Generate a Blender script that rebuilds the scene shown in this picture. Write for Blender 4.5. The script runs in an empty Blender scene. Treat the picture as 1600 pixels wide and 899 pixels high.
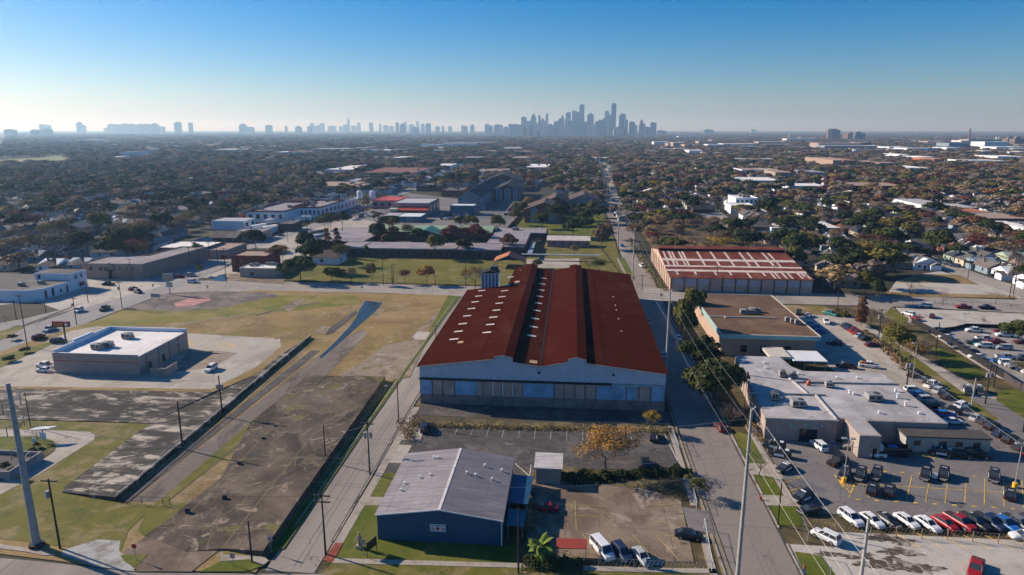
import bpy,math,random
import numpy as np
R=math.radians
# ------------------------------------------------------------------ camera, sky, sun, exposure
S=bpy.context.scene
COL=S.collection
FPX,CAMH=1060.0,57.0
PITCH=math.atan(246.5/FPX)
YAW=math.atan(96/1088.0)
cam=bpy.data.objects.new('camera',bpy.data.cameras.new('camera'))
COL.objects.link(cam)
cam.data.sensor_width=36.0
cam.data.lens=36.0*FPX/1600.0
cam.data.clip_start=1.0
cam.data.clip_end=90000.0
cam.location=(0,0,CAMH)
cam.rotation_euler=(R(90)-PITCH,0,YAW)
S.camera=cam

SUN_EL=26.0
SUN_AZ=math.atan2(-0.948,0.317)          # clockwise from +Y
w=bpy.data.worlds.new("World");S.world=w;w.use_nodes=True
nt=w.node_tree;nt.nodes.clear()
sky=nt.nodes.new('ShaderNodeTexSky');sky.sky_type='NISHITA';sky.sun_disc=False
sky.sun_elevation=R(SUN_EL);sky.sun_rotation=SUN_AZ
sky.altitude=0;sky.air_density=1.0;sky.dust_density=0.6;sky.ozone_density=3.0
bg=nt.nodes.new('ShaderNodeBackground');bg.inputs['Strength'].default_value=0.063
wo=nt.nodes.new('ShaderNodeOutputWorld')
hs=nt.nodes.new('ShaderNodeHueSaturation');hs.inputs['Saturation'].default_value=1.5
tn=nt.nodes.new('ShaderNodeMix');tn.data_type='RGBA';tn.blend_type='MULTIPLY';tn.inputs[0].default_value=1.0;tn.inputs[7].default_value=(.90,1.0,1.22,1)
nt.links.new(sky.outputs[0],tn.inputs[6]);nt.links.new(tn.outputs[2],hs.inputs['Color']);nt.links.new(hs.outputs[0],bg.inputs[0]);nt.links.new(bg.outputs[0],wo.inputs[0])

sl=bpy.data.lights.new('sun','SUN');sl.energy=5.0;sl.angle=R(0.5);sl.color=(1.0,0.88,0.73)
so=bpy.data.objects.new('sun',sl);COL.objects.link(so)
ce=math.cos(R(SUN_EL))
sundir=(math.sin(SUN_AZ)*ce,math.cos(SUN_AZ)*ce,math.sin(R(SUN_EL)))
from mathutils import Vector,Matrix
so.rotation_euler=Vector(sundir).to_track_quat('Z','Y').to_euler()
S.view_settings.view_transform='Standard';S.view_settings.look='None'
S.view_settings.gamma=1.0;S.view_settings.exposure=0.55;S.view_settings.use_curve_mapping=False
S.render.engine='CYCLES'
S.cycles.max_bounces=4;S.cycles.diffuse_bounces=2;S.cycles.glossy_bounces=2
S.cycles.transmission_bounces=2;S.cycles.volume_bounces=0;S.cycles.transparent_max_bounces=6
S.cycles.use_denoising=True
S.cycles.use_light_tree=False

# ------------------------------------------------------------------ survey: sight line to a spot on the ground
_sp,_cp,_sy,_cy=math.sin(PITCH),math.cos(PITCH),math.sin(YAW),math.cos(YAW)
def G(px,py,z=0.0):
    u=(px-800)/FPX;v=(py-449.5)/FPX
    X,Y,Z=u,_cp-v*_sp,-_sp-v*_cp
    k=(z-CAMH)/Z
    X *= k;Y *= k
    return X*_cy-Y*_sy,X*_sy+Y*_cy
def PX(x,y,z=0.0):
    X=x*_cy+y*_sy;Y=-x*_sy+y*_cy
    dz=z-CAMH;ww=Y*_cp-dz*_sp
    if ww<1:return (-9999,-9999)
    return 800+FPX*X/ww,449.5-FPX*(Y*_sp+dz*_cp)/ww
def HT(bx,by,ty):
    x,y=G(bx,by);lo,hi=0,600
    for i in range(40):
        m=(lo+hi)/2
        if PX(x,y,m)[1]>ty:lo=m
        else:hi=m
    return lo

# ------------------------------------------------------------------ node materials
def _nt(name):
    m=bpy.data.materials.new(name);m.use_nodes=True
    n=m.node_tree;b=n.nodes['Principled BSDF']
    return m,n,b
def N(n,t,**kw):
    d=n.nodes.new(t)
    for k,v in kw.items():
        if k in ('op',):d.operation=v
        elif k.startswith('i_'):d.inputs[k[2:].replace('_',' ')].default_value=v
        else:setattr(d,k,v)
    return d
def c4(c):return (c[0],c[1],c[2],1.0)
def mixc(n,f,a,b,blend='MIX'):
    d=n.nodes.new('ShaderNodeMix');d.data_type='RGBA';d.blend_type=blend
    for s,v in ((0,f),(6,a),(7,b)):
        if hasattr(v,'is_output') or isinstance(v,bpy.types.NodeSocket):n.links.new(v,d.inputs[s])
        elif s == 0:d.inputs[0].default_value=v
        else:d.inputs[s].default_value=c4(v)
    return d.outputs[2]
def math_(n,op,a,b=0.5,c=None,clamp=False):
    d=n.nodes.new('ShaderNodeMath');d.operation=op;d.use_clamp=clamp
    for i,v in enumerate((a,b,c)):
        if v is None:continue
        if isinstance(v,bpy.types.NodeSocket):n.links.new(v,d.inputs[i])
        else:d.inputs[i].default_value=v
    return d.outputs[0]
def coords(n,scale=(1,1,1),rot=(0,0,0),kind='Object',loc=(0,0,0)):
    t=n.nodes.new('ShaderNodeTexCoord');m=n.nodes.new('ShaderNodeMapping')
    m.inputs['Scale'].default_value=scale;m.inputs['Rotation'].default_value=rot;m.inputs['Location'].default_value=loc
    n.links.new(t.outputs[kind],m.inputs['Vector'])
    return m.outputs[0]
def noise(n,vec,scale,detail=4,rough=0.55,dist=0.0):
    d=n.nodes.new('ShaderNodeTexNoise');n.links.new(vec,d.inputs['Vector'])
    d.inputs['Scale'].default_value=scale;d.inputs['Detail'].default_value=detail
    d.inputs['Roughness'].default_value=rough;d.inputs['Distortion'].default_value=dist
    return d.outputs[0]
def ramp(n,f,lo,hi):
    d=n.nodes.new('ShaderNodeMapRange');n.links.new(f,d.inputs[0])
    d.inputs[1].default_value=lo;d.inputs[2].default_value=hi;d.clamp=True
    return d.outputs[0]
def simple(name,c,rough=0.7,metal=0.0,var=0.15,scale=1.5,spec=0.3):
    m,n,b=_nt(name)
    v=coords(n);f=ramp(n,noise(n,v,scale,5),0.3,0.7)
    out=mixc(n,f,tuple(x*(1-var) for x in c),tuple(min(1,x*(1+var)) for x in c))
    n.links.new(out,b.inputs['Base Color'])
    b.inputs['Roughness'].default_value=rough;b.inputs['Metallic'].default_value=metal
    b.inputs['Specular IOR Level'].default_value=spec
    return m
def groundmat(name,base,patches=(),fine=0.25,stretch=(1,1,1),cracks=None,crackc=None,joints=None,jointc=None,jw=0.02,rough=0.9,blotch=None):
    """patches: (colour, scale, lo, hi[, distortion, stretch])"""
    m,n,b=_nt(name)
    v=coords(n,stretch)
    cur=None;a=base
    for i,p in enumerate(patches):
        st=p[5] if len(p)>5 else (1,1,1)
        vv=coords(n,tuple(stretch[k]*st[k] for k in range(3)),loc=(i*37.1+5,i*11.7,i*3.3))
        f=ramp(n,noise(n,vv,p[1],7,0.62,p[4] if len(p)>4 else 0.3),p[2],p[3])
        cur=mixc(n,f,cur if cur is not None else base,p[0])
    if joints:
        br=n.nodes.new('ShaderNodeTexBrick');n.links.new(coords(n),br.inputs['Vector'])
        br.offset=0.0;br.inputs['Scale'].default_value=1.0
        br.inputs['Brick Width'].default_value=joints[0];br.inputs['Row Height'].default_value=joints[1]
        br.inputs['Mortar Size'].default_value=jw
        br.inputs['Color1'].default_value=(1,1,1,1);br.inputs['Color2'].default_value=(.82,.82,.82,1);br.inputs['Mortar'].default_value=(0,0,0,1)
        cur=mixc(n,1.0,cur if cur is not None else base,br.outputs['Color'],'MULTIPLY') if jointc is None else mixc(n,br.outputs['Fac'],cur if cur is not None else base,jointc)
    if cracks:
        vo=n.nodes.new('ShaderNodeTexVoronoi');vo.feature='DISTANCE_TO_EDGE'
        dv=n.nodes.new('ShaderNodeVectorMath');dv.operation='ADD'
        nn=n.nodes.new('ShaderNodeTexNoise');nn.inputs['Scale'].default_value=0.5;n.links.new(v,nn.inputs['Vector'])
        sc=n.nodes.new('ShaderNodeVectorMath');sc.operation='SCALE';sc.inputs['Scale'].default_value=2.5
        n.links.new(nn.outputs['Color'],sc.inputs[0]);n.links.new(v,dv.inputs[0]);n.links.new(sc.outputs[0],dv.inputs[1])
        n.links.new(dv.outputs[0],vo.inputs['Vector']);vo.inputs['Scale'].default_value=cracks[0]
        f=ramp(n,vo.outputs['Distance'],0.0,cracks[1])
        f2=math_(n,'SUBTRACT',1.0,f)
        cur=mixc(n,f2,cur if cur is not None else base,crackc)
    f=math_(n,'ADD',math_(n,'MULTIPLY',noise(n,v,2.2,6,0.7),.6),math_(n,'MULTIPLY',noise(n,v,7.0,5,0.75),.4))
    hv=n.nodes.new('ShaderNodeHueSaturation');n.links.new(cur,hv.inputs['Color']) if cur is not None else setattr(hv.inputs['Color'],'default_value',c4(base))
    n.links.new(math_(n,'MULTIPLY_ADD',f,fine*5.0,1-fine*2.5),hv.inputs['Value'])
    n.links.new(hv.outputs[0],b.inputs['Base Color'])
    b.inputs['Roughness'].default_value=rough;b.inputs['Specular IOR Level'].default_value=0.2
    return m
def sheetmat(name,c,c2,pitch=0.9,axis='x',line=0.6,stain=0.5,rough=0.6,spec=0.3,panel=None,stretch=(1,1,1),s2=0.35,c3=None):
    """ribbed sheet metal: narrow dark rib lines along one axis, stains of a second colour"""
    m,n,b=_nt(name)
    v=coords(n);sep=n.nodes.new('ShaderNodeSeparateXYZ');n.links.new(v,sep.inputs[0])
    ax={'x':0,'y':1,'z':2}[axis]
    fr=math_(n,'FRACT',math_(n,'DIVIDE',sep.outputs[ax],pitch))
    ln=math_(n,'LESS_THAN',fr,0.16)
    vs=coords(n,stretch)
    f=ramp(n,noise(n,vs,s2,7,0.6,0.4),0.5-0.2*stain,0.5+0.25)
    cur=mixc(n,f,c,c2)
    if c3:cur=mixc(n,ramp(n,noise(n,coords(n,(1,.5,1),loc=(9,4,2)),.09,8,.65,1.0),.5,.68),cur,c3)
    if panel:
        for k,pp in panel.items():
            a2={'x':0,'y':1,'z':2}[k]
            fr2=math_(n,'FRACT',math_(n,'DIVIDE',sep.outputs[a2],pp))
            l2=math_(n,'MULTIPLY',math_(n,'LESS_THAN',fr2,0.055),0.45)
            cur=mixc(n,l2,cur,tuple(x*0.45 for x in c))
            # each sheet weathers a little differently
            fl=math_(n,'FLOOR',math_(n,'DIVIDE',sep.outputs[a2],pp))
            wn=n.nodes.new('ShaderNodeTexWhiteNoise');wn.noise_dimensions='1D';n.links.new(fl,wn.inputs['W'])
            cur=mixc(n,math_(n,'MULTIPLY',wn.outputs[0],0.22),cur,c2)
    cur=mixc(n,math_(n,'MULTIPLY',ln,1-line),cur,tuple(x*0.35 for x in c))
    hv=n.nodes.new('ShaderNodeHueSaturation');n.links.new(cur,hv.inputs['Color'])
    n.links.new(math_(n,'MULTIPLY_ADD',noise(n,v,1.7,5,0.7),0.5,0.75),hv.inputs['Value'])
    n.links.new(hv.outputs[0],b.inputs['Base Color'])
    b.inputs['Roughness'].default_value=rough;b.inputs['Specular IOR Level'].default_value=spec
    return m
def leafmat(name,cols,rnd=True):
    m,n,b=_nt(name)
    g=n.nodes.new('ShaderNodeNewGeometry');oi=n.nodes.new('ShaderNodeObjectInfo')
    cr=n.nodes.new('ShaderNodeValToRGB');e=cr.color_ramp.elements
    while len(e)<len(cols):e.new(0.5)
    for i,c in enumerate(cols):
        e[i].position=i/max(1,len(cols)-1);e[i].color=c4(c)
    n.links.new(oi.outputs['Random'],cr.inputs[0])
    hv=n.nodes.new('ShaderNodeHueSaturation');n.links.new(cr.outputs[0],hv.inputs['Color'])
    n.links.new(math_(n,'MULTIPLY_ADD',g.outputs['Random Per Island'],0.7,0.65),hv.inputs['Value'])
    n.links.new(math_(n,'MULTIPLY_ADD',g.outputs['Random Per Island'],0.03,0.485),hv.inputs['Hue'])
    n.links.new(hv.outputs[0],b.inputs['Base Color'])
    b.inputs['Roughness'].default_value=0.9;b.inputs['Specular IOR Level'].default_value=0.08
    return m

# ------------------------------------------------------------------ mesh builder
class MB:
    def __init__(s):s.v=[];s.f=[];s.m=[]
    def add(s,vs,fs,mi=0):
        o=len(s.v);s.v += [tuple(p) for p in vs];s.f += [tuple(o+i for i in f) for f in fs];s.m += [mi]*len(fs);return s
    def box(s,x0,x1,y0,y1,z0,z1,mi=0,bottom=True):
        v=[(x0,y0,z0),(x1,y0,z0),(x1,y1,z0),(x0,y1,z0),(x0,y0,z1),(x1,y0,z1),(x1,y1,z1),(x0,y1,z1)]
        f=[(0,1,5,4),(1,2,6,5),(2,3,7,6),(3,0,4,7),(4,5,6,7)]+([(3,2,1,0)] if bottom else [])
        return s.add(v,f,mi)
    def prism(s,pts,z0,z1,mi=0):
        """pts ccw; z1 may be a list of heights"""
        n=len(pts);a=sum(pts[i][0]*pts[(i+1)%n][1]-pts[(i+1)%n][0]*pts[i][1] for i in range(n))
        zz=list(z1) if isinstance(z1,(list,tuple)) else [z1]*n
        if a<0:pts=pts[::-1];zz=zz[::-1]
        v=[(p[0],p[1],z0) for p in pts]+[(p[0],p[1],z) for p,z in zip(pts,zz)]
        f=[(i,(i+1)%n,n+(i+1)%n,n+i) for i in range(n)]+[tuple(range(n,2*n)),tuple(range(n-1,-1,-1))]
        return s.add(v,f,mi)
    def tube(s,pts,rad,n=8,mi=0,cap=True):
        if not isinstance(rad,(list,tuple)):rad=[rad]*len(pts)
        pts=[Vector(p) for p in pts];o=[]
        for i,p in enumerate(pts):
            d=(pts[min(i+1,len(pts)-1)]-pts[max(i-1,0)]).normalized()
            a=d.cross(Vector((0,0,1)));
            if a.length<1e-3:a=Vector((1,0,0))
            a.normalize();b=d.cross(a).normalized()
            o += [tuple(p+(a*math.cos(2*math.pi*k/n)+b*math.sin(2*math.pi*k/n))*rad[i]) for k in range(n)]
        f=[]
        for i in range(len(pts)-1):
            for k in range(n):
                f.append((i*n+k,(i+1)*n+k,(i+1)*n+(k+1)%n,i*n+(k+1)%n))
        if cap:f += [tuple(range(n)),tuple((len(pts)-1)*n+k for k in range(n-1,-1,-1))]
        return s.add(o,f,mi)
    def quad(s,a,b,c,d,mi=0):return s.add([a,b,c,d],[(0,1,2,3)],mi)
    def slab(s,a,b,c,d,t=0.1,mi=0):
        """thick sheet whose top is abcd (ccw from above)"""
        top=[a,b,c,d];bot=[(p[0],p[1],p[2]-t) for p in top]
        return s.add(top+bot,[(0,1,2,3),(7,6,5,4),(0,4,5,1),(1,5,6,2),(2,6,7,3),(3,7,4,0)],mi)
    def ellip(s,c,r,n=10,m=6,mi=0):
        v=[(c[0],c[1],c[2]-r[2])];f=[]
        for j in range(1,m):
            t=math.pi*j/m
            for k in range(n):
                a=2*math.pi*k/n
                v.append((c[0]+r[0]*math.sin(t)*math.cos(a),c[1]+r[1]*math.sin(t)*math.sin(a),c[2]-r[2]*math.cos(t)))
        v.append((c[0],c[1],c[2]+r[2]));L=len(v)-1
        for k in range(n):
            f.append((0,1+(k+1)%n,1+k));f.append((L,L-n+k,L-n+(k+1)%n))
            for j in range(m-2):
                a=1+j*n;f.append((a+k,a+(k+1)%n,a+n+(k+1)%n,a+n+k))
        return s.add(v,f,mi)
    def mesh(s,name,smooth=False):
        me=bpy.data.meshes.new(name);me.from_pydata(s.v,[],s.f)
        if any(s.m):me.polygons.foreach_set('material_index',s.m)
        if smooth:me.polygons.foreach_set('use_smooth',[True]*len(me.polygons))
        me.update();return me
    def build(s,name,mats,parent=None,smooth=False):
        """vertices are in world metres when the parent is unrotated: shift by the parent's place"""
        if parent is not None and parent.rotation_euler.z == 0:
            ox,oy,oz=parent.get('_o',(0,0,0))
            s.v=[(x-ox,y-oy,z-oz) for x,y,z in s.v]
        return link(name,s.mesh(name,smooth),mats,parent)
def link(name,me,mats,parent=None):
    if not isinstance(mats,(list,tuple)):mats=[mats]
    if not me.materials:
        for m in mats:me.materials.append(m)
    o=bpy.data.objects.new(name,me);COL.objects.link(o)
    for i,m in enumerate(mats):
        if me.materials[i] != m:o.material_slots[i].link='OBJECT';o.material_slots[i].material=m
    if parent is not None:o.parent=parent
    return o
def tag(o,label,cat,group=None,kind=None):
    o['label']=label;o['category']=cat
    if group:o['group']=group
    if kind:o['kind']=kind
    return o
def T(name,label,cat,loc=(0,0,0),rot=0.0,group=None):
    o=bpy.data.objects.new(name,None);COL.objects.link(o);o.location=loc;o.rotation_euler=(0,0,rot)
    o.empty_display_size=0.2
    o['_o']=tuple(loc) if len(loc) == 3 else (loc[0],loc[1],0)
    return tag(o,label,cat,group)
def cpy(o,parent=None):
    c=o.copy();COL.objects.link(c)
    if parent is not None:c.parent=parent
    return c
def struct(name,mb,mats,kind='structure'):
    o=mb.build(name,mats);o['kind']=kind;return o

_ORD='closest,second,third,fourth,fifth,sixth,seventh,eighth,ninth,tenth,eleventh,twelfth,thirteenth,fourteenth,fifteenth,sixteenth,seventeenth,eighteenth,nineteenth'.split(',')
_TEN={2:'twent',3:'thirt',4:'fort',5:'fift',6:'sixt',7:'sevent',8:'eight',9:'ninet'}
def ordinal(i,first='first'):
    n=i+1
    if n == 1:return first
    if n<20:return _ORD[n-1]
    if n >= 100:return ('hundredth' if n == 100 else 'hundred-and-'+ordinal(n-101)) if n<200 else 'two-hundred-and-'+ordinal(n-201)
    t,u=divmod(n,10)
    return _TEN[t]+'ieth' if u == 0 else _TEN[t]+'y-'+('first' if u == 1 else _ORD[u-1])
AUTO=[]      # (object, description, x, y): labelled at the end by rank from the nearest landmark
LAND=[]      # (x, y, phrase)
# ------------------------------------------------------------------ the ground, roads and lots
def patch(name,pts,mat,z=0.02,kind='structure',depth=0.3,px=True):
    """pts: pixels of the survey photograph (px) or grid metres; an optional third value is that corner's own height"""
    P=[];Z=[]
    for p in pts:
        zz=p[2] if len(p)>2 else z
        P.append(G(p[0],p[1],zz) if px else (p[0],p[1]));Z.append(zz)
    o=MB().prism(P,z-depth if z<0.2 else-0.3,Z).build(name,mat);o['kind']=kind
    return o
M={}
M['far']=groundmat('far_land',(.055,.05,.035),[((.03,.032,.018),.02,.4,.6),((.10,.085,.055),.05,.55,.7)],.2)
M['drygrass']=groundmat('dry_grass',(.27,.185,.075),[((.13,.12,.02),.035,.53,.68,.8),((.19,.125,.055),.06,.45,.6,.6),((.30,.22,.12),.09,.52,.68,.6),((.36,.31,.24),.16,.62,.72,.5),((.11,.11,.02),.6,.55,.75)],.42)
M['lawn']=groundmat('lawn_grass',(.085,.105,.008),[((.15,.14,.03),.12,.45,.65),((.06,.08,.012),.5,.5,.7),((.20,.16,.06),.08,.6,.75)],.38)
M['lawn2']=groundmat('worn_grass',(.13,.118,.018),[((.22,.17,.08),.2,.5,.62,.6),((.07,.085,.015),.4,.5,.7)],.3)
M['street']=groundmat('street_asphalt',(.235,.20,.175),[((.30,.26,.225),.06,.5,.62,.5,(1,.15,1)),((.16,.135,.12),.3,.6,.75,.8,(1.6,.2,1))],.14,cracks=(.07,.006),crackc=(.15,.13,.115))
M['street2']=groundmat('street_concrete',(.32,.285,.25),[((.24,.21,.185),.06,.48,.66,.5,(1,.2,1)),((.40,.36,.32),.3,.6,.75,.4)],.14,cracks=(.11,.010),crackc=(.14,.12,.10))
M['avenue']=groundmat('avenue_paving',(.26,.245,.235),[((.33,.31,.29),.07,.5,.65,.5,(1,.2,1)),((.17,.16,.155),.2,.58,.72,.5,(1.5,.15,1))],.14,cracks=(.07,.012),crackc=(.13,.12,.11))
M['concrete']=groundmat('lot_concrete',(.40,.355,.30),[((.30,.26,.22),.08,.48,.62,.6),((.46,.42,.37),.2,.55,.7),((.20,.17,.15),.35,.64,.74,.8)],.16,joints=(6,6),jointc=(.22,.19,.165),jw=.03)
M['walk']=groundmat('sidewalk_concrete',(.36,.31,.26),[((.24,.20,.17),.3,.5,.7)],.18,joints=(1.6,1.6),jointc=(.22,.19,.16),jw=.03)
M['kerb']=groundmat('kerb_concrete',(.30,.265,.225),[((.12,.10,.085),.4,.5,.65)],.2)
M['lot']=groundmat('lot_asphalt',(.165,.15,.145),[((.21,.19,.18),.09,.45,.65,.5),((.10,.085,.075),.25,.62,.74,.7),((.27,.24,.22),.5,.66,.78)],.14,cracks=(.12,.008),crackc=(.07,.06,.055))
M['oldlot']=groundmat('old_asphalt',(.075,.068,.066),[((.14,.125,.115),.12,.5,.66,.6),((.20,.17,.15),.3,.62,.72,.5),((.05,.045,.045),.5,.5,.7)],.25,cracks=(.3,.02),crackc=(.17,.14,.12))
M['brownlot']=groundmat('worn_concrete_lot',(.23,.175,.125),[((.14,.10,.072),.12,.44,.6,.9),((.34,.275,.21),.22,.54,.66,.9),((.085,.06,.045),.4,.59,.68,1.2)],.2,joints=(5,5),jointc=(.10,.075,.055),jw=.035)
M['palelot']=groundmat('pale_gravel_lot',(.44,.40,.35),[((.33,.29,.25),.1,.48,.64,.6),((.13,.11,.09),.12,.62,.70,1.0),((.52,.48,.43),.3,.58,.7)],.18)
M['slab1']=groundmat('mottled_slab',(.042,.036,.033),[((.085,.073,.064),.10,.42,.6,.4),((.40,.35,.29),.14,.53,.60,1.2,(.5,1.4,1)),((.34,.30,.24),.6,.54,.60,.8,(.45,1.3,1)),((.034,.03,.027),.16,.47,.57,.7,(.6,1.2,1))],.35,joints=(9,12),jointc=(.16,.14,.11),jw=.05)
M['slab2']=groundmat('brown_slab',(.092,.068,.052),[((.15,.115,.088),.09,.45,.62,.5),((.055,.040,.032),.12,.54,.66,.9,(1,.5,1)),((.29,.23,.17),.35,.55,.67,1.2),((.12,.12,.03),.12,.58,.66,.6),((.045,.034,.028),.07,.5,.6,.8)],.3,joints=(9.5,21),jointc=(.15,.115,.07),jw=.09,cracks=(.08,.012),crackc=(.155,.125,.07))
M['alley']=groundmat('alley_paving',(.165,.135,.115),[((.27,.225,.185),.1,.52,.66,.6,(1.2,.25,1)),((.08,.063,.052),.3,.5,.66,.4,(1,.3,1)),((.33,.28,.23),.5,.64,.74)],.22)
M['dirt']=groundmat('bare_dirt',(.25,.195,.14),[((.14,.105,.075),.2,.5,.65),((.36,.30,.23),.4,.55,.7),((.13,.115,.03),.25,.58,.7)],.25)
M['weeds']=groundmat('weedy_ground',(.085,.065,.03),[((.19,.145,.07),.2,.5,.65),((.045,.04,.02),.4,.5,.65)],.35)
M['rubble']=groundmat('rubble_ground',(.19,.155,.14),[((.10,.082,.072),.15,.45,.6),((.33,.285,.25),.4,.58,.7),((.16,.13,.05),.2,.6,.7)],.3)
M['pink']=groundmat('pink_floor_remains',(.42,.20,.18),[((.50,.42,.37),.5,.55,.65),((.16,.13,.11),.4,.6,.7)],.25)
m,n,b=_nt('still_water');b.inputs['Base Color'].default_value=(.03,.042,.052,1);b.inputs['Roughness'].default_value=.22;b.inputs['Specular IOR Level'].default_value=.13;M['water']=m
m,n,b=_nt('muddy_water')
bp=n.nodes.new('ShaderNodeBump');n.links.new(noise(n,coords(n),1.5,3),bp.inputs['Height']);bp.inputs['Strength'].default_value=.03;n.links.new(bp.outputs[0],b.inputs['Normal'])
b.inputs['Base Color'].default_value=(.03,.035,.03,1);b.inputs['Roughness'].default_value=.08;M['water2']=m
M['pw']=simple('white_paint_marking',(.62,.58,.52),.7,var=.35,scale=1.2)
M['py']=simple('yellow_paint_marking',(.62,.40,.07),.7,var=.4,scale=1.0)
M['pyf']=simple('faded_yellow_marking',(.40,.285,.10),.8,var=.4,scale=.8);M['pwf']=simple('faded_white_marking',(.36,.33,.30),.8,var=.4,scale=.8)
M['pb']=simple('blue_paint_marking',(.07,.25,.55),.7,var=.2)

o=MB().add([(-30000,-600,0),(30000,-600,0),(30000,34000,0),(-30000,34000,0)],[(0,1,2,3)]).build('ground',M['far']);o['kind']='structure'

# blocks of land between the streets
patch('vacant_field',[(-40.6,75.3),(-40.6,229.6),(-113,231.5),(-126,226),(-142.5,196),(-147,178),(-150,150),(-156,73.5),(-77.4,76.2),(-59,74.6)],M['drygrass'],.12,px=False)
patch('front_street_left',[(-400,889),(0,872),(60,877),(215,895),(460,897),(640,896),(640,990),(-400,1090)],M['street'],.06)
patch('left_street',[(-39.6,76),(-32.9,76),(-32.4,150),(-31.9,229),(-32,232),(-40.6,232),(-40.4,150)],M['street'],.05,px=False)
patch('cross_street_left',[(-330,421),(150,443),(332,438.5),(560,443),(800,449),(1004,451),(1016,471),(718,463),(600,458),(440,455),(250,461),(130,463),(-330,440)],M['street2'],.07)
patch('right_street',[(21.2,60),(31.0,60),(31.2,120),(31.6,228),(31.9,246),(33.6,335),(37.5,480),(24.5,480),(23.6,335),(22.6,246),(21.8,228),(21.5,120)],M['street'],.05,px=False)
patch('cross_street_right',[(1000,449.5),(1260,458),(1420,463),(1640,470.5),(1900,482),(1900,508),(1640,491),(1400,479),(1250,475.5),(1006,469)],M['street2'],.075)
# the right street runs on to the horizon through the trees
fr=[(958,356,9.5),(951,315,9),(947,290,9),(944,265,10),(940,247,12),(934,232,15),(929,222,22)]
pts=[(G(x,y),w_) for x,y,w_ in fr]
pl=[(31,470)]+[(p[0]+4,p[1]) for p,_ in pts]
pl=[(31,475),(34.5,600),(38,740),(49,1000),(66,1500),(76,2100),(92,3000)]
mb=MB()
L_=[(x-w_,y) for (x,y),w_ in zip(pl,(6.5,6.5,6.5,7,9,12,17))];R_=[(x+w_,y) for (x,y),w_ in zip(pl,(6.5,6.5,6.5,7,9,12,17))]
mb.prism(L_+R_[::-1],-.3,.3);struct('far_street',mb,M['street2'])
FAR_ROAD=pl
# avenue on the left, from the frame edge up to the shopping strip
AVE=[(-400,575,-400,690),(0,505,0,557),(43,497,115,513),(111,480,192,483),(181,444,256,459),(240,432,316,434),(322,406,355,416),(344,392,379,391),(423,372,446,379),(470,356,482,366),(525,337,526,346),(561,322,574,324),(640,294,655,296),(700,271,718,272),(735,258,748,258)]
patch('avenue',[(a,b) for a,b,c,d in AVE]+[(c,d) for a,b,c,d in AVE[::-1]],M['avenue'],.09)
# street on the far right (diagonal between the two police lots) and residential street
patch('police_side_street',[(1348,474),(1392,478),(1500,560),(1700,700),(1760,760),(1690,760),(1560,668),(1440,570)],M['street2'],.06)
patch('residential_street',[(1640,478),(1600,472),(1520,441),(1440,408),(1365,377),(1376,372),(1450,398),(1540,432),(1700,480)],M['street2'],.065)
patch('grove_street',[(1088,336),(1125,330),(1165,361),(1130,362)],M['street2'],.06)
patch('house_street',[(1040,306),(1070,300),(1074,306),(1048,311)],M['street2'],.06)

# --- left block
patch('store_lot',[(-300,612),(-60,604),(330,608),(392,578),(437,552,.13),(430,529),(292,521),(150,510),(112,517),(30,553),(-60,580),(-300,602)],M['concrete'],.14)
patch('worn_bays',[(296,549),(340,548),(372,552),(330,574),(262,583)],groundmat('worn_bay_paving',(.27,.215,.17),[((.19,.15,.12),.3,.5,.64)],.25),.147)
patch('lot_tongue',[(372,585),(405,565),(440,545),(437,528),(380,560)],M['concrete'],.143)
patch('lot_grass_edge',[(-60,603),(330,608),(395,578),(448,534),(486,524),(476,532),(400,584),(334,614),(-60,606)],M['drygrass'],.155)
patch('field_green_band',[(120,514),(190,485),(290,486),(400,470),(430,462),(560,462),(560,475),(420,490),(290,503),(180,510)],groundmat('green_band',(.17,.15,.025),[((.24,.19,.07),.08,.45,.62),((.10,.125,.018),.15,.5,.7)],.4),.13)
patch('rubble_ground',[(198,481),(262,458),(330,455),(420,457),(440,463),(395,470),(352,480),(300,486),(236,486)],M['rubble'],.14)
patch('pink_floor_remains',[(272,474),(300,465),(325,465),(330,469),(300,478),(276,480)],M['pink'],.16)
patch('old_kerb_line',[(238,481),(262,463),(264,463),(241,482)],M['oldlot'],.16)
patch('bare_patch',[(560,570),(600,540),(650,530),(660,545),(640,590),(600,595),(520,593),(540,580)],M['dirt'],.135)
patch('tyre_track',[(400,492),(440,482),(500,472),(500,473.5),(440,484),(400,494)],M['slab2'],.136)
patch('tyre_track',[(250,512),(330,498),(400,488),(400,489.3),(330,499.6),(250,514)],M['dirt'],.136)
patch('worn_path',[(545,600),(620,548),(690,480),(694,482),(632,552),(560,606)],M['dirt'],.133)
patch('bare_patch',[(440,480),(470,466),(475,470),(452,487)],M['dirt'],.135)
patch('bare_patch',[(570,488),(588,481),(602,484),(590,494),(572,494)],M['dirt'],.135)
patch('left_slab',[(-200,604,.9),(-60,606,.9),(332,613,.9),(402,585,.9),(436,556,.9),(486,524,.9),(181,777,.9),(97,769,.3),(100,762,.3),(235,661,.3),(-60,653,.3),(-200,650,.3)],M['slab1'],.9)
patch('restaurant_lawn',[(-200,653),(-60,655),(236,660),(168,716),(102,766),(180,782),(240,790),(200,830),(188,862),(90,853),(40,846),(0,842),(-200,838)],M['lawn2'],.16)
patch('restaurant_drive',[(-200,672),(0,671),(100,673),(140,675),(149,680),(147,687),(60,742),(0,773),(-200,880)],M['concrete'],.19)
patch('restaurant_island',[(-200,690),(0,682),(60,682),(82,688),(88,696),(85,704),(60,722),(0,752),(-200,860)],M['lawn'],.24)
patch('planting_bed',[(85,704),(60,722),(0,752),(0,725),(40,706),(65,700)],M['weeds'],.26)
patch('sidewalk',[(-200,842),(0,850),(40,856),(75,862),(88,866),(70,868),(40,862),(0,857),(-200,850)],M['walk'],.2)
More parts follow.
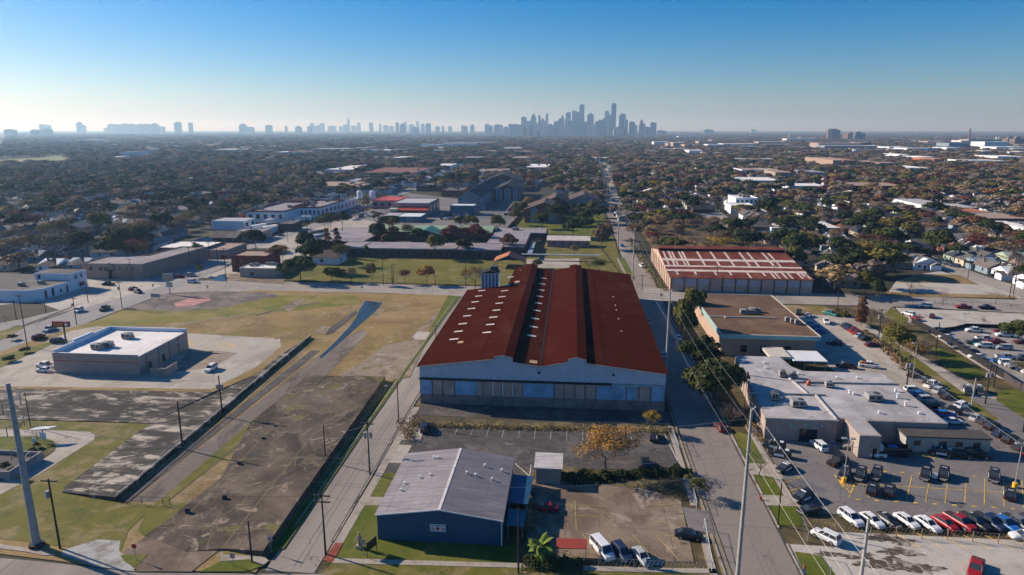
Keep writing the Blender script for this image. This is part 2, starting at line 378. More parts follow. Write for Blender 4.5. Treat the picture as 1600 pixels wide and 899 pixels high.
patch('driveway_apron',[(96,868),(98,860),(150,843),(188,845),(186,860),(212,893),(150,885)],groundmat('grey_gravel_apron',(.36,.35,.33),[((.22,.2,.18),.4,.5,.62),((.46,.45,.43),.8,.55,.7)],.25),.165)
patch('alley_strip',[(186,785),(200,786),(500,548),(486,548)],M['oldlot'],.16)
patch('alley_road',[(205,784),(262,784),(500,597),(576,520),(560,517),(498,556),(350,670)],M['alley'],.15)
patch('rain_puddle',[(571,470),(597,473),(587,486),(560,509),(526,540),(502,560),(499,558),(524,534),(546,511),(556,497),(562,484)],M['water'],.17)
patch('rain_puddle',[(510,516),(534,500),(556,485),(558,489),(541,503),(520,520),(509,524)],M['oldlot'],.174)
patch('concrete_pad',[(489,519),(504,509),(516,511),(510,520),(500,521)],M['dirt'],.19)
patch('culvert_pad',[(645,526),(652,518),(672,519),(666,531),(650,531)],M['concrete'],.2)
patch('right_slab',[(228,838,.2),(345,747,.3),(392,659,.6),(482,587,1.2),(602,588,1.25),(455,797,1.3),(411,861,1.0),(350,857,.4),(290,862,.2)],M['slab2'],1.1)
patch('slab_green_edge',[(262,784),(440,640),(500,590),(482,587),(392,659),(345,700),(228,800),(215,830),(226,838),(300,785)],M['lawn2'],.17)
patch('slab_front_apron',[(192,862),(228,838),(290,862),(345,857),(300,893),(215,893),(206,880)],groundmat('brown_apron',(.17,.125,.09),[((.24,.185,.14),.3,.5,.65),((.11,.08,.06),.2,.5,.65)],.2),.19)
patch('corner_grass',[(188,868),(232,866),(210,886),(196,878)],M['lawn'],.22)
patch('corner_grass',[(344,878),(390,874),(410,884),(385,893),(312,893)],M['lawn'],.22)
patch('sidewalk',[(345,866),(412,870),(420,876),(410,884),(390,874),(344,877)],M['walk'],.23)
patch('verge_grass',[(411,865),(444,857),(565,680),(700,488),(720,463),(700,462),(655,545),(560,672),(430,850)],M['lawn'],.18)

# --- middle block (warehouse block), between the two streets
patch('warehouse_block',[(-32.6,76),(21.2,77),(21.5,120),(21.8,228),(-31.6,228)],M['weeds'],.10,px=False)
patch('warehouse_apron',[(-31,127),(21,127.5),(21,134),(-31.2,134)],M['oldlot'],.13,px=False)
patch('asphalt_lot',[(-32.4,102.3),(-27.8,102.3),(-27.8,103),(-5.5,103.2),(-5.5,108),(3.5,107.5),(20.2,107.8),(20.4,123.2),(-29,123.5),(-32.4,117)],M['oldlot'],.15,px=False)
patch('sidewalk',[(-32.4,104),(-31.0,104),(-31,131),(-32.4,131)],M['walk'],.2,px=False)
patch('driveway',[(-31,106.5),(-28.6,106.5),(-28.6,113.5),(-31,113.5)],M['concrete'],.19,px=False)
patch('driveway',[(-31,115.5),(-27.4,115.5),(-28.2,123),(-31,123)],M['concrete'],.19,px=False)
patch('side_lawn',[(-32.4,95.2),(-27.4,95.2),(-27.6,103),(-31.2,103)],M['lawn'],.17,px=False)
patch('driveway',[(-32.4,92.7),(-27.0,92.7),(-27.0,95.2),(-32.4,95.2)],M['walk'],.18,px=False)
patch('front_lawn',[(-32.0,78.0),(-6.5,80.0),(-6.5,84.2),(-26.5,84.2),(-26.5,92.7),(-31.6,92.7)],M['lawn'],.16,px=False)
patch('sidewalk',[(-32.6,79.2),(-31.3,79.2),(-31,104),(-32.3,104)],M['walk'],.185,px=False)
patch('sidewalk',[(-31.3,78.1),(-6.5,79.3),(8,79.7),(20,80.4),(20,81.4),(8,80.7),(-6.5,80.3),(-31.3,79.2)],M['walk'],.20,px=False)
patch('brick_corner',[(-32.7,78.6),(-31.2,78.2),(-31.2,82.6),(-32.3,82.6)],groundmat('red_brick_paving',(.28,.075,.045),[((.19,.05,.03),1.5,.4,.6)],.15),.215,px=False)
patch('front_verge',[(-31.5,74),(20,76),(20,80.3),(8,79.7),(-6.5,79.3),(-31.3,78.1)],M['lawn2'],.15,px=False)
patch('brown_lot',[(-0.3,82.2),(17.4,82.6),(18.0,98.3),(10,103.2),(-5.5,102.6),(-5.5,86)],M['brownlot'],.17,px=False)
patch('driveway',[(18.0,90.5),(21.5,89.5),(21.7,95.5),(18,96.5)],M['lot'],.19,px=False)
patch('sidewalk',[(19.0,80),(20.0,80),(20.2,89.2),(19.2,89.2)],M['walk'],.2,px=False)
patch('sidewalk',[(19.3,97),(20.3,97),(20.6,126),(19.6,126)],M['walk'],.2,px=False)
patch('dirt_gutter',[(20.6,77),(21.9,77),(22.0,120),(21.0,120)],M['dirt'],.14,px=False)
patch('hedge_bed',[(-5,103.3),(17,101.0),(18.2,98.4),(20,99),(20,107.5),(3.5,107.3),(-1,108),(-5,107)],M['weeds'],.18,px=False)

# --- right blocks
patch('police_block',[(31.2,60),(135,60),(124,130),(97,226),(31.8,228)],M['weeds'],.10,px=False)
patch('police_lot',[(36.2,96.5),(120,96.5),(120,101),(93.2,146),(86,150),(69,152),(69,122),(36.5,122)],M['lot'],.14,px=False)
patch('south_lot',[(31.4,60),(120,60),(120,92.2),(37.5,91.7),(37.2,88),(31.4,88)],M['palelot'],.13,px=False)
patch('street_lawn',[(31.3,92.8),(35.2,92.8),(35.6,98.2),(31.3,98.2)],M['lawn'],.16,px=False)
patch('street_lawn',[(31.4,101.3),(35.2,101.3),(35.3,107.0),(31.5,108)],M['lawn'],.16,px=False)
patch('street_lawn',[(31.5,112),(35,112),(35.8,122),(31.8,126)],M['lawn'],.16,px=False)
patch('street_lawn',[(31.4,79),(35.6,79),(35.0,85.8),(31.6,86.3)],M['lawn'],.16,px=False)
patch('driveway',[(31.1,98.2),(36.3,98.2),(36.3,101.3),(31.1,101.3)],M['walk'],.15,px=False)
patch('driveway',[(31.1,108),(36.3,107),(36.3,112),(31.1,112)],M['walk'],.15,px=False)
patch('sidewalk',[(34.6,101),(35.8,101),(36,128),(34.8,128)],M['walk'],.18,px=False)
patch('upper_concrete_lot',[(64,152),(86,150),(93,146),(91,170),(88,214),(64,214)],M['concrete'],.145,px=False)
patch('upper_verge',[(64,214),(86,214),(84,226),(64,226)],M['drygrass'],.14,px=False)
patch('side_verge',[(1380,522),(1452,574),(1560,655),(1548,659),(1430,590),(1372,540)],M['lawn2'],.16)
patch('side_verge',[(1455,540),(1500,556),(1540,586),(1532,590),(1500,588),(1470,566)],M['lawn'],.165)
patch('side_verge',[(1392,480),(1420,498),(1410,506),(1380,494)],M['lawn2'],.165)
patch('far_lawn',[(1560,612),(1590,606),(1800,620),(1800,700),(1640,680),(1556,625)],M['lawn'],.165)
patch('impound_lot',[(1400,481),(1640,492),(1900,520),(1900,640),(1640,610),(1600,603),(1560,590),(1500,552),(1452,520),(1420,500)],M['palelot'],.14)
patch('impound_asphalt',[(1450,516),(1500,513),(1620,512),(1900,540),(1900,630),(1640,608),(1600,600),(1560,586),(1500,548)],groundmat('impound_asphalt',(.29,.265,.24),[((.20,.18,.165),.12,.48,.64,.5),((.36,.33,.30),.3,.55,.7)],.16),.15)
patch('vacant_lot',[(1384,462),(1600,466),(1520,438),(1470,424),(1440,428),(1400,440)],M['palelot'],.13)
patch('vacant_lot_grass',[(1384,463),(1590,466),(1585,462),(1384,456)],M['drygrass'],.15)
patch('vacant_lot_grass',[(1400,442),(1440,428),(1500,430),(1530,445),(1470,442)],M['drygrass'],.15)

# --- school block and beyond
patch('school_field',[(-120,249),(-33.5,246.5),(-33,299),(-107,299)],groundmat('school_field_grass',(.135,.125,.018),[((.085,.095,.01),.05,.45,.62,.5),((.21,.165,.07),.1,.52,.66,.5),((.24,.17,.08),.5,.6,.75)],.25),.12,px=False)
patch('school_lawn',[(-33,283),(22,284),(23,372),(-20,372),(-20,300),(-33,300)],M['lawn2'],.12,px=False)
patch('school_court',[(823,405),(905,404),(905,419),(823,419)],M['concrete'],.16)
patch('school_front_yard',[(-33,246.5),(22.6,246.5),(22,284),(-33,283)],M['lawn2'],.11,px=False)
patch('street_verge',[(962,405),(975,403),(992,436),(984,437)],M['lawn'],.14)
patch('sidewalk',[(963,404),(966,404),(984,437),(980,437)],M['walk'],.17)
patch('restaurant_corner',[(-145,250),(-121,250),(-113,262),(-118,300),(-150,330),(-146,300)],M['concrete'],.11,px=False)
patch('corner_brown_lot',[(330,437),(445,444),(442,430),(370,428),(345,430)],M['brownlot'],.13)
patch('street_puddle',[(329,438),(350,440),(357,435),(352,431),(355,428),(342,430)],M['water'],.15)
patch('corner_grass',[(300,405),(340,388),(374,386),(340,399),(310,410)],M['drygrass'],.12)
patch('strip_lot',[(-215,190),(-180,208),(-160,196),(-152,235),(-165,246),(-180,246),(-300,250),(-300,190)],M['palelot'],.11,px=False)
patch('rail_remains',[(31,510),(112,479),(113,480.5),(34,512)],M['oldlot'],.14)
patch('rail_remains',[(58,502),(116,482),(117,483.5),(60,503.5)],M['oldlot'],.14)
patch('strip_verge',[(-300,560),(0,533),(38,512),(30,508),(0,518),(-300,540)],M['lawn2'],.12)
patch('lot_verge',[(-60,590),(0,556),(78,534),(82,538),(0,575),(-60,610)],M['lawn'],.17)
patch('school_parking',[(-155,318),(-125,318),(-121,368),(-115,410),(-145,440),(-152,380)],M['concrete'],.11,px=False)
patch('mid_lots',[(-150,385),(-20,372),(-30,470),(-90,560),(-150,620),(-146,470)],M['lot'],.10,px=False)
patch('apartment_lot',[(-72,440),(-40,436),(-38,560),(-72,560)],groundmat('cool_grey_lot',(.12,.12,.125),[((.16,.16,.165),.1,.5,.65)],.12),.13,px=False)  # cool dark grey paving with slightly paler patches
patch('apartment_lawn',[(-38,380),(20,372),(23,500),(-36,500)],M['lawn'],.12,px=False)
patch('brush_field',[(40,305),(108,300),(100,400),(60,450),(40,470)],groundmat('brush_field',(.16,.11,.05),[((.27,.15,.06),.04,.5,.62),((.09,.08,.03),.08,.5,.65)],.3),.12,px=False)
patch('golf_course',[(-300,262),(-50,251),(0,250),(105,243),(100,252),(128,256),(80,258),(0,262)],groundmat('golf_grass',(.20,.22,.07),[((.14,.16,.05),.01,.45,.6)],.15),.3)
patch('golf_course',[(165,254),(185,248),(205,241),(255,240),(240,246),(215,253)],M['lawn2'],.3)

# painted stall lines
def lines(name,segs,mat,wd=.12,z=.19,px=True):
    mb=MB()
    for a in segs:
        (x0,y0),(x1,y1)=(G(a[0],a[1],z),G(a[2],a[3],z)) if px else ((a[0],a[1]),(a[2],a[3]))
        d=Vector((x1-x0,y1-y0)).normalized();q=Vector((-d.y,d.x))*wd/2
        mb.prism([(x0-q.x,y0-q.y),(x1-q.x,y1-q.y),(x1+q.x,y1+q.y),(x0+q.x,y0+q.y)],z-.03,z)
    o=mb.build(name,mat);o['kind']='structure';return o

# kerbs along the two streets, broken at the drives
mb=MB()
for x,y0,y1 in ((-32.75,83,92.6),(-32.75,95.3,106.4),(-32.75,113.6,115.4),(-32.6,123.2,228),(-39.7,86,228),(21.05,77,89.4),(21.2,95.6,228),(31.15,79,88),(31.2,92,98.1),(31.3,101.4,107.9),(31.35,112.1,226)):
    mb.box(x-.11,x+.11,y0,y1,0,.25)
struct('kerbs',mb,M['kerb'])
mb=MB()
for x,y0,y1 in ((-33.0,83,228),(-39.35,86,228),(21.4,77,228),(30.9,79,226)):mb.box(x-.16,x+.16,y0,y1,0,.062)
struct('gutters',mb,M['oldlot'])
lines('tar_seams',[(-35.3,77,-35.6,160),(-36.1,77,-36.5,160),(-37.9,95,-38,120),(26.2,79,26.6,130),(23.6,100,23.9,126)],M['lot'],.09,.062,px=False)
lines('tar_seams',[(-39.2,98.5,-33.2,98.0),(-39.2,113.5,-33.2,113.8),(21.8,92.3,30.8,92.1),(21.8,103.9,30.9,104.4),(21.8,118.6,30.9,118.2)],M['lot'],.10,.064,px=False)
# ------------------------------------------------------------------ building materials
M['rust']=sheetmat('rusted_roof_sheet',(.055,.0115,.007),(.055,.0105,.006),.8,'x',.75,.5,.85,.0,panel={'x':13.1,'y':14.0},stretch=(1.6,.12,1),s2=.22,c3=(.072,.023,.015))
M['rust2']=sheetmat('streaked_rust_roof',(.08,.015,.009),(.13,.036,.018),.8,'y',.7,.75,.85,.0,panel={'y':6.2},stretch=(.25,1.6,1),s2=.22)
M['rust3']=sheetmat('orange_rust_roof',(.14,.03,.018),(.24,.09,.05),.9,'x',.7,.4,.75,.15,stretch=(.8,.3,1))
M['whwall']=sheetmat('pale_blue_steel_siding',(.50,.56,.64),(.40,.45,.52),.75,'x',.80,.5,.5,.3)
M['whdoor']=simple('tan_door_panel',(.42,.31,.26),.7,var=.2,scale=.4)
M['whblue']=simple('blue_painted_door_panel',(.21,.37,.52),.6,var=.35,scale=.35)
M['whlow']=simple('grimy_lower_siding',(.22,.18,.165),.8,var=.3,scale=.5)
M['dark']=simple('dark_void',(.012,.012,.014),.8,var=.1)
M['skyl']=simple('pale_skylight_strip',(.62,.58,.54),.5,var=.2,scale=1)
M['tansheet']=simple('tan_replacement_sheet',(.50,.32,.17),.6,var=.25,scale=.7)
M['white']=simple('white_painted_metal',(.72,.72,.72),.5,var=.06)
M['whiteroof']=groundmat('white_membrane_roof',(.74,.70,.66),[((.60,.56,.52),.12,.5,.7,.5),((.80,.77,.74),.4,.5,.7)],.05,joints=(30,3.0),jointc=(.62,.58,.54),jw=.03)
M['whitewall']=groundmat('white_plaster_wall',(.66,.70,.76),[((.50,.52,.56),.3,.55,.75)],.1)
M['tanwall']=groundmat('tan_block_wall',(.36,.29,.255),[((.28,.23,.205),.3,.5,.7)],.1)
M['tanwall2']=groundmat('beige_brick_wall',(.30,.225,.19),[((.22,.165,.14),.25,.5,.7)],.14,joints=None)
M['bluewall']=sheetmat('deep_blue_steel_siding',(.020,.085,.17),(.016,.07,.14),.6,'x',.7,.4,.5,.3)
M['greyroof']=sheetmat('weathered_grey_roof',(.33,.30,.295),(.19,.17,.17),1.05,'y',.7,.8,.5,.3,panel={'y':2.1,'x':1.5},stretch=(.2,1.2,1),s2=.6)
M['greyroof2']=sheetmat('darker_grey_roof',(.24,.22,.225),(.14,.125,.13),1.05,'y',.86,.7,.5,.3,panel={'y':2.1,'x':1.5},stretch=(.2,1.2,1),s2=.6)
M['paleroof']=sheetmat('pale_grey_roof',(.50,.47,.45),(.38,.35,.33),1.2,'y',.85,.5,.5,.3)
M['shedwall']=simple('beige_shed_siding',(.34,.28,.235),.6,var=.08)
M['graveled']=groundmat('brown_gravel_roof',(.13,.075,.045),[((.19,.115,.07),.12,.48,.66,.6),((.075,.045,.03),.3,.56,.7,.8),((.24,.155,.10),.6,.62,.74)],.18)
M['teal']=simple('pale_teal_fascia',(.24,.44,.43),.5,var=.1)
M['cream']=simple('cream_trim',(.56,.50,.42),.6,var=.08)
M['stroof']=groundmat('stained_white_roof',(.42,.40,.395),[((.30,.285,.28),.1,.46,.62,.8),((.53,.51,.50),.25,.54,.7,.5),((.15,.14,.135),.22,.60,.70,1.2)],.13)
M['strfront']=groundmat('school_flat_roof',(.28,.25,.265),[((.21,.185,.195),.06,.46,.62,.6),((.36,.33,.34),.2,.56,.7),((.15,.13,.135),.3,.62,.72)],.16)
M['brickwall']=groundmat('dark_brick_wall',(.075,.06,.06),[((.055,.045,.045),.4,.5,.7)],.1)
M['redbrick']=groundmat('red_brick_wall',(.14,.035,.03),[((.10,.028,.025),.4,.5,.7)],.12)
M['redbrick2']=groundmat('brown_brick_wall',(.20,.085,.07),[((.15,.06,.05),.4,.5,.7)],.12)
M['pinkwall']=groundmat('pink_stucco_wall',(.36,.20,.22),[((.30,.17,.18),.3,.5,.7)],.08)
M['redroof']=simple('bright_red_roof',(.55,.07,.045),.55,var=.12,scale=.5)
M['greenroof']=sheetmat('pale_green_metal_roof',(.30,.40,.24),(.24,.33,.20),1.2,'x',.85,.4,.5,.3)
M['greenroof2']=sheetmat('deep_green_metal_roof',(.06,.18,.13),(.05,.14,.10),1.2,'x',.85,.4,.5,.3)
M['tealwall']=simple('teal_metal_wall',(.025,.13,.19),.5,var=.1)
M['greyapt']=groundmat('grey_shingle_roof',(.050,.058,.065),[((.036,.042,.048),.3,.5,.7)],.12)
M['brownapt']=groundmat('brown_shingle_roof',(.105,.078,.066),[((.075,.056,.048),.3,.5,.7)],.14)
M['aptwall']=groundmat('blue_grey_siding',(.22,.28,.33),[((.18,.23,.28),.4,.5,.7)],.08)
M['darkroof']=groundmat('dark_flat_roof',(.10,.092,.088),[((.17,.155,.145),.12,.5,.66,.6),((.06,.055,.055),.3,.56,.7)],.18)
M['tanroof']=groundmat('tan_flat_roof',(.34,.25,.20),[((.27,.19,.15),.2,.5,.7)],.12)
M['orangeroof']=simple('terracotta_roof',(.38,.135,.06),.7,var=.12,scale=.6)
M['glass']=simple('window_glass',(.015,.02,.03),.08,var=.1,spec=.6)
M['glassb']=simple('bluish_window_glass',(.10,.17,.24),.12,var=.2,spec=.6)
M['hvac']=simple('grey_unit_metal',(.33,.32,.31),.5,.2,var=.15)
M['hvacd']=simple('dark_unit_grille',(.06,.06,.065),.6,var=.2)
M['redline']=simple('red_stripe_paint',(.45,.04,.03),.5)
M['wood']=groundmat('weathered_pole_wood',(.045,.036,.03),[((.08,.066,.055),1.5,.5,.7,.3,(1,1,.2))],.2)
M['polegrey']=simple('concrete_pole',(.37,.35,.32),.8,var=.12,scale=2)
M['polesteel']=simple('weathered_steel_pole',(.30,.33,.34),.6,.2,var=.15,scale=1.5)
M['galv']=simple('galvanised_metal',(.42,.43,.44),.45,.5,var=.1)
M['wire']=simple('aluminium_wire',(.36,.355,.34),.5,.3)
M['blackm']=simple('black_metal',(.02,.02,.022),.5)
M['yellow']=simple('yellow_concrete_base',(.75,.45,.03),.6)
M['conc']=simple('plain_concrete',(.38,.35,.31),.85,var=.15)

def hvac(parent,x,y,z,sx=2.4,sy=1.7,sz=1.3,name='rooftop_unit'):
    mb=MB().box(x-sx/2,x+sx/2,y-sy/2,y+sy/2,z+.25,z+.25+sz,0)
    mb.box(x-sx/2+.1,x+sx/2-.1,y-sy/2+.1,y+sy/2-.1,z,z+.25,1)
    mb.box(x-sx*.42,x-sx*.05,y-sy/2-.02,y-sy/2,z+.5,z+sz,1)
    mb.box(x+sx*.08,x+sx*.42,y-sy/2-.02,y-sy/2,z+.5,z+sz,1)
    mb.tube([(x+sx*.2,y,z+.25+sz),(x+sx*.2,y,z+.33+sz)],sy*.3,10,1)
    mb.box(x+sx/2,x+sx/2+.5,y-sy*.3,y+sy*.3,z+.2,z+.7,0)
    return mb.build(name,[M['hvac'],M['hvacd']],parent)
def vent(parent,x,y,z,h=.6,r=.18):
    return MB().tube([(x,y,z),(x,y,z+h)],r,8).tube([(x,y,z+h),(x,y,z+h+.12)],r*1.5,8).build('roof_vent',M['white'],parent)
def win(parent,side,a,b,z0,z1,at,glass='glass',frame='white',name='window',t=.06):
    """window on a wall facing side ('-y','+x','-x','+y') from a to b at wall coordinate at"""
    mb=MB();m2=MB();s=.06
    def bx(m,p,q,r0,r1,d0,d1):
        if side == '-y':m.box(p,q,at-d1,at-d0,r0,r1)
        elif side == '+y':m.box(p,q,at+d0,at+d1,r0,r1)
        elif side == '+x':m.box(at+d0,at+d1,p,q,r0,r1)
        else:m.box(at-d1,at-d0,p,q,r0,r1)
    bx(mb,a-s,b+s,z0-s,z0,.003,t);bx(mb,a-s,b+s,z1,z1+s,.003,t)
    bx(mb,a-s,a,z0,z1,.003,t);bx(mb,b,b+s,z0,z1,.003,t)
    f=mb.build(name,M[frame],parent)
    bx(m2,a,b,z0,z1,.002,.02)
    g=m2.build('pane',M[glass],parent);g.parent=f
    return f
def door(parent,side,a,b,z1,at,mat='dark'):
    mb=MB()
    if side == '-y':mb.box(a,b,at-.05,at-.003,0.1,z1)
    elif side == '+x':mb.box(at+.003,at+.05,a,b,.1,z1)
    else:mb.box(at-.05,at-.003,a,b,.1,z1)
    return mb.build('door',M[mat] if isinstance(mat,str) else mat,parent)
def poly_building(name,label,cat,pts,h,wall,roof,par=.35,group=None,parm=None,over=0):
    """flat roofed block on any plan: wall, roof set inside a parapet"""
    cx=sum(p[0] for p in pts)/len(pts);cy=sum(p[1] for p in pts)/len(pts)
    t=T(name,label,cat,(cx,cy,0),0,group)
    a=sum(pts[i][0]*pts[(i+1)%len(pts)][1]-pts[(i+1)%len(pts)][0]*pts[i][1] for i in range(len(pts)))
    if a<0:pts=pts[::-1]
    MB().prism(pts,-.2,h-.02).build('wall',wall,t)
    n=len(pts);ins=[]
    for i in range(n):
        p0,p1,p2=Vector(pts[i-1][:2]),Vector(pts[i][:2]),Vector(pts[(i+1)%n][:2])
        d1=(p1-p0).normalized();d2=(p2-p1).normalized()
        n1=Vector((-d1.y,d1.x));n2=Vector((-d2.y,d2.x));k=1+n1.dot(n2)
        ins.append(p1+(n1+n2)/max(.3,k)*.3)
    MB().prism([tuple(q) for q in ins],h-.015,h+.02).build('roof',roof,t)
    if par:
        mb=MB()
        for i in range(n):
            j=(i+1)%n
            mb.prism([pts[i][:2],pts[j][:2],tuple(ins[j]),tuple(ins[i])],h-.018,h+par)
        mb.build('parapet',parm or wall,t)
    LAND.append((cx,cy,None))
    return t
def block(name,label,cat,x0,x1,y0,y1,h,wall,roof,**k):
    return poly_building(name,label,cat,[(x0,y0),(x1,y0),(x1,y1),(x0,y1)],h,wall,roof,**k)
def gable(name,label,cat,x0,x1,y0,y1,h,hr,wall,roof,axis='x',over=.4,group=None,origin=None,ridge=None):
    """pitched roof; axis = direction of the ridge"""
    t=T(name,label,cat,((x0+x1)/2,(y0+y1)/2,0),0,group)
    mb=MB()
    if axis == 'x':
        m=(y0+y1)/2 if ridge is None else ridge
        for X,s in ((x0,0),(x1,1)):pass
        v=[(x0,y0,-.2),(x1,y0,-.2),(x1,y1,-.2),(x0,y1,-.2),(x0,y0,h),(x1,y0,h),(x1,y1,h),(x0,y1,h),(x0,m,hr-.05),(x1,m,hr-.05)]
        mb.add(v,[(0,1,5,4),(2,3,7,6),(1,2,6,9,5),(3,0,4,8,7),(4,5,9,8),(6,7,8,9),(3,2,1,0)])
        r=MB();o=over;k=(hr-h)/(m-y0);k2=(hr-h)/(y1-m)
        r.slab((x0-o,y0-o,h-k*o+.1),(x1+o,y0-o,h-k*o+.1),(x1+o,m,hr+.1),(x0-o,m,hr+.1),.12)
        r.slab((x0-o,m,hr+.1),(x1+o,m,hr+.1),(x1+o,y1+o,h-k2*o+.1),(x0-o,y1+o,h-k2*o+.1),.12)
    else:
        m=(x0+x1)/2 if ridge is None else ridge
        v=[(x0,y0,-.2),(x1,y0,-.2),(x1,y1,-.2),(x0,y1,-.2),(x0,y0,h),(x1,y0,h),(x1,y1,h),(x0,y1,h),(m,y0,hr-.05),(m,y1,hr-.05)]
        mb.add(v,[(0,1,5,8,4),(2,3,7,9,6),(1,2,6,5),(3,0,4,7),(5,6,9,8),(7,4,8,9),(3,2,1,0)])
        r=MB();o=over;k=(hr-h)/(m-x0);k2=(hr-h)/(x1-m)
        r.slab((x0-o,y0-o,h-k*o+.1),(m,y0-o,hr+.1),(m,y1+o,hr+.1),(x0-o,y1+o,h-k*o+.1),.12)
        r.slab((m,y0-o,hr+.1),(x1+o,y0-o,h-k2*o+.1),(x1+o,y1+o,h-k2*o+.1),(m,y1+o,hr+.1),.12)
    mb.build('wall',wall,t);r.build('roof',roof if not isinstance(roof,(list,tuple)) else roof[0],t)
    return t

# ================================================================== the rust-red warehouse
WX0,WX1,WY0,WY1=-31.4,19.9,133.4,232.0
YM=203.0                                   # the left bay is shorter in front of the cooling tower
wh=T('warehouse','huge rust-red corrugated warehouse with two raised ridges and pale blue front','warehouse',((WX0+WX1)/2,WY0,0))
# roof profile (x, z), left to right, read off the front wall
def pz(px,py):return G(px,py,0)
prof=[(-31.4,8.6),(-15.3,11.0)]
xl=[-31.4,-15.4,-11.9,-8.6,-5.8,-2.9,-.9,2.7,5.9,9.9,19.9]
# bays: gable one from -31.4 to valley -5.9; gable two from valley -5.9 to 19.9
zf={'e0':8.5,'r1a':10.5,'m1a':11.1,'m1r':11.4,'m1b':10.9,'r1b':10.0,'v':9.2,'r2a':10.3,'m2a':11.0,'m2r':11.4,'m2b':10.9,'r2b':10.2,'e1':8.3}
xf={'e0':-31.4,'m1a':-15.5,'m1r':-13.3,'m1b':-11.6,'v':-5.9,'m2a':-.2,'m2r':1.7,'m2b':3.6,'e1':19.9}
top=[('e0','e0'),('m1a','r1a'),('m1a','m1a'),('m1r','m1r'),('m1b','m1b'),('m1b','r1b'),('v','v'),('m2a','r2a'),('m2a','m2a'),('m2r','m2r'),('m2b','m2b'),('m2b','r2b'),('e1','e1')]
TP=[(xf[a],zf[b]) for a,b in top]
mb=MB()
n_=len(TP)
# front wall (upper siding) as a thick profile above the door head
HD=5.9
v=[(x,WY0,z) for x,z in TP]+[(x,WY0,HD) for x,z in TP[::-1] if True]
v2=[(x,WY0+.3,z) for x,y,z in v]
mb.add(v+v2,[tuple(range(len(v))),tuple(range(2*len(v)-1,len(v)-1,-1))]+[(i,i+len(v),(i+1)%len(v)+len(v),(i+1)%len(v)) for i in range(len(v))])
mb.build('gable_wall',M['whwall'],wh)
MB().box(WX0,WX1,WY0+.02,WY0+.3,0,HD-.01).build('front_wall',M['whlow'],wh)
mb=MB().box(WX0,WX0+.3,WY0+.31,YM,0,8.3).box(WX1-.3,WX1,WY0+.31,WY1,0,8.1)
mb.box(WX0+.31,-19,YM-.3,YM,0,8.6).box(-19.3,-19,YM,WY1,0,9.6).box(-19,WX1-.31,WY1-.3,WY1,0,8.2)
mb.build('side_walls',M['whwall'],wh)
def roofstrip(x0,z0,x1,z1,y0,y1,mb,o0=0,o1=0,t=.15):
    mb.slab((x0,y0,z0+.1),(x1,y0,z1+.1),(x1,y1,z1+.1),(x0,y1,z0+.1),t)
RB,RY0,RY1=MB(),WY0-.5,WY1+.3
k0=(10.5-8.5)/15.9
roofstrip(-31.9,8.5-.06,-15.5,10.5,RY0,YM+.2,RB)
roofstrip(-19.3,8.5+k0*12.1,-15.5,10.5,YM+.2,RY1,RB)
roofstrip(-11.6,10.0,-5.9,9.2,RY0,RY1,RB)
roofstrip(-5.9,9.2,-.2,10.3,RY0,RY1,RB)
roofstrip(3.6,10.2,20.3,8.27,RY0,RY1,RB)
RB.build('main_roof',M['rust'],wh)
for a,b_,c_,za,zb,zc,zl,zr in ((-15.5,-13.3,-11.6,11.1,11.4,10.9,10.5,10.0),(-.2,1.7,3.6,11.0,11.4,10.9,10.3,10.2)):
    r=MB();roofstrip(a-.2,za,b_,zb,RY0,RY1+.2,r);roofstrip(b_,zb,c_+.15,zc,RY0,RY1+.2,r)
    rm=r.build('ridge_monitor',M['rust'],wh)
    MB().box(a,a+.15,WY0+.31,RY1-.3,zl,za).build('monitor_side',M['rust'],wh)
    g_=MB().box(c_-.15,c_,WY0+.31,RY1-.3,zr,zc).build('monitor_louvre',M['dark'],wh)
    MB().box(a,c_,RY1-.6,RY1-.3,zl-.5,za).build('monitor_end',M['rust'],wh)
# valley gutter and pale rusted eave trim
MB().box(-6.05,-5.75,RY0,RY1,9.34,9.42).build('valley_gutter',M['dark'],wh)
mb=MB()
for (x0,z0),(x1,z1) in zip(TP[:-1],TP[1:]):
    if abs(x1-x0)>.01:
        k=1
        for i in range(k):
            a,c_=0,1
            xa,xb=x0+(x1-x0)*a,x0+(x1-x0)*c_;zA,zB=z0+(z1-z0)*a,z0+(z1-z0)*c_
            mb.slab((xa,RY0-.05,zA+.14),(xb,RY0-.05,zB+.14),(xb,RY0-.01,zB+.14),(xa,RY0-.01,zA+.14),.12)
mb.build('corrugation_edge',M['skyl'],wh)
# skylight strips
def onroof(x):
    if x<-15.5:return 8.5+k0*(x+31.4)
    if x<-5.9:return 10.0-(x+11.6)/5.7*.8
    return 10.2-(x-3.6)/16.3*1.93
for cxs,ys in (((-28.0,-25.9),(150.5,156.8,163.5,171,178.5,186,193,200)),((-20.6,-18.5),(153.5,160.3,167,174,181.5,189,196.5,204,216,)),((-9.8,-7.8),(153,160.5,168,176,184,192,200,208.5,217))):
    for y in ys:
        a,c_=cxs;z0,z1=onroof(a)+.13,onroof(c_)+.13
        MB().slab((a,y-.45,z0),(c_,y-.45,z1),(c_,y+.45,z1),(a,y+.45,z0),.05).build('skylight',M['skyl'],wh)
for (a,c_,y,d) in ((-25.5,-24.3,147.5,.7),(-8.2,-6.6,135.2,.9),(-17.5,-15.7,206.5,2.2),(-17.3,-16.9,226,.5)):
    MB().slab((a,y-d,onroof(a)+.13),(c_,y-d,onroof(c_)+.13),(c_,y+d,onroof(c_)+.13),(a,y+d,onroof(a)+.13),.05).build('roof_patch',M['tansheet'],wh)
for y in (160,171,180,185,195):
    x=12.6+(y-160)*.0;MB().box(x-.15,x+.15,y-.3,y+.3,onroof(x)+.1,onroof(x)+.25).build('roof_hatch',M['skyl'],wh)
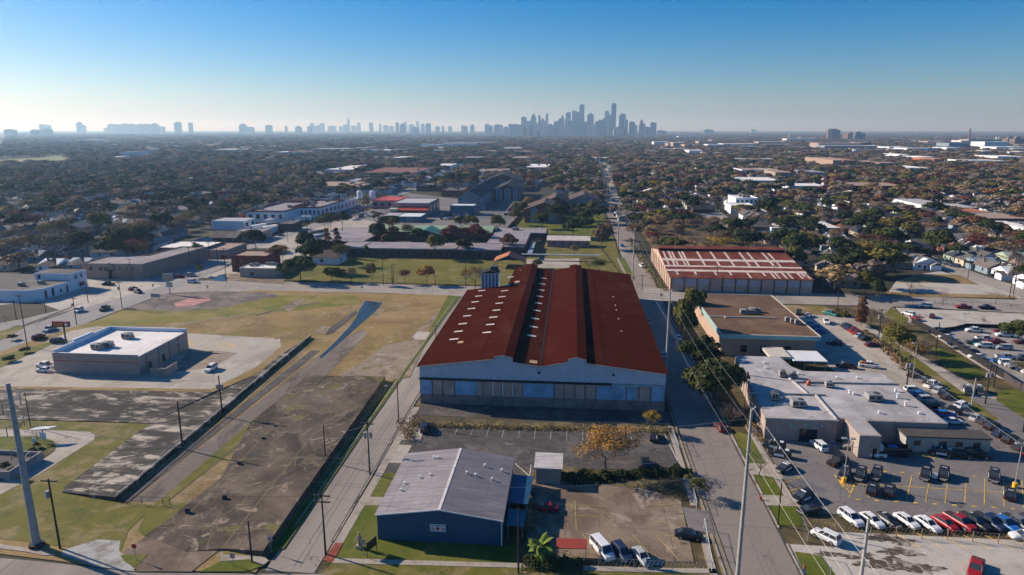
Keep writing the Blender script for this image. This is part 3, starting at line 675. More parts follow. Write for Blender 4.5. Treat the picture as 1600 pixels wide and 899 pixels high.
# doors along the front: (from, to, kind), measured along the front wall (pixels of the front wall base)
def fx(px):return WX0+(px-656)/(1039-656)*(WX1-WX0)
MB().box(WX0-.05,fx(957),WY0-.35,WY0-.02,HD-.35,HD+.05).build('door_track',M['dark'],wh)
MB().box(fx(957),WX1,WY0-.30,WY0-.02,HD-.35,HD-.05).build('door_track',M['teal'],wh)
for a,b_,kind in ((657.5,675,'b'),(677,691.5,'t'),(694,710.5,'t'),(712.5,756.5,'bt'),(758,770.5,'t'),(773,786,'t'),(789,802,'t'),(805,818.5,'t'),(820,868,'b'),(870,883.5,'t'),(885,899,'t'),(901.5,915.5,'t'),(918,932,'t'),(934,979,'b'),(981,998,'bt'),(1000,1015.5,'t'),(1018,1037.5,'b')):
    x0,x1=fx(a),fx(b_);mb=MB()
    y=WY0-(.12 if kind == 't' else .08)
    mb.box(x0,x1,y,WY0-.0,2.35,HD-.36,0 if kind == 't' else 1)
    mb.box(x0,x1,y,WY0-.0,.15,2.35,2)
    if kind == 'bt':mb.box(x0+(x1-x0)*.82,x1,y-.03,y-.003,2.36,HD-.4,0)
    mb.build('sliding_door',[M['whdoor'],M['whblue'],M['whlow']],wh)
for a in (788,772,803.5):
    MB().box(fx(a)-.12,fx(a)+.12,WY0-.16,WY0-.01,2.3,HD-.4).build('white_jamb',M['white'],wh)
for px_ in (845,959):
    x=fx(px_)
    l=MB().tube([(x,WY0-.0,8.3),(x,WY0-.7,8.5),(x,WY0-.95,8.3)],.05,6).ellip((x,WY0-1.0,8.1),(.38,.38,.22),8,5).build('wall_lamp',M['blackm'],wh)
LAND.append((-6,134,'rust-red warehouse'))

# striped cooling tower standing against the warehouse
ct=T('cooling_tower','narrow white and blue striped sheet-metal tower beside the rust-red warehouse','tower',(-25,205.8,0))
tw=sheetmat('striped_tower_siding',(.60,.60,.66),(.5,.5,.56),1.0,'x',.9,.3)
MB().box(-27.5,-22.2,203.4,208.2,0,13.9).build('shaft',tw,ct)
for i in range(5):
    MB().box(-27.2+i*1.08,-26.75+i*1.08,203.28,203.39,.1,13.6).build('louvre_strip',M['bluewall'],ct)
MB().add([(-27.7,203.2,13.9),(-22.0,203.2,13.9),(-22.0,208.4,13.9),(-27.7,208.4,13.9),(-24.85,203.2,14.7),(-24.85,208.4,14.7)],[(0,1,4),(2,3,5),(1,2,5,4),(3,0,4,5),(3,2,1,0)]).build('roof',M['dark'],ct)
MB().box(-24.8,-22.6,205.8,207.8,14.2,15.5).build('fan_housing',M['hvacd'],ct)
LAND.append((-25,206,'striped cooling tower'))

# ================================================================== blue metal building with grey roof
bb=T('metal_building','deep blue metal building with weathered grey low-pitched roof and logo sign','building',(-17.7,93,0))
x0,x1,y0,y1,xr,he,hr=-26.6,-8.85,84.1,102.4,-17.6,4.15,5.4
mb=MB().add([(x0,y0,0),(x1,y0,0),(x1,y1,0),(x0,y1,0),(x0,y0,he),(x1,y0,he),(x1,y1,he),(x0,y1,he),(xr,y0,hr),(xr,y1,hr)],
              [(0,1,5,8,4),(2,3,7,9,6),(1,2,6,5),(3,0,4,7),(5,6,9,8),(7,4,8,9)])
mb.build('wall',M['bluewall'],bb)
MB().slab((x0-.25,y0-.3,he),(xr,y0-.3,hr+.05),(xr,y1+.25,hr+.05),(x0-.25,y1+.25,he),.08).build('roof_slope',M['greyroof'],bb)
MB().slab((xr,y0-.3,hr+.05),(x1+.25,y0-.3,he),(x1+.25,y1+.25,he),(xr,y1+.25,hr+.05),.08).build('roof_slope',M['greyroof2'],bb)
MB().slab((xr-.2,y0-.32,hr+.07),(xr+.2,y0-.32,hr+.07),(xr+.2,y1+.27,hr+.07),(xr-.2,y1+.27,hr+.07),.05).build('ridge_cap',M['skyl'],bb)
MB().slab((x0-.27,y0-.36,he+.03),(xr,y0-.36,hr+.08),(xr,y0-.301,hr+.08),(x0-.27,y0-.301,he+.03),.16).slab((xr,y0-.36,hr+.08),(x1+.27,y0-.36,he+.03),(x1+.27,y0-.301,he+.03),(xr,y0-.301,hr+.08),.16).build('eave_trim',M['white'],bb)
MB().box(x1-.1,x1+.05,y0-.06,y0+.02,0,he-.1).build('corner_trim',M['white'],bb)
for (a,c_) in ((679,726),):pass
for x,y in ((-21.6,99.8),(-20.9,99.6),(-22.5,93.5),(-24.5,92),(-21,94),(-15.4,94.8),(-14,94.6),(-11.4,94.2),(-10.2,97.4),(-24.6,90),(-13,98)):
    z=he+(hr-he)*(1-abs(x-xr)/9)+.05;vent(bb,x,y,z,.28,.12)
sg=MB().box(-19.0,-16.8,y0-.1,y0-.02,1.9,3.0).build('logo_sign',M['white'],bb)
mb=MB().ellip((-17.9,y0-.11,2.35),(.28,.03,.28),12,6)
e_=mb.build('logo_emblem',M['redline'],bb)
mb=MB()
for i in range(9):mb.box(-18.85+i*.22,-18.85+i*.22+.15,y0-.12,y0-.1,2.72,2.88)
for xx in (-18.9,-17.45):
    for j in range(3):mb.box(xx,xx+.55,y0-.12,y0-.1,2.05+j*.18,2.12+j*.18)
mb.build('sign_lettering',M['blackm'],bb)
for p in (sg,e_):pass
LAND.append((-17.7,93,'blue metal building'))
# lean-to canopies on its right side
cn=T('lean_to_canopy','flat blue metal canopy on posts along the side of the blue building','canopy',(-7.2,97,0))
MB().slab((-8.6,90.6,3.1),(-5.6,90.6,2.9),(-5.3,99.0,2.9),(-8.6,99.0,3.1),.1).build('canopy_roof',M['bluewall'],cn)
for x,y in ((-5.8,91),(-5.6,98.6),(-8.4,91),(-5.7,94.8)):MB().tube([(x,y,0),(x,y,2.85)],.06,6).build('post',M['galv'],cn)
cn=T('tarp_shelter','small sagging blue shelter in front of the side canopy','shelter',(-7.0,87.5,0))
MB().slab((-8.4,86,2.2),(-5.9,86,2.0),(-5.8,90,2.2),(-8.4,90,2.5),.08).build('shelter_roof',M['tealwall'],cn)
for x,y in ((-6.1,86.2),(-6.0,89.8),(-8.2,86.2),(-8.2,89.8)):MB().tube([(x,y,0),(x,y,2.1)],.05,6).build('post',M['galv'],cn)
# beige shed
sh=T('storage_shed','small beige storage shed with pale grey flat roof beside the blue building','shed',(-3,104,0))
MB().box(-5.0,-1.0,101.7,106.2,0,2.95).build('wall',M['shedwall'],sh)
MB().slab((-5.35,101.3,3.15),(-.65,101.3,3.15),(-.65,106.5,3.35),(-5.35,106.5,3.35),.14).build('roof',M['paleroof'],sh)
door(sh,'+x',103,104,2.1,-1.0,'shedwall')
LAND.append((-3,104,'beige storage shed'))
rs=T('lean_roof','low corrugated bright red roof beside the palm at the brown lot','canopy',(1.5,83,0))
MB().slab((-1.2,81.6,1.9),(3.0,81.8,1.9),(3.0,83.6,2.2),(-1.2,83.5,2.2),.1).build('roof_sheet',sheetmat('red_corrugated_sheet',(.34,.06,.04),(.28,.05,.035),.3,'x',.5),rs)
for x,y in ((-1,81.8),(2.8,82),(-1,83.3),(2.8,83.4)):MB().tube([(x,y,0),(x,y,1.85)],.05,6).build('post',M['galv'],rs)

# ================================================================== tan store, left
st=T('store_building','tan block store with bright white roof, red stripe and three rooftop units','store',(-111.5,152,0))
x0,x1,y0,y1=-122.6,-101.2,143.6,164.6
mb=MB().box(x0,x1,y0,y1,0,4.7);mb.build('wall',M['tanwall'],st)
MB().box(x0+.4,x1-.2,y0+.4,y1-.4,4.69,4.78).build('roof',M['whiteroof'],st)
MB().box(x0,x1,y0,y0+.35,4.71,5.35).box(x0,x0+.35,y0+.36,y1-.36,4.71,5.9).box(x0,x1,y1-.35,y1,4.71,5.7).box(x0-.6,x0-.01,151,158,4.2,6.2).build('parapet',M['whitewall'],st)
MB().box(x0-.02,x1+.02,y0-.03,y0-.003,3.3,3.45).build('red_stripe',M['redline'],st)
MB().box(x0-.03,x1+.03,y0-.05,y0-.003,3.5,5.35).build('fascia_panel',M['tanwall'],st)
for x,y in ((-113,157.5),(-113.4,150.3),(-114.8,148.6)):hvac(st,x,y,4.78,2.4,1.6,1.2)
for y in (146.5,151.5,156,160):MB().box(x1+.003,x1+.06,y,y+.15,.1,4.6).build('downpipe',M['dark'],st)
for y in (147.2,152.8):door(st,'+x',y,y+1.1,2.3,x1,'brickwall')
MB().tube([(x1,158.4,3.6),(x1+.6,158.4,3.7)],.04,5).box(x1+.5,x1+1.1,158.2,158.6,3.6,3.75).build('wall_light',M['white'],st)
for x in (x1-.6,x1+.5):pass
LAND.append((-111.5,152,'tan white-roofed store'))
de=T('dumpster_enclosure','open-topped tan block dumpster enclosure beside the tan store','enclosure',(-96,146,0))
MB().box(-98.6,-94.6,143.6,143.9,0,2.2).box(-94.9,-94.6,143.91,148.4,0,2.2).box(-98.6,-98.3,143.91,146.4,0,2.2).build('block_wall',M['tanwall'],de)
MB().box(-98.2,-97.3,148.2,148.45,0,2.2).build('gate_panel',M['tanwall'],de)
# roadside pylon sign
sg=T('pylon_sign','dark red box sign with yellow lettering on a green pole by the avenue','sign',(-137.5,163.5,0))
px_,py_=G(103,533)
sg.location=(px_,py_,0);sg['_o']=(px_,py_,0)
MB().tube([(px_,py_,0),(px_,py_,4.4)],.22,8).build('pole',simple('green_grey_pole',(.07,.12,.10)),sg)
MB().box(px_-3.0,px_+1.7,py_-.45,py_+.45,4.1,5.6).build('sign_box',simple('maroon_sign_box',(.22,.02,.035),.4),sg)
def text(body,size,loc,mat,parent,rot=(R(90),0,0),name='sign_text',depth=.02,sx=1.0):
    cu=bpy.data.curves.new(name,'FONT');cu.body=body;cu.size=size;cu.align_x='CENTER';cu.align_y='CENTER';cu.extrude=depth
    o=bpy.data.objects.new(name,cu)
    me=bpy.data.meshes.new_from_object(o)
    bpy.data.objects.remove(o)
    o=bpy.data.objects.new(name,me);COL.objects.link(o);me.materials.clear();me.materials.append(mat)
    p=parent.get('_o',(0,0,0)) if parent else (0,0,0)
    o.location=(loc[0]-p[0],loc[1]-p[1],loc[2]-p[2]);o.rotation_euler=rot;o.scale=(sx,1,1);o.parent=parent
    return o
ylet=simple('yellow_lettering',(.75,.42,.05),.5)
text('Advance',1.0,(px_-1.2,py_-.47,5.05),ylet,sg,sx=.82)
text('Auto Parts',.5,(px_-1.2,py_-.47,4.45),ylet,sg)
MB().prism([(px_+.75,py_-.5),(px_+1.5,py_-.5),(px_+1.5,py_-.46),(px_+.75,py_-.46)],4.4,5.3).build('flag_mark',M['white'],sg)

# ================================================================== white plaster building, far left
wb=T('office_building','white plaster building stepping up to two storeys with dark openings','building',(-190,215,0))
wall=M['whitewall']
MB().prism([(-240,206),(-183.5,208.2),(-180.3,211.2),(-179.4,223.6),(-240,223.6)],0,4.0).build('low_wing',wall,wb)
MB().prism([(-239.7,206.5),(-184,208.6),(-180.8,211.6),(-179.8,223.5),(-239.7,223.5)],3.9,4.05).build('low_roof',M['darkroof'],wb)
MB().prism([(-193,223.65),(-179.3,223.65),(-179,231.5),(-193,231.5)],0,6.6).build('tall_wing',wall,wb)
MB().prism([(-192.7,223.9),(-179.6,223.9),(-179.3,231.2),(-192.7,231.2)],6.5,6.66).build('tall_roof',M['darkroof'],wb)
MB().box(-240,-195,224,236,0,3.4).build('rear_wing',M['tanwall'],wb);MB().box(-239.7,-195.3,224.3,235.7,3.3,3.46).build('rear_roof',M['darkroof'],wb)
for a,c_,z0,z1 in ((211.9,214.4,.3,3.1),(214.9,217.7,.3,3.3),(218.4,219.2,.9,2.3),(221.2,222.2,.3,2.9),(227.2,229.8,1.0,2.6),(225.6,226.4,4.2,5.7),(228.2,229,4.2,5.7)):
    xx=-180.3+(a-211.2)*(.9/12.4) if a<223.6 else-179.2
    xx=-180.3+.9/12.4*(a-211.2)+.06 if a<223.6 else-179.25+.3
    win(wb,'+x',a,c_,z0,z1,xx,t=.1)
win(wb,'-y',-191.8,-190.6,4.4,6.0,223.6)
hvac(wb,-190,214,4.05,1.8,1.4,1.0);hvac(wb,-186,218,4.05,1.8,1.4,1.0)
LAND.append((-185,215,'white two-storey building'))

# long beige brick building
bg_=poly_building('brick_building','long low beige brick building with grey roof at the avenue corner','building',[(-191,244.5),(-166.0,245.2),(-162.0,286),(-174,286),(-176,264),(-191,263)],5.8,M['tanwall2'],M['strfront'],par=.4)
for x in (-187.5,-183.5,-181.5,-175.5,-173,-170.5):win(bg_,'-y',x,x+1.1,3.6,4.7,244.5+(x+191)*.028,glass='glass',frame='brickwall')
door(bg_,'-y',-180,-178.4,3.2,244.75,'dark');MB().box(-180.6,-177.8,243.6,244.7,3.4,3.7).build('door_hood',M['dark'],bg_)
MB().tube([(-177.4,244.6,.2),(-177.2,244.5,5.5),(-179.5,244.6,6.6)],.15,6).build('flue_pipe',M['dark'],bg_)
LAND.append((-177,258,'long beige brick building'))
t=block('annex_building','pale annex with tan roof attached behind the beige brick building','building',-166,-156,291,311,3.6,M['tanwall'],M['tanroof'],par=.25)
t=block('carport_building','white flat canopy roof on dark posts behind the beige brick building','carport',-188,-166,290,308,4.6,M['brickwall'],M['whiteroof'],par=.15)

# ================================================================== corner buildings by the lawn
rb=block('brick_building','dark red brick two-storey building with tan roof beside the avenue','building',-138.5,-123.5,262,275,6.6,M['redbrick'],M['tanroof'],par=.4)
for x in (-137.4,-134.8,-132.8,-130.6,-128.8):win(rb,'-y',x,x+(1.6 if x<-137 else .8),3.6,5.4,262,frame='redbrick2')
LAND.append((-131,266,'dark red brick building'))
wf=block('drive_in_building','small flat-roofed white restaurant building with rounded fascia and rooftop units','restaurant',-130.5,-116,252.5,263,3.6,M['shedwall'],M['whiteroof'],par=.3,parm=M['cream'])
for x,y in ((-127.5,257),(-126,258.5),(-122,260),(-120,260)):hvac(wf,x,y,3.6,1.6,1.2,1.0)
win(wf,'-y',-126.5,-124.5,.8,2.4,252.5)
hs=gable('house','small white house half hidden by evergreen trees at the lawn corner','house',-112,-100,280,291,3.4,5.6,M['whitewall'],M['brownapt'],'x')
win(hs,'+x',283,284.2,1.2,2.5,-100);win(hs,'-y',-108,-106.6,1.2,2.5,280)

# ================================================================== school
sc=T('school_building','sprawling single-storey school with grey flat roofs around a courtyard','school',(-72,310,0))
SW,SR=M['brickwall'],M['strfront']
for (a,c_,y0,y1,h,nm) in ((-107.5,-31.4,299.6,317.5,4.2,'front_wing'),(-124.5,-100,317.6,367,4.2,'left_wing'),(-40.5,-21.2,308.5,353,4.25,'right_wing'),(-41.0,-13,353.1,371,4.2,'rear_wing')):
    y0_=y0 if nm != 'right_wing' else 317.6
    MB().box(a,c_,y0_,y1,0,h).build(nm,SW,sc)
    MB().box(a+.4,c_-.4,y0_+.4,y1-.4,h-.01,h+.08).build('flat_roof',SR,sc)
    MB().box(a-.1,c_+.1,y0_-.1,y0_-.003,h-.35,h+.12).build('roof_edge',M['aptwall'],sc)
MB().box(-31.3,-21.3,308.6,317.5,0,4.2).build('corner_wing',SW,sc);MB().box(-31.0,-21.7,309,317.2,4.19,4.27).build('flat_roof',SR,sc)
MB().box(-96.5,-96.2,300,317.4,4.2,4.6).build('roof_curb',M['cream'],sc);MB().box(-52.5,-52.2,300,317.4,4.2,4.6).build('roof_curb',M['cream'],sc)
g_=MB();g_.slab((-106,349.5,4.6),(-41.4,349.5,4.6),(-41.0,360.5,6.6),(-106,360.5,6.6),.15);g_.slab((-106,360.5,6.6),(-41.0,360.5,6.6),(-41,371,4.6),(-106,371,4.6),.15)
g_.build('green_roof',M['greenroof'],sc);MB().box(-105,-42,350.5,370.5,0,4.5).build('hall_wall',SW,sc)
g_=MB();g_.slab((-83.4,340,4.4),(-75.0,340,7.0),(-75.0,358,7.0),(-83.4,352,4.4),.15);g_.slab((-75.0,340,7.0),(-66.6,340,4.4),(-66.6,352,4.4),(-75.0,358,7.0),.15)
g_.build('green_gable',M['greenroof2'],sc)
MB().add([(-82.4,340.4,0),(-67.6,340.4,0),(-67.6,350.4,0),(-82.4,350.4,0),(-82.4,340.4,4.4),(-67.6,340.4,4.4),(-75,340.4,6.8),(-67.6,350.4,4.4),(-82.4,350.4,4.4)],[(0,1,5,6,4),(1,2,7,5),(3,0,4,8)]).build('entrance_wall',SW,sc)
for x in (-104.6,-100.5,-95.2,-92.7,-89.2,-85.6,-82.4,-78.6,-75.8,-66.8,-64,-59.5,-56.8,-53.8,-50.8,-48.2,-44,-41.6,-38):win(sc,'-y',x,x+.9,1.3,2.7,299.6,frame='brickwall')
hvac(sc,-30,362,4.3,3.4,2,1.2);hvac(sc,-104,352,4.3,1.6,1.2,.8)
for x,y in ((-29,338),(-25,345),(-33,350),(-36,358),(-20,360),(-112,325),(-108,350),(-27,366),(-17,367)):vent(sc,x,y,4.3,.5,.3)
MB().tube([(-58.5,309,4.28),(-58.5,309,4.36)],2.2,16).build('round_roof_patch',M['tanroof'],sc)
LAND.append((-72,302,'grey-roofed school'))
pt=T('classroom_block','long narrow classroom block with white and rust striped metal roof','building',(-1,340,0))
MB().box(-11.8,9.2,334.5,342,0,3.3).build('wall',M['pinkwall'],pt)
MB().slab((-12.2,334,3.5),(9.6,334,3.5),(9.6,342.6,4.6),(-12.2,342.6,4.6),.15).build('roof',sheetmat('striped_metal_roof',(.62,.56,.52),(.45,.33,.27),1.3,'x',.45),pt)
for x in (-9,-5,-1,3,7):win(pt,'-y',x,x+1.2,1.4,2.4,334.5,frame='shedwall')
cw=T('covered_walkway','long white covered walkway roof crossing the school lawn','walkway',(-14,310,0))
MB().box(-19.6,-17.4,300,331,2.8,2.95).box(-22,13,297.5,299.6,2.7,2.85).build('walkway_roof',M['aptwall'],cw)
for y in (302,309,316,323,330):MB().tube([(-18.5,y,0),(-18.5,y,2.8)],.07,5).build('post',M['galv'],cw)
for x in (-12,-4,4,12):MB().tube([(x,298.5,0),(x,298.5,2.7)],.07,5).build('post',M['galv'],cw)
pv=T('picnic_pavilion','open gabled pavilion with terracotta and dark brown roof behind the warehouse','pavilion',(-25.5,283,0))
MB().slab((-32.6,279,3.0),(-26.3,279,5.6),(-26.3,290,5.6),(-32.6,290,3.0),.15).build('roof_slope',M['orangeroof'],pv)
MB().slab((-26.3,279,5.6),(-19.2,279,2.8),(-19.2,290,2.8),(-26.3,290,5.6),.15).build('roof_slope',simple('dark_brown_roof',(.10,.045,.035)),pv)
for x,y in ((-32,279.5),(-19.8,279.5),(-32,289.5),(-19.8,289.5)):MB().box(x-.2,x+.2,y-.2,y+.2,0,2.8).build('post',M['cream'],pv)
LAND.append((-25.5,283,'terracotta-roofed pavilion'))

# ================================================================== striped rusty warehouse, right
sw=T('warehouse','long salmon-walled warehouse with rust roof crossed by cream sheet stripes','warehouse',(61,262,0))
X0,X1,Y0,Y1,ZR=35.9,85.6,243.2,305,9.2
YR=280.5
salm=groundmat('salmon_rusty_wall',(.46,.33,.26),[((.30,.17,.11),.3,.56,.7,.4,(1,1,.2)),((.52,.42,.36),.5,.5,.7)],.12)
MB().add([(X0,Y0,0),(X1,Y0,0),(X1,Y1,0),(X0,Y1,0),(X0,Y0,5.2),(X1,Y0,5.2),(X1,Y1,5.4),(X0,Y1,5.4),(X0,YR,ZR-.1),(X1,YR,ZR-.1)],
         [(0,1,5,4),(2,3,7,6),(1,2,6,9,5),(3,0,4,8,7),(4,5,9,8),(6,7,8,9)]).build('wall',salm,sw)
def zr(y):return 5.3+(y-Y0)/(YR-Y0)*(ZR-5.3) if y<YR else ZR-(y-YR)/(Y1-YR)*(ZR-5.5)
MB().slab((X0-.3,Y0-.5,zr(Y0)-.02),(X1+.4,Y0-.5,zr(Y0)-.02),(X1+.4,YR,ZR),(X0-.3,YR,ZR),.12).slab((X0-.3,YR,ZR),(X1+.4,YR,ZR),(X1+.4,Y1+.4,5.45),(X0-.3,Y1+.4,5.45),.12).build('rust_roof',M['rust3'],sw)
MB().slab((X0,277.5,ZR+.75),(X1,277.5,ZR+.75),(X1,280.9,ZR+1.1),(X0,280.9,ZR+1.1),.1).slab((X0,280.9,ZR+1.1),(X1,280.9,ZR+1.1),(X1,284.5,ZR+.75),(X0,284.5,ZR+.75),.1).build('ridge_monitor',M['rust3'],sw)
MB().box(X0,X1,278,278.2,ZR-.5,ZR+.7).build('monitor_side',M['dark'],sw)
rnd=random.Random(5)
cs=simple('cream_roof_sheet',(.62,.50,.43),.6,var=.25,scale=.6)
def strip(xa,ya,xb,yb,nm='cream_sheet',m=None):
    MB().slab((xa,ya,zr(ya)+.04),(xb,ya,zr(ya)+.04),(xb,yb,zr(yb)+.04),(xa,yb,zr(yb)+.04),.035).build(nm,m or cs,sw)
for ya,yb in ((263.8,266.6),(256.0,257.8),(250.2,252.6)):strip(X0-.2,ya,X1+.3,yb)
for x in (39.0,44.4,50.4,55.8,61.2,67.0,70.2,76.0):strip(x,257.85,x+.8,263.75);strip(x+.1,266.65,x+.9,277.3)
for x in (37.0,40.4,78.4,43.2):strip(x,257.9,x+.6,263.7);strip(x,266.7,x+.7,276.5)
for x in (38.6,45.2,52.4,57.8,64.0,69.6,72.5,74.0,76.5,78.5,82.0,83.4,84.6):strip(x,243.6 if x>60 and int(x)%2 == 0 else 246.2,x+.7,250.15)
for x in (37.5,43,50,57,64,71,78):strip(x,284.9,x+2.2,287.4)
wp=simple('louvred_window_panels',(.38,.42,.46),.5,var=.3,scale=2)
for i in range(11):
    x=X0+.6+i*4.5
    if i in (0,1):pass
    f=MB().box(x+.3,x+4.0,Y0-.1,Y0-.003,2.4,4.7).build('window',wp if i%4 != 3 else salm,sw)
    mb=MB()
    for k in range(6):mb.box(x+.5+k*.6,x+.58+k*.6,Y0-.13,Y0-.102,2.45,4.65)
    mb.build('mullions',M['whlow'],sw).parent=f
    MB().box(x-.25,x+.05,Y0-.25,Y0-.003,0,5.1).build('pilaster',M['redbrick2'],sw)
for i in range(11):MB().box(X0-.3,X0-.003,246+i*5.4,246.5+i*5.4,0,6.0).build('pilaster',salm,sw)
MB().tube([(75.8,Y0-.2,.3),(75.8,Y0-.3,4),(75.1,Y0-.3,4.6)],.16,6).build('vent_pipe',M['galv'],sw)
LAND.append((61,246,'striped rust-roofed warehouse'))

# ================================================================== brown-roofed building
bx0,bx1,by0,by1=38.6,63.3,170,214.5
br=T('office_building','flat brown gravel-roofed building edged with a pale teal fascia','building',(51,192,0))
MB().box(bx0+.6,bx1-.8,by0+1.2,by1-.4,0,5.0).build('wall',groundmat('salmon_tan_wall',(.42,.30,.23),[((.34,.24,.18),.3,.5,.7)],.1),br)
MB().box(bx0+.2,bx1-.2,by0+.2,by1-.2,5.01,6.02).build('roof',M['graveled'],br)
MB().box(bx0,bx1,by0,by0+.19,5.02,6.1).box(bx0,bx0+.19,by0+.191,by1,5.02,6.1).box(bx1-.19,bx1,by0+.191,by1,5.02,6.1).build('fascia',M['teal'],br)
MB().box(bx0-.05,bx1+.05,by0-.05,by0+.3,6.1,6.18).box(bx0-.05,bx0+.3,by0+.301,by1,6.1,6.18).box(bx1-.3,bx1+.05,by0+.301,by1,6.1,6.18).box(bx0+.3,bx1-.3,by1-.3,by1,6.0,6.18).build('fascia_cap',M['cream'],br)
MB().box(bx0+.4,bx1-6,186.9,187.2,6.02,6.35).tube([(43,187,6.2),(43,185.6,6.2)],.12,6).build('roof_pipe',M['cream'],br)
for x,y,a in ((49.6,191.6,2.6),(52.8,193.6,2.8),(51.4,191.5,1.6)):hvac(br,x,y,6.02,a,1.5,1.0)
for x,y in ((59.0,184),(60.0,182.8),(60.8,181.6),(59.8,184.4)):hvac(br,x,y,6.02,1.0,1.0,1.1)
for x in (44,49,55):win(br,'-y',x,x+1.5,1.2,3,by0+1.2,frame='redbrick2')
LAND.append((51,185,'brown gravel-roofed building'))
ca=T('loading_canopy','low white canopy with cream fascia between the two flat-roofed buildings','canopy',(54,161,0))
MB().box(48.2,53.2,160,167.5,3.3,3.9).build('box_canopy',M['cream'],ca);MB().box(53.3,61.2,158.6,166.5,3.3,3.5).build('flat_canopy',M['white'],ca)
for x,y in ((48.5,160.3),(52.9,160.3),(56,159),(60.9,159),(60.9,166)):MB().tube([(x,y,0),(x,y,3.3)],.07,6).build('post',M['galv'],ca)

# ================================================================== police station
STN=[(36.9,121.7),(49.9,121.9),(49.95,123),(51.6,123),(51.5,115.8),(55.2,115.8),(55.3,122.4),(69.7,122.4),(69.6,148.9),(52.3,149),(50.6,151.8),(50.0,158.5),(39.6,158.5)]
ps=poly_building('police_station','sprawling flat stained white-roofed station building with many rooftop units','police station',STN,4.4,M['tanwall'],M['stroof'],par=0)
mb=MB()
mb.box(36.7,50.0,121.5,121.8,4.3,4.62)
for (xa,ya),(xb,yb) in (((37.0,134.0),(52.0,134.2)),((49.8,122.0),(50.0,134.0)),((48.6,134.5),(47.2,147.4)),((48.2,141.2),(69.5,141.8)),):
    d=(Vector((xb,yb))-Vector((xa,ya))).normalized()*.15;q=Vector((-d.y,d.x))
    mb.prism([(xa-q.x,ya-q.y),(xb-q.x,yb-q.y),(xb+q.x,yb+q.y),(xa+q.x,ya+q.y)],4.42,4.8)
mb.build('roof_curb',M['stroof'],ps)
for x,y,a,b_,c_ in ((41.0,131.2,1.3,1.5,1.4),(44.6,128.2,2.4,1.8,1.2),(46.4,144.6,1.2,1.2,1.3),(48.6,144.2,1.1,1.1,1.1),(54.3,139.2,1.3,1.2,1.0),(60.7,132.8,2.6,2.2,1.2)):hvac(ps,x,y,4.43,a,b_,c_)
for x,y,h_ in ((39.3,137.2,.7),(57.3,135.8,.7),(57.9,135.3,.5),(66.0,134.2,.9),(65.7,130.2,.8),(50.5,146.5,.4),(58,144.6,.3),(62.4,145,.3),(44.4,149.8,.3),(45,153.5,.3),(66.5,126.5,.3),(59,126,.4),(67.2,137.8,.6)):vent(ps,x,y,4.43,h_,.22)
MB().box(50.1,50.9,139.6,140.3,4.43,4.9).add([(50.2,139.7,4.9),(50.9,139.7,4.9),(50.9,140.3,4.9),(50.2,140.3,4.9),(50.7,140,5.9)],[(0,1,4),(1,2,4),(2,3,4),(3,0,4)]).build('orange_vent_hood',simple('orange_red_hood',(.55,.14,.08)),ps)
for x in (41.2,44.0,46.8,):MB().box(x,x+.5,121.62,121.69,3.1,3.6).build('wall_plaque',M['teal'],ps)
MB().box(43.2,46.4,121.6,121.69,.1,2.5).build('glass_entrance',M['glass'],ps)
MB().box(54.0,54.6,115.7,115.79,0,2).build('door',M['dark'],ps);MB().box(51.38,51.49,118,119,.1,2.1).build('door',M['whlow'],ps)
LAND.append((53,130,'white-roofed station'))
mo=T('modular_office','long beige modular office with dark flat roof beside the station','modular building',(67.6,122,0))
MB().box(60.8,75.2,118.6,121.9,.3,3.2).build('wall',sheetmat('beige_modular_siding',(.36,.35,.31),(.30,.29,.26),.5,'x',.85,.3),mo)
MB().box(60.6,75.4,118.4,122.1,3.2,3.45).build('roof',groundmat('dark_modular_roof',(.075,.067,.062),[((.11,.10,.092),.3,.5,.7)],.15),mo)
for x in (62.2,66.6,69.4,72.4):win(mo,'-y',x,x+1.1,1.7,2.5,118.6,frame='brickwall')
for x in (65.3,70.9):MB().box(x,x+.5,118.5,118.59,1.2,1.7).build('wall_box',simple('navy_box',(.03,.06,.16)),mo)
LAND.append((68,120,'beige modular office'))
# ------------------------------------------------------------------ mid-distance buildings, read off their roof corners at roof height
BLD=[]
def rb_(name,label,cat,nl,nr,far,h,wall,roof,**k):
    """nl, nr, far: pixels of the near-left, near-right and any far roof corner"""
    wins=k.pop('wins',0);un=k.pop('units',0);wr=k.pop('wr',0);storeys=k.pop('storeys',1);gl=k.pop('glass','glass')
    x0,y0=G(nl[0],nl[1],h);x1,y1=G(nr[0],nr[1],h);yn=(y0+y1)/2;yf=G(far[0],far[1],h)[1]
    yf=min(max(yf,yn+6),yn+(70 if yn>1100 else 120))
    t=block(name,label,cat,x0,x1,yn,yf,h,M[wall],M[roof],**k)
    sh_=h/storeys
    for s in range(storeys):
        for i in range(wins):
            a=x0+(x1-x0)*(i+.25)/wins;win(t,'-y',a,a+(x1-x0)/wins*.45,s*sh_+sh_*.35,s*sh_+sh_*.78,yn,glass=gl)
        for i in range(wr):
            a=yn+(yf-yn)*(i+.25)/wr;win(t,'+x',a,a+(yf-yn)/wr*.45,s*sh_+sh_*.35,s*sh_+sh_*.78,x1,glass=gl)
    rr=random.Random(int(x0*7+yn))
    for i in range(un):hvac(t,rr.uniform(x0+3,x1-3),rr.uniform(yn+2,yf-2),h+.03,2.4,2,1.5)
    BLD.append((x0,x1,yn,yf));return t,(x0,x1,yn,yf)
t,b=rb_('warehouse','low white metal warehouse with pale roof, first of the avenue strip','warehouse',(331,345),(380,346),(388,340.6),5.3,'whitewall','paleroof',wr=2,par=0)
LAND.append((b[0]+8,b[2],'white avenue warehouse'))
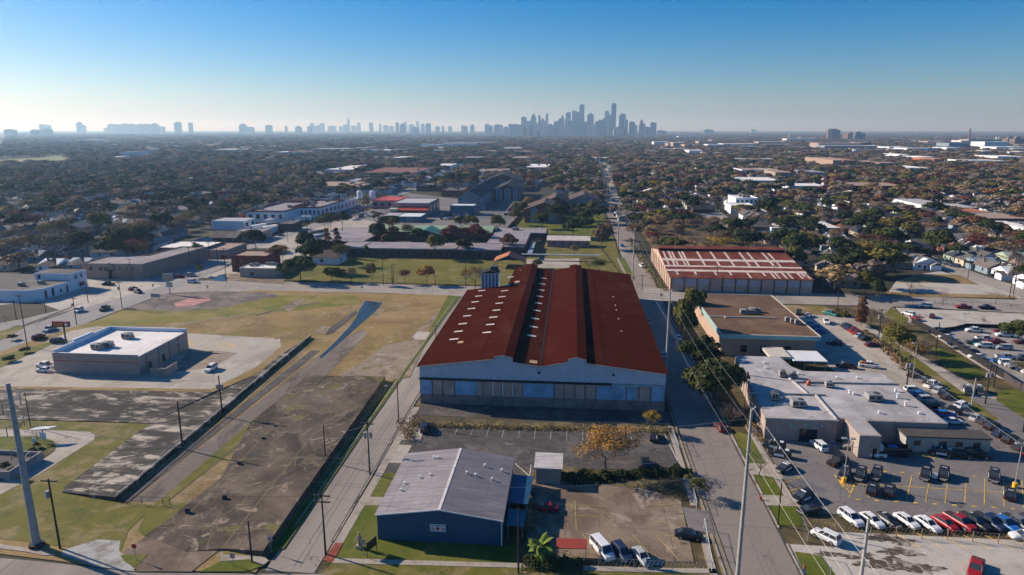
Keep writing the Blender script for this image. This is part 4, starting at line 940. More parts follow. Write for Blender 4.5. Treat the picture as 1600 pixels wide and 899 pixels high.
t,b=rb_('factory_building','long white factory building with dark red parapet band','factory',(383,332),(446,331.5),(470,317),6.5,'whitewall','strfront',par=1.0,parm=M['redbrick2'],units=3,wins=5)
t,b=rb_('factory_building','white and brick factory front facing the avenue with dark windows','factory',(452,326),(503,325),(520,314),6.5,'whitewall','strfront',par=1.0,parm=M['redbrick2'],units=3,wins=7,wr=6)
LAND.append((b[0]+20,b[2],'brick-banded white factory'))
t,b=rb_('factory_building','white end block of the factory strip with silos on its roof','factory',(506,321),(541,315),(545,309),6,'whitewall','paleroof',par=.5,units=5,wr=5)
for dx in (10,20):MB().tube([(b[0]+dx,b[3]-5,6),(b[0]+dx,b[3]-5,11)],2.2,10).ellip((b[0]+dx,b[3]-5,11),(2.2,2.2,1),10,4).build('roof_silo',M['whitewall'],t)
t,b=rb_('workshop_building','grey flat workshop beside the walled trailer yard','workshop',(352,366),(398,367),(392,358),4.2,'shedwall','strfront',par=.3,wins=3)
rt=gable('brick_house','low red brick house with dark double-hipped roof by the trailer yard','house',-184,-171,330,344,3.2,5.6,M['redbrick2'],M['darkroof'],'x')
for x in (-182,-178,-174):win(rt,'-y',x,x+1.3,1,2.4,330)
yw=T('yard_wall','long white block wall enclosing the trailer yard along the avenue','wall',(-165,375,0))
a_,b_=G(450*.175+320,470*.175+290),G(469,351)
d=(Vector(b_)-Vector(a_)).normalized();q=Vector((-d.y,d.x))*.2
MB().prism([(a_[0]-q.x,a_[1]-q.y),(b_[0]-q.x,b_[1]-q.y),(b_[0]+q.x,b_[1]+q.y),(a_[0]+q.x,a_[1]+q.y)],0,3.2).build('block_wall',M['whitewall'],yw)
t,b=rb_('yard_canopy','dark open canopy at the corner of the walled trailer yard','canopy',(434,350),(457,350),(448,345),4.5,'brickwall','darkroof',par=0)
# pink building with red roofs
t,b=rb_('shop_building','pink stucco wing with bright red roof at the car lot','shop',(582,313.5),(624,314.5),(626,308),6.0,'pinkwall','redroof',par=.3,parm=M['redroof'],wins=4)
t,b=rb_('shop_building','tall pink store block with pale roof and red entrance awning','shop',(610.6,319),(672,318),(676,310.5),8.5,'pinkwall','paleroof',par=.5,wr=3)
PK=b;LAND.append(((b[0]+b[1])/2,b[2],'tall pink store'))
MB().slab((b[0]+5,b[2]-4.5,4.6),(b[1],b[2]-4.5,4.6),(b[1],b[2]-.02,6.6),(b[0]+5,b[2]-.02,6.6),.2).build('awning',M['redroof'],t)
MB().box(b[0]-1,b[0]+4.6,b[2]-4.9,b[2]-.02,0,5.6).build('sign_block',simple('pale_yellow_stucco',(.60,.56,.38)),t)
mb=MB()
for i in range(6):mb.box(b[0]-.2+i*.75,b[0]+.35+i*.75,b[2]-5.0,b[2]-4.91,3.2,4.3)
mb.build('sign_lettering',M['redbrick'],t)
t,b=rb_('garage_building','teal metal garage with white roof at the foot of the pink store','garage',(622,338.3),(657,339),(665,333.5),3.8,'tealwall','white',par=0)
win(t,'-y',b[0]+6,b[0]+9,.3,3,b[2],glass='glassb')
t,b=rb_('shed_building','pale low shed beside the teal metal garage','shed',(600,337),(621,338),(622,332),3.0,'shedwall','paleroof',par=0)
t,b=rb_('open_shed','bright teal open-fronted shed over a packed car lot','shed',(702.5,322),(742,321.6),(738,319),6.5,'tealwall','white',par=.2)
LAND.append((b[0]+8,b[2],'teal open shed'))
# apartments
def apart(label,x0,x1,y0,y1,h,hr,wall,roof,gables,name='apartment_building',left=True):
    t=T(name,label,'apartments',((x0+x1)/2,y0,0))
    MB().box(x0,x1,y0,y1,0,h).build('wall',wall,t)
    m=(x0+x1)/2;r=MB()
    r.slab((x0-.6,y0-.6,h-.2),(m,y0-.6,hr),(m,y1,hr),(x0-.6,y1,h-.2),.2);r.slab((m,y0-.6,hr),(x1+.6,y0-.6,h-.2),(x1+.6,y1,h-.2),(m,y1,hr),.2)
    r.build('roof',roof,t)
    MB().add([(x0,y0,h),(x1,y0,h),(m,y0,hr-.2),(x0,y0+.3,h),(x1,y0+.3,h),(m,y0+.3,hr-.2)],[(0,1,2),(5,4,3)]).build('gable_wall',wall,t)
    for gx,gw,gh in gables:
        xx=x0+(x1-x0)*gx;wgt=(x1-x0)*gw/2
        MB().box(xx-wgt,xx+wgt,y0-1.0,y0-.01,0,h).add([(xx-wgt,y0-1,h),(xx+wgt,y0-1,h),(xx,y0-1,h+gh)],[(0,1,2)]).build('bay',M['aptwall'],t)
        g_=MB();g_.slab((xx-wgt-.3,y0-1.3,h),(xx,y0-1.3,h+gh),(xx,y0+4,h+gh),(xx-wgt-.3,y0+4,h),.12);g_.slab((xx,y0-1.3,h+gh),(xx+wgt+.3,y0-1.3,h),(xx+wgt+.3,y0+4,h),(xx,y0+4,h+gh),.12)
        g_.build('bay_roof',roof,t)
        for s in range(int(h // 3)):win(t,'-y',xx-wgt*.5,xx+wgt*.5,s*3+1,s*3+2.4,y0-1.0,glass='glassb')
    n=int((y1-y0) // 7)
    for s in range(int(h // 3)):
        for i in range(n):
            win(t,'+x',y0+2+i*7,y0+4+i*7,s*3+1,s*3+2.5,x1,glass='glassb')
        for gx in (.12,.5,.88):win(t,'-y',x0+(x1-x0)*gx-.7,x0+(x1-x0)*gx+.7,s*3+1,s*3+2.4,y0,glass='glass')
    for i in range(3):
        yy=y0+(y1-y0)*(.2+.27*i)
        r2=MB();r2.slab((x0-.9,yy,h-.1),(m,yy,hr+.35),(m,yy+.5,hr+.35),(x0-.9,yy+.5,h-.1),.1);r2.slab((m,yy,hr+.35),(x1+.9,yy,h-.1),(x1+.9,yy+.5,h-.1),(m,yy+.5,hr+.35),.1)
        r2.build('parapet_rib',M['tanroof'],t)
    BLD.append((x0-2,x1+2,y0-3,y1+2));LAND.append((m,y0,None));return t
apart('brown-roofed brick apartment block with pale blue bays nearest the lane',-29.5,-5,424,455,8.5,13.0,M['redbrick2'],M['brownapt'],((.25,.2,2),(.72,.2,2)))
apart('brown-roofed apartment block standing behind the brick one',-20,-2,462,500,8.5,13.0,M['redbrick2'],M['brownapt'],((.7,.3,2),))
apart('brown-roofed cream apartment block behind round trees by the street',-2,19,486,520,8.5,12.5,M['tanwall'],M['brownapt'],((.3,.2,2),(.72,.2,2)))
LAND.append((-17,430,'brown-roofed apartments'))
apart('long grey-roofed apartment building with grey and brick end gable',-83,-66,492,640,9,14,M['aptwall'],M['greyapt'],((.5,.24,2.2),))
apart('grey-roofed apartment wing with triple gabled brick front',-64,-44,560,620,9,13.5,M['redbrick2'],M['greyapt'],((.2,.26,2.2),(.55,.26,2.2),(.87,.2,1.6)))
apart('grey-roofed apartment block at the back of the complex',-84,-50,650,700,9.5,16,M['redbrick2'],M['greyapt'],((.2,.2,2.2),(.5,.2,2.2),(.8,.2,2.2)))
LAND.append((-70,520,'grey-roofed apartments'))
# right middle distance
t,b=rb_('office_building','white two-storey stepped building with small square windows','building',(1151,311),(1184,310.5),(1228,306),8.5,'whitewall','whiteroof',wins=5,storeys=2,par=.5,units=4)
t2,b2=rb_('office_building','lower white block with small square windows in front of the stepped one','building',(1141,321.5),(1180,323),(1184,318),5.5,'whitewall','whiteroof',wins=5,par=.4)
LAND.append((b[0]+5,b[2]-10,'white stepped building'))
for i,(px,py) in enumerate(((1160,352),(1168,354),(1177,357))):
    x,y=G(px,py);tt=gable('town_house',['white town house at the stepped-building end of a row of three','middle town house of the white row of three with dark roofs','white town house at the evergreen end of a row of three'][i],'house',x,x+6.5,y,y+11,6.2,8.6,M['whitewall'],M['darkroof'],'y',group='row of town houses')
    for z in (1.0,4.0):win(tt,'-y',x+1,x+2.2,z,z+1.4,y);win(tt,'-y',x+4,x+5.2,z,z+1.4,y)
t,b=rb_('warehouse','long low building with bright white roof half hidden by an oak','warehouse',(1205,356),(1246,357),(1244,348),5.0,'whitewall','whiteroof',par=.1)
t,b=rb_('warehouse','tan-walled low building with bright white ribbed roof between oaks','warehouse',(1278,356),(1315,357),(1310,348),5.0,'tanroof','whiteroof',par=.1,wins=4)
t,b=rb_('warehouse','large white-roofed warehouse with long blue-grey wall','warehouse',(1167,282.5),(1222,283),(1260,277.5),9,'aptwall','whiteroof',par=.3)
LAND.append((b[0]+30,b[2],'white-roofed blue-walled warehouse'))
t,b=rb_('warehouse','smaller white-roofed warehouse annexed beside the blue-walled one','warehouse',(1236,290.5),(1292,291.5),(1280,287),7,'whitewall','whiteroof',par=.2)
t,b=rb_('brick_building','long dark brown brick warehouse with tan roof edge','warehouse',(1326,290.5),(1418,291.5),(1410,285.5),8,'redbrick','tanroof',par=.3)
LAND.append((b[0]+30,b[2],'long brown brick warehouse'))
t,b=rb_('warehouse','white metal warehouse with tall gabled roof among bare trees','warehouse',(1448,322),(1494,322),(1488,311),6,'whitewall','paleroof',par=0)
t,b=rb_('warehouse','grey-roofed annex attached behind the white metal warehouse','warehouse',(1484,324.5),(1530,325),(1522,318.5),5,'brickwall','paleroof',par=0)
t,b=rb_('warehouse','cream building with orange rust-streaked roof','warehouse',(1495,331),(1552,333),(1540,326),5,'tanroof','orangeroof',par=.2)
t,b=rb_('warehouse','low open-sided shed with wide pale rusted roof','warehouse',(1538,341),(1615,343),(1600,333),5,'brickwall','tanroof',par=.1)
t,b=rb_('workshop_building','white workshop with sloping bright roof behind the rusted shed','workshop',(1578,352),(1650,362),(1630,346),4.5,'whitewall','whiteroof',par=0)
t,b=rb_('red_shop','small bright red flat building among bare trees','shop',(1218,302.5),(1240,302.5),(1236,299.5),5,'redroof','redbrick2',par=0)
# blocks on the left and centre, behind the strip
for lab,nl,nr,fa,h,wl,rf,n in (
    ('maroon-roofed apartment complex with cream walls beyond the car lots',(562,270),(646,271),(640,262),8,'tanwall','redbrick2',9),
    ('long low tan-roofed building with arched front amid palms',(474,291),(545,292),(540,284),6,'tanwall2','tanroof',6),
    ('yellow ochre flat-fronted store building',(548,292),(569,292),(568,287),6,'tanroof','tanroof',2),
    ('white long-roofed store beyond the evergreen trees',(509,265),(551,266),(560,258.5),7,'whitewall','whiteroof',0),
    ('low brown-roofed shed row among dark trees',(460,273),(512,273.5),(510,268),6,'redbrick2','darkroof',0),
    ('white flat-roofed clinic building beyond the maroon roofs',(645,268),(668,268),(668,264.5),7,'whitewall','whiteroof',3),
    ('dark flat-roofed strip shops in front of the grey apartments',(690,298),(722,299),(720,293),5,'redbrick','darkroof',5),
    ('grey roofed strip shops across the avenue from the car park',(650,291),(690,291),(688,287),5,'brickwall','strfront',4),
    ('cream warehouse with twin white roofs in the trees',(821,262),(857,262),(855,256.5),8,'tanwall','whiteroof',4),
    ('white low store between the avenue and the grey apartments',(745,268),(790,268.5),(788,264),7,'whitewall','tanroof',5),
    ('pale grey depot with white roof behind bare trees',(600,281),(632,281),(630,277.5),6,'whitewall','paleroof',0),
    ('teal-walled shed roof beside the white long-roofed store',(534,284),(553,284.5),(552,279),6,'tealwall','paleroof',0)):
    t,b=rb_('store_building',lab,'building',nl,nr,fa,h,wl,rf,par=.4,wins=n,units=2)
# long low buildings farther out: left, top-right and bottom-right roof pixels, height
FARB=[  # x0, x1, y_near, y_far, h, wall, roof, words
    (427,475,238,234.5,9,'whitewall','whiteroof','white'),(450,468,237,233,10,'orangeroof','tanroof','salmon'),(485,545,233,229.5,9,'whitewall','paleroof','pale'),
    (532,562,216.5,214.5,12,'redbrick2','darkroof','brown'),(585,632,218,215,12,'tanwall','strfront','grey'),(577,614,235,232,8,'whitewall','whiteroof','white'),
    (655,690,226,221,12,'whitewall','paleroof','pale'),(690,745,224,220,14,'whitewall','whiteroof','white'),(675,696,231,228,8,'whitewall','whiteroof','white'),
    (745,775,223,220,10,'aptwall','paleroof','pale'),(785,815,232,228.5,10,'aptwall','whiteroof','white'),(800,832,238,234,9,'redbrick2','darkroof','brown'),
    (800,822,247,243,8,'whitewall','tanroof','tan'),(610,635,247,244,8,'tanwall','whiteroof','white'),(680,705,259,256,7,'whitewall','whiteroof','white'),
    (720,760,247,243,8,'brickwall','strfront','grey'),(300,330,213,210.5,14,'brickwall','darkroof','dark'),(178,210,210,208,16,'brickwall','darkroof','dark'),
    (60,100,218,216,12,'aptwall','paleroof','pale'),(120,165,219,217,12,'whitewall','whiteroof','white'),(330,378,234,231,9,'whitewall','whiteroof','white'),(186,201,238,233,9,'whitewall','tanroof','pale'),
    (1022,1046,222,218.5,12,'whitewall','whiteroof','white'),(1044,1052,224,221,12,'tanroof','tanroof','salmon'),(1052,1072,223,219.5,14,'tanwall','whiteroof','cream'),(1070,1078,226,221,12,'tanroof','tanroof','cream'),
    (1092,1115,221,218,12,'tanwall','tanroof','tan'),(1112,1122,219,216,11,'tanroof','tanroof','sandy'),(1106,1130,226,223,9,'whitewall','whiteroof','white'),(1130,1180,225,222,9,'whitewall','whiteroof','white'),
    (1186,1232,222,219,10,'tanwall','whiteroof','white'),(1196,1246,226,223.5,9,'brickwall','paleroof','pale'),(1280,1345,224,221,14,'tanwall','tanroof','tan'),(1290,1378,228,226,10,'aptwall','whiteroof','white'),
    (1305,1360,223.5,221,12,'brickwall','strfront','grey'),(1390,1418,230,226.5,9,'whitewall','whiteroof','white'),(1418,1450,232,228,9,'whitewall','whiteroof','white'),(1450,1482,221,219,10,'tanwall','whiteroof','cream'),
    (1440,1470,232,229,9,'aptwall','paleroof','pale'),(1484,1512,224,220,14,'aptwall','tealwall','teal'),(1515,1570,218,213.5,14,'tanwall','greenroof','cream'),(1502,1515,220,216,11,'whitewall','whiteroof','white'),
    (1540,1576,222,218,16,'whitewall','paleroof','pale'),(1480,1500,231,227.5,9,'whitewall','whiteroof','white'),(1558,1600,230,226.5,10,'whitewall','whiteroof','white'),(1130,1175,233,230,8,'brickwall','darkroof','dark'),
    (1258,1283,240,236,8,'redbrick','redbrick','maroon'),(1302,1316,251,245,10,'tanroof','tanroof','peach'),(1318,1338,251,246,9,'orangeroof','tanroof','peach'),(1350,1375,253.5,251,6,'tanroof','tanroof','peach'),(1375,1400,255,253,6,'tanroof','tanroof','peach'),
    (1460,1475,249,246,8,'orangeroof','tanroof','peach'),(1440,1462,246,243.5,8,'whitewall','whiteroof','white'),(1406,1420,242,239,8,'whitewall','whiteroof','white'),(1520,1570,252,249,7,'whitewall','paleroof','pale'),
    (1420,1450,263,259,6,'whitewall','whiteroof','white'),(1264,1290,270,266,7,'aptwall','strfront','grey'),(1212,1236,270,263,7,'tanwall','tanroof','tan'),(1160,1200,266,263,7,'whitewall','tanroof','cream'),(1077,1098,235.5,233,9,'whitewall','whiteroof','white'),
    (1230,1275,217,215,12,'whitewall','whiteroof','white'),(1060,1100,213,211.5,12,'whitewall','whiteroof','white'),(1560,1600,245,242.5,8,'whitewall','whiteroof','white')]
for x0,x1,yn,yf,h,wl,rf,wd in FARB:
    h *= 1.45 if x0>1000 else 1.15
    t,b=rb_('industrial_building','x','building',(x0,yn),(x1,yn),(x1,yf),h,wl,rf,par=.3,group='low flat-roofed buildings scattered across the tree canopy')
    if b[3]-b[2]>140:pass
    AUTO.append((t,wd+' flat-roofed building amid treetops',(b[0]+b[1])/2,b[2]))

# tall far structures
def tower(px,top,wpx,D,label,mat,name='tower_building',depth=None,style='flat',grp='downtown towers on the skyline',base_top=None):
    """tower whose top shows at pixel row top, wpx pixels wide, D metres away along the view"""
    v=(top-449.5)/FPX;u=(px-800)/FPX
    X,Y,Z=u,_cp-v*_sp,-_sp-v*_cp
    k=D/Y;h=CAMH+Z*k;X *= k;Yw=D
    x,y=X*_cy-Yw*_sy,X*_sy+Yw*_cy
    wd=wpx/FPX*D;dp=depth or wd
    t=T(name,label,'tower',(x,y,0),0,grp)
    mb=MB()
    if style == 'flat':mb.box(x-wd/2,x+wd/2,y,y+dp,0,h)
    elif style == 'step':mb.box(x-wd/2,x+wd/2,y,y+dp,0,h*.82).box(x-wd*.36,x+wd*.36,y+.1*dp,y+dp*.9,h*.82,h*.93).box(x-wd*.2,x+wd*.2,y+.2*dp,y+dp*.8,h*.93,h)
    elif style == 'spire':mb.box(x-wd/2,x+wd/2,y,y+dp,0,h*.78).box(x-wd*.38,x+wd*.38,y+dp*.1,y+dp*.9,h*.78,h*.88).add([(x-wd*.3,y+dp*.2,h*.88),(x+wd*.3,y+dp*.2,h*.88),(x+wd*.3,y+dp*.8,h*.88),(x-wd*.3,y+dp*.8,h*.88),(x,y+dp*.5,h)],[(0,1,4),(1,2,4),(2,3,4),(3,0,4)])
    elif style == 'half':mb.box(x-wd/2,x,y,y+dp,0,h*.94).box(x,x+wd/2,y,y+dp,0,h)
    elif style == 'gable':mb.add([(x-wd/2,y,0),(x+wd/2,y,0),(x+wd/2,y+dp,0),(x-wd/2,y+dp,0),(x-wd/2,y,h*.9),(x+wd/2,y,h*.9),(x+wd/2,y+dp,h*.9),(x-wd/2,y+dp,h*.9),(x,y,h),(x,y+dp,h)],[(0,1,5,8,4),(2,3,7,9,6),(1,2,6,5),(3,0,4,7),(5,6,9,8),(7,4,8,9)])
    mb.build('tower_block',mat,t)
    if style in ('flat','half') and wd>14:
        MB().box(x-wd*.3,x+wd*.2,y+dp*.2,y+dp*.7,h*(.94 if style == 'half' else 1)+.02,h+6).build('plant_room',mat,t)
    return t,x,y,h
def towermat(name,c,c2,fh=12.0,rough=.35):
    m,n,b=_nt(name)
    v=coords(n);sep=n.nodes.new('ShaderNodeSeparateXYZ');n.links.new(v,sep.inputs[0])
    fz=math_(n,'LESS_THAN',math_(n,'FRACT',math_(n,'DIVIDE',sep.outputs[2],fh)),.45)
    fxx=math_(n,'LESS_THAN',math_(n,'FRACT',math_(n,'DIVIDE',math_(n,'ADD',sep.outputs[0],sep.outputs[1]),14.0)),.5)
    cur=mixc(n,math_(n,'MULTIPLY',math_(n,'ADD',fz,fxx),.5),c,c2)
    n.links.new(cur,b.inputs['Base Color']);b.inputs['Roughness'].default_value=rough
    return m
TG=towermat('grey_glass_tower',(.16,.19,.23),(.07,.09,.12));TB=towermat('blue_glass_tower',(.06,.12,.19),(.03,.06,.11));TC=towermat('pale_stone_tower',(.42,.38,.35),(.20,.19,.19));TBr=towermat('brown_stone_tower',(.22,.15,.12),(.11,.08,.07))
DT=[  # px, top, width, D, material, style
    (818.5,183.5,8,6500,TG,'flat'),(806,195,18,6600,TG,'flat'),(833.5,176.5,8.5,6400,TG,'spire'),(826,190,10,6700,TC,'flat'),(842.8,181,3.8,6500,TC,'flat'),(848,183.5,5.5,6600,TB,'spire'),
    (854.6,178,4,6450,TC,'half'),(850,190,11,6300,TC,'flat'),(860,193.5,10,6500,TG,'step'),(837,193,7,6300,TC,'flat'),(869,190.5,7,6500,TG,'flat'),(879,178.5,5.6,6700,TG,'spire'),(876.5,186,10,6300,TG,'half'),
    (888,177,7.6,6600,TG,'flat'),(890.2,176,4,6750,TB,'flat'),(897.5,173.8,7,6400,TG,'flat'),(903.5,176,5,6500,TB,'flat'),(887,186,9,6200,TC,'flat'),(893,190,12,6150,TG,'flat'),(909.5,164,7.5,6500,TB,'flat'),
    (923,176.5,10,6400,TG,'gable'),(916,191,8,6200,TG,'flat'),(933,190,7,6300,TBr,'half'),(937.5,188,6,6500,TG,'half'),(943,184.5,5,6400,TG,'step'),(948.5,174,6.5,6450,TC,'flat'),(952.5,179.5,4,6550,TG,'flat'),
    (959.5,162.2,7.4,6300,TB,'flat'),(955,190,8,6100,TG,'flat'),(973,178.5,10,6300,TB,'half'),(979,188,5,6200,TG,'flat'),(988,191,8.5,6200,TBr,'flat'),(993.5,196,5,6200,TC,'flat'),(1003,186,5.6,6400,TBr,'spire'),
    (1004,193.5,9,6200,TBr,'half'),(1012,199,8,6100,TG,'flat'),(1021.5,192,8.8,6200,TG,'flat'),(868,196,8,6100,TBr,'flat'),(905,195,20,6050,TG,'flat'),(925,196,14,6000,TC,'flat'),(942,197,14,6000,TBr,'flat'),(970,199.0,16,5600,TB,'flat'),(881,199,18,5900,TC,'flat'),(820,199.5,6,5200,TBr,'flat'),(830,197.5,6,5200,TBr,'half'),(841,205.5,5,5000,TBr,'flat')]
order=sorted(range(len(DT)),key=lambda i:DT[i][0]);rank={i:r for r,i in enumerate(order)}
mn={id(TG):'grey',id(TB):'dark blue glass',id(TC):'pale stone',id(TBr):'brown'}
def cnt_label(i,rows,fmt):
    return fmt
for i,(px,tp,wd,D,mt,stl) in enumerate(DT):
    szw='tallest' if tp<165 else 'tall' if tp<180 else 'mid-height' if tp<190 else 'low'
    tower(px,tp,wd,D,f'{szw} {mn[id(mt)]} downtown tower, {ordinal(rank[i])} from the left in the downtown cluster',mt,style=stl)
LAND.append((500,6200,'downtown skyline'))
OT=[(64,195.0,8,9500),(71,196,7,9600),(11,203,12,6000),(51,202.5,10,6000),(70,202.3,10,6000),(121,191.5,6,9500),(127,196,6,9500),(168,199,14,11000),(173,194.5,11,10000),(186,195,9,10000),(193,193.5,7,10200),(203,193.5,9,10000),(209,195,6,10000),(217,194.3,8,9500),(227,194,8,9500),(239,192.5,9,9800),(245,198,12,9900),(275,191.3,8,8800),(296,192.4,5,8800),(377,193.5,9,9000),(386,199,12,9300),(418,196,8,9300),(446.5,197.5,3,9500),(464.5,197,8,9200),(482.5,198,6,9200),(486.5,192.4,5,12500),(502,192.6,6,12500),(495,196,12,12600),(517,197,10,12500),(532,198,5,12400),(539,195.2,5.5,11500),(543.5,184,3.2,12500),(552,197,7,12400),(560,192,4,12400),(579,191.8,5,11000),(593.5,193,3,12000),(602,196.5,7,12000),(611,197.5,6,12000),(620,192,4.5,8500),(628,193,7,8000),(633,190.5,4,12000),(642,194.5,7,12000),(652,190,3.6,12000),(660,193,6,11800),(648,199,10,8000),(668.5,193.4,7,8500),(683,198,6,9500),(692,196.5,3,9500),(703,198,5,9500),(722,196,3,9000),(727,197.5,6,8000),(737.5,194.4,6,8500),(761,194.5,7,7500),(767,197,5,7500),(778,195.4,13,7000),(790,198,8,7000),(798,194.3,8,7000),(1306,203,14,3800),(1298.5,203,7,3810),(1339,208.5,26,3700),(1344,207.5,10,3900),(1582,216.5,13,2500),(1594,216.8,14,2400),(1108,203,14,9000),(1178,203,8,11000),(1034,204.5,14,7500)]
order=sorted(range(len(OT)),key=lambda i:OT[i][0]);rank={i:r for r,i in enumerate(order)}
for i,(px,tp,wd,D) in enumerate(OT):
    right=px>1000;hz='hazy blue' if D>7000 else 'dark'
    k=rank[i] if not right else sum(1 for o in OT if o[0]<px and o[0]>1000)
    tower(px,tp,wd,D,f'{hz} block on the horizon, {ordinal(k)} from the left {"right of downtown" if right else "of the far clusters"}',TBr if (right and D<5000) else (TG if i%2 else TC),style=('flat','half','flat','step')[i%4] if not right else 'flat',grp='far towers along the horizon')
# stadium roof and halls at the foot of downtown
tower(967,200.5,15,5500,'white-roofed stadium block at the foot of downtown',TC,name='stadium_building',depth=120,style='gable')
# broadcast mast, chimney, steam
x,y=G(1091,207);x *= .85;y *= .85
m_=MB();t=T('broadcast_mast','very thin guyed broadcast mast standing alone right of downtown','mast',(x,y,0))
hh=CAMH+(203-150)/FPX*math.hypot(x,y)*1.0
m_.tube([(x,y,0),(x,y,hh)],1.0,5).build('mast',M['galv'],t)
x,y=G(1513,224);t=T('brick_chimney','tall dark brick factory chimney on the industrial horizon','chimney',(x,y,0))
MB().tube([(x,y,0),(x,y,62)],[4.0,2.6],10).build('stack',M['redbrick2'],t)
m,n,b=_nt('steam_volume');n.nodes.remove(b)
pv_=n.nodes.new('ShaderNodeVolumePrincipled');pv_.inputs['Color'].default_value=(.98,.98,.98,1);pv_.inputs['Density'].default_value=.09
n.links.new(pv_.outputs[0],n.nodes['Material Output'].inputs['Volume'])
for px,sc_ in ((1333,1.0),(1231,.6)):
    x,y=G(px,221);t=T('steam_plume','white steam plume rising from '+('a plant by the far brown block' if px>1300 else 'the industrial sheds nearer downtown'),'steam',(x,y,0))
    mb=MB();
    for i in range(7):mb.ellip((x+i*.6*sc_,y,12+i*6.0*sc_),((4.5+i*.8)*sc_,(4.5+i*.8)*sc_,5.5*sc_),10,6)
    mb.build('steam_puffs',m,t)
# silos on the industrial horizon
for px in (1248,1250.5,1556,1560):
    x,y=G(px,222);t=T('storage_silo','x','silo',(x,y,0),0,'silos on the industrial horizon')
    MB().tube([(x,y,0),(x,y,22)],3.5,10).ellip((x,y,22),(3.5,3.5,2),10,4).build('silo_drum',M['whitewall'],t)
    AUTO.append((t,'pale cylindrical silo',x,y))
# ------------------------------------------------------------------ vehicles
def loft(stations,mi=0,capmi=None):
    """stations: list of (x, [(y,z)...]) rings"""
    v=[];f=[];n=len(stations[0][1])
    for x,ring in stations:
        for q in ring:
            v.append((x if len(q) == 2 else x+q[2],q[0],q[1]))
    for i in range(len(stations)-1):
        for k in range(n):
            f.append((i*n+k,i*n+(k+1)%n,(i+1)*n+(k+1)%n,(i+1)*n+k))
    f.append(tuple(range(n-1,-1,-1)));f.append(tuple((len(stations)-1)*n+k for k in range(n)))
    return v,f
def ring(w,zb,zs,zt):
    return [(-w*.90,zb),(-w,zb+.18),(-w*1.0,zs),(-w*.88,zt),(w*.88,zt),(w*1.0,zs),(w,zb+.18),(w*.90,zb)]
SPEC={  # length, width/2, body stations (x, w, shoulder, top), greenhouse (x, halfw, z) bottoms/tops, wheel x, r
    'sedan':dict(L=4.75,W=.91,st=[(-2.36,.74,.60,.82),(-2.25,.86,.74,.95),(-1.5,.91,.82,1.02),(0,.91,.82,.98),(1.1,.91,.80,.96),(1.9,.88,.70,.86),(2.25,.80,.58,.72),(2.38,.66,.50,.58)],gh=[(-1.85,.74,1.0),(-1.15,.60,1.43),(.35,.60,1.45),(1.15,.76,.95)],wh=(-1.38,1.42),r=.33),
    'suv':dict(L=4.9,W=.97,st=[(-2.42,.84,.75,.98),(-2.36,.93,.88,1.12),(-1.5,.97,.95,1.15),(0,.97,.95,1.12),(1.05,.97,.93,1.10),(1.9,.94,.86,1.04),(2.3,.86,.72,.90),(2.42,.74,.60,.70)],gh=[(-2.3,.82,1.12),(-2.0,.70,1.76),(.45,.70,1.78),(1.2,.82,1.08)],wh=(-1.45,1.48),r=.38),
    'pickup':dict(L=5.7,W=.98,st=[(-2.84,.90,.86,1.05),(-2.8,.97,.9,1.08),(-1.0,.98,.92,1.08),(-.9,.98,.92,1.10),(1.3,.98,.92,1.10),(2.1,.96,.88,1.06),(2.7,.9,.76,.95),(2.85,.8,.62,.74)],gh=[(-.95,.86,1.10),(-.82,.72,1.80),(.75,.72,1.82),(1.4,.84,1.08)],wh=(-1.75,1.85),r=.40),
    'van':dict(L=5.5,W=1.0,st=[(-2.75,.92,1.0,1.2),(-2.7,.99,1.05,1.2),(-1.5,1.0,1.1,1.2),(0,1.0,1.1,1.2),(1.5,1.0,1.1,1.2),(2.1,.97,1.0,1.16),(2.65,.9,.82,.98),(2.76,.8,.66,.8)],gh=[(-2.7,.95,1.2),(-2.6,.82,2.05),(1.15,.82,2.08),(1.95,.9,1.14)],wh=(-1.7,1.75),r=.37)}
CARMAT={}
def carpaint(n_,c,rough=.42,metal=.0):
    m,n,b=_nt(n_+'_car_paint');b.inputs['Base Color'].default_value=c4(c);b.inputs['Roughness'].default_value=rough;b.inputs['Metallic'].default_value=metal;b.inputs['Specular IOR Level'].default_value=.35
    f=noise(n,coords(n),3,4);out=mixc(n,ramp(n,f,.35,.7),tuple(x*.9 for x in c),c);n.links.new(out,b.inputs['Base Color']);return m
for k,c in dict(white=(.72,.72,.72),black=(.018,.018,.021),silver=(.42,.43,.45),grey=(.16,.165,.17),red=(.30,.012,.02),maroon=(.12,.012,.02),blue=(.02,.14,.42),navy=(.015,.03,.08),green=(.02,.20,.19),tan=(.33,.28,.22),darkgrey=(.05,.052,.056),brightred=(.5,.03,.02),orange=(.55,.17,.03),yellow=(.6,.42,.05)).items():
    CARMAT[k]=carpaint(k,c)
m,n,b=_nt('car_window_glass');b.inputs['Base Color'].default_value=(.035,.045,.06,1);b.inputs['Roughness'].default_value=.12;M['cglass']=m
M['tyre']=simple('tyre_rubber',(.02,.02,.02),.9);M['rim']=simple('wheel_rim_metal',(.38,.38,.4),.35,.6);M['lamp']=simple('headlight_lens',(.65,.66,.68),.15);M['tail']=simple('tail_light_lens',(.35,.01,.01),.2);M['bedd']=simple('pickup_bed_liner',(.04,.04,.042),.9)
M['lightbar']=simple('light_bar_lens',(.75,.77,.85),.2)
CP={}
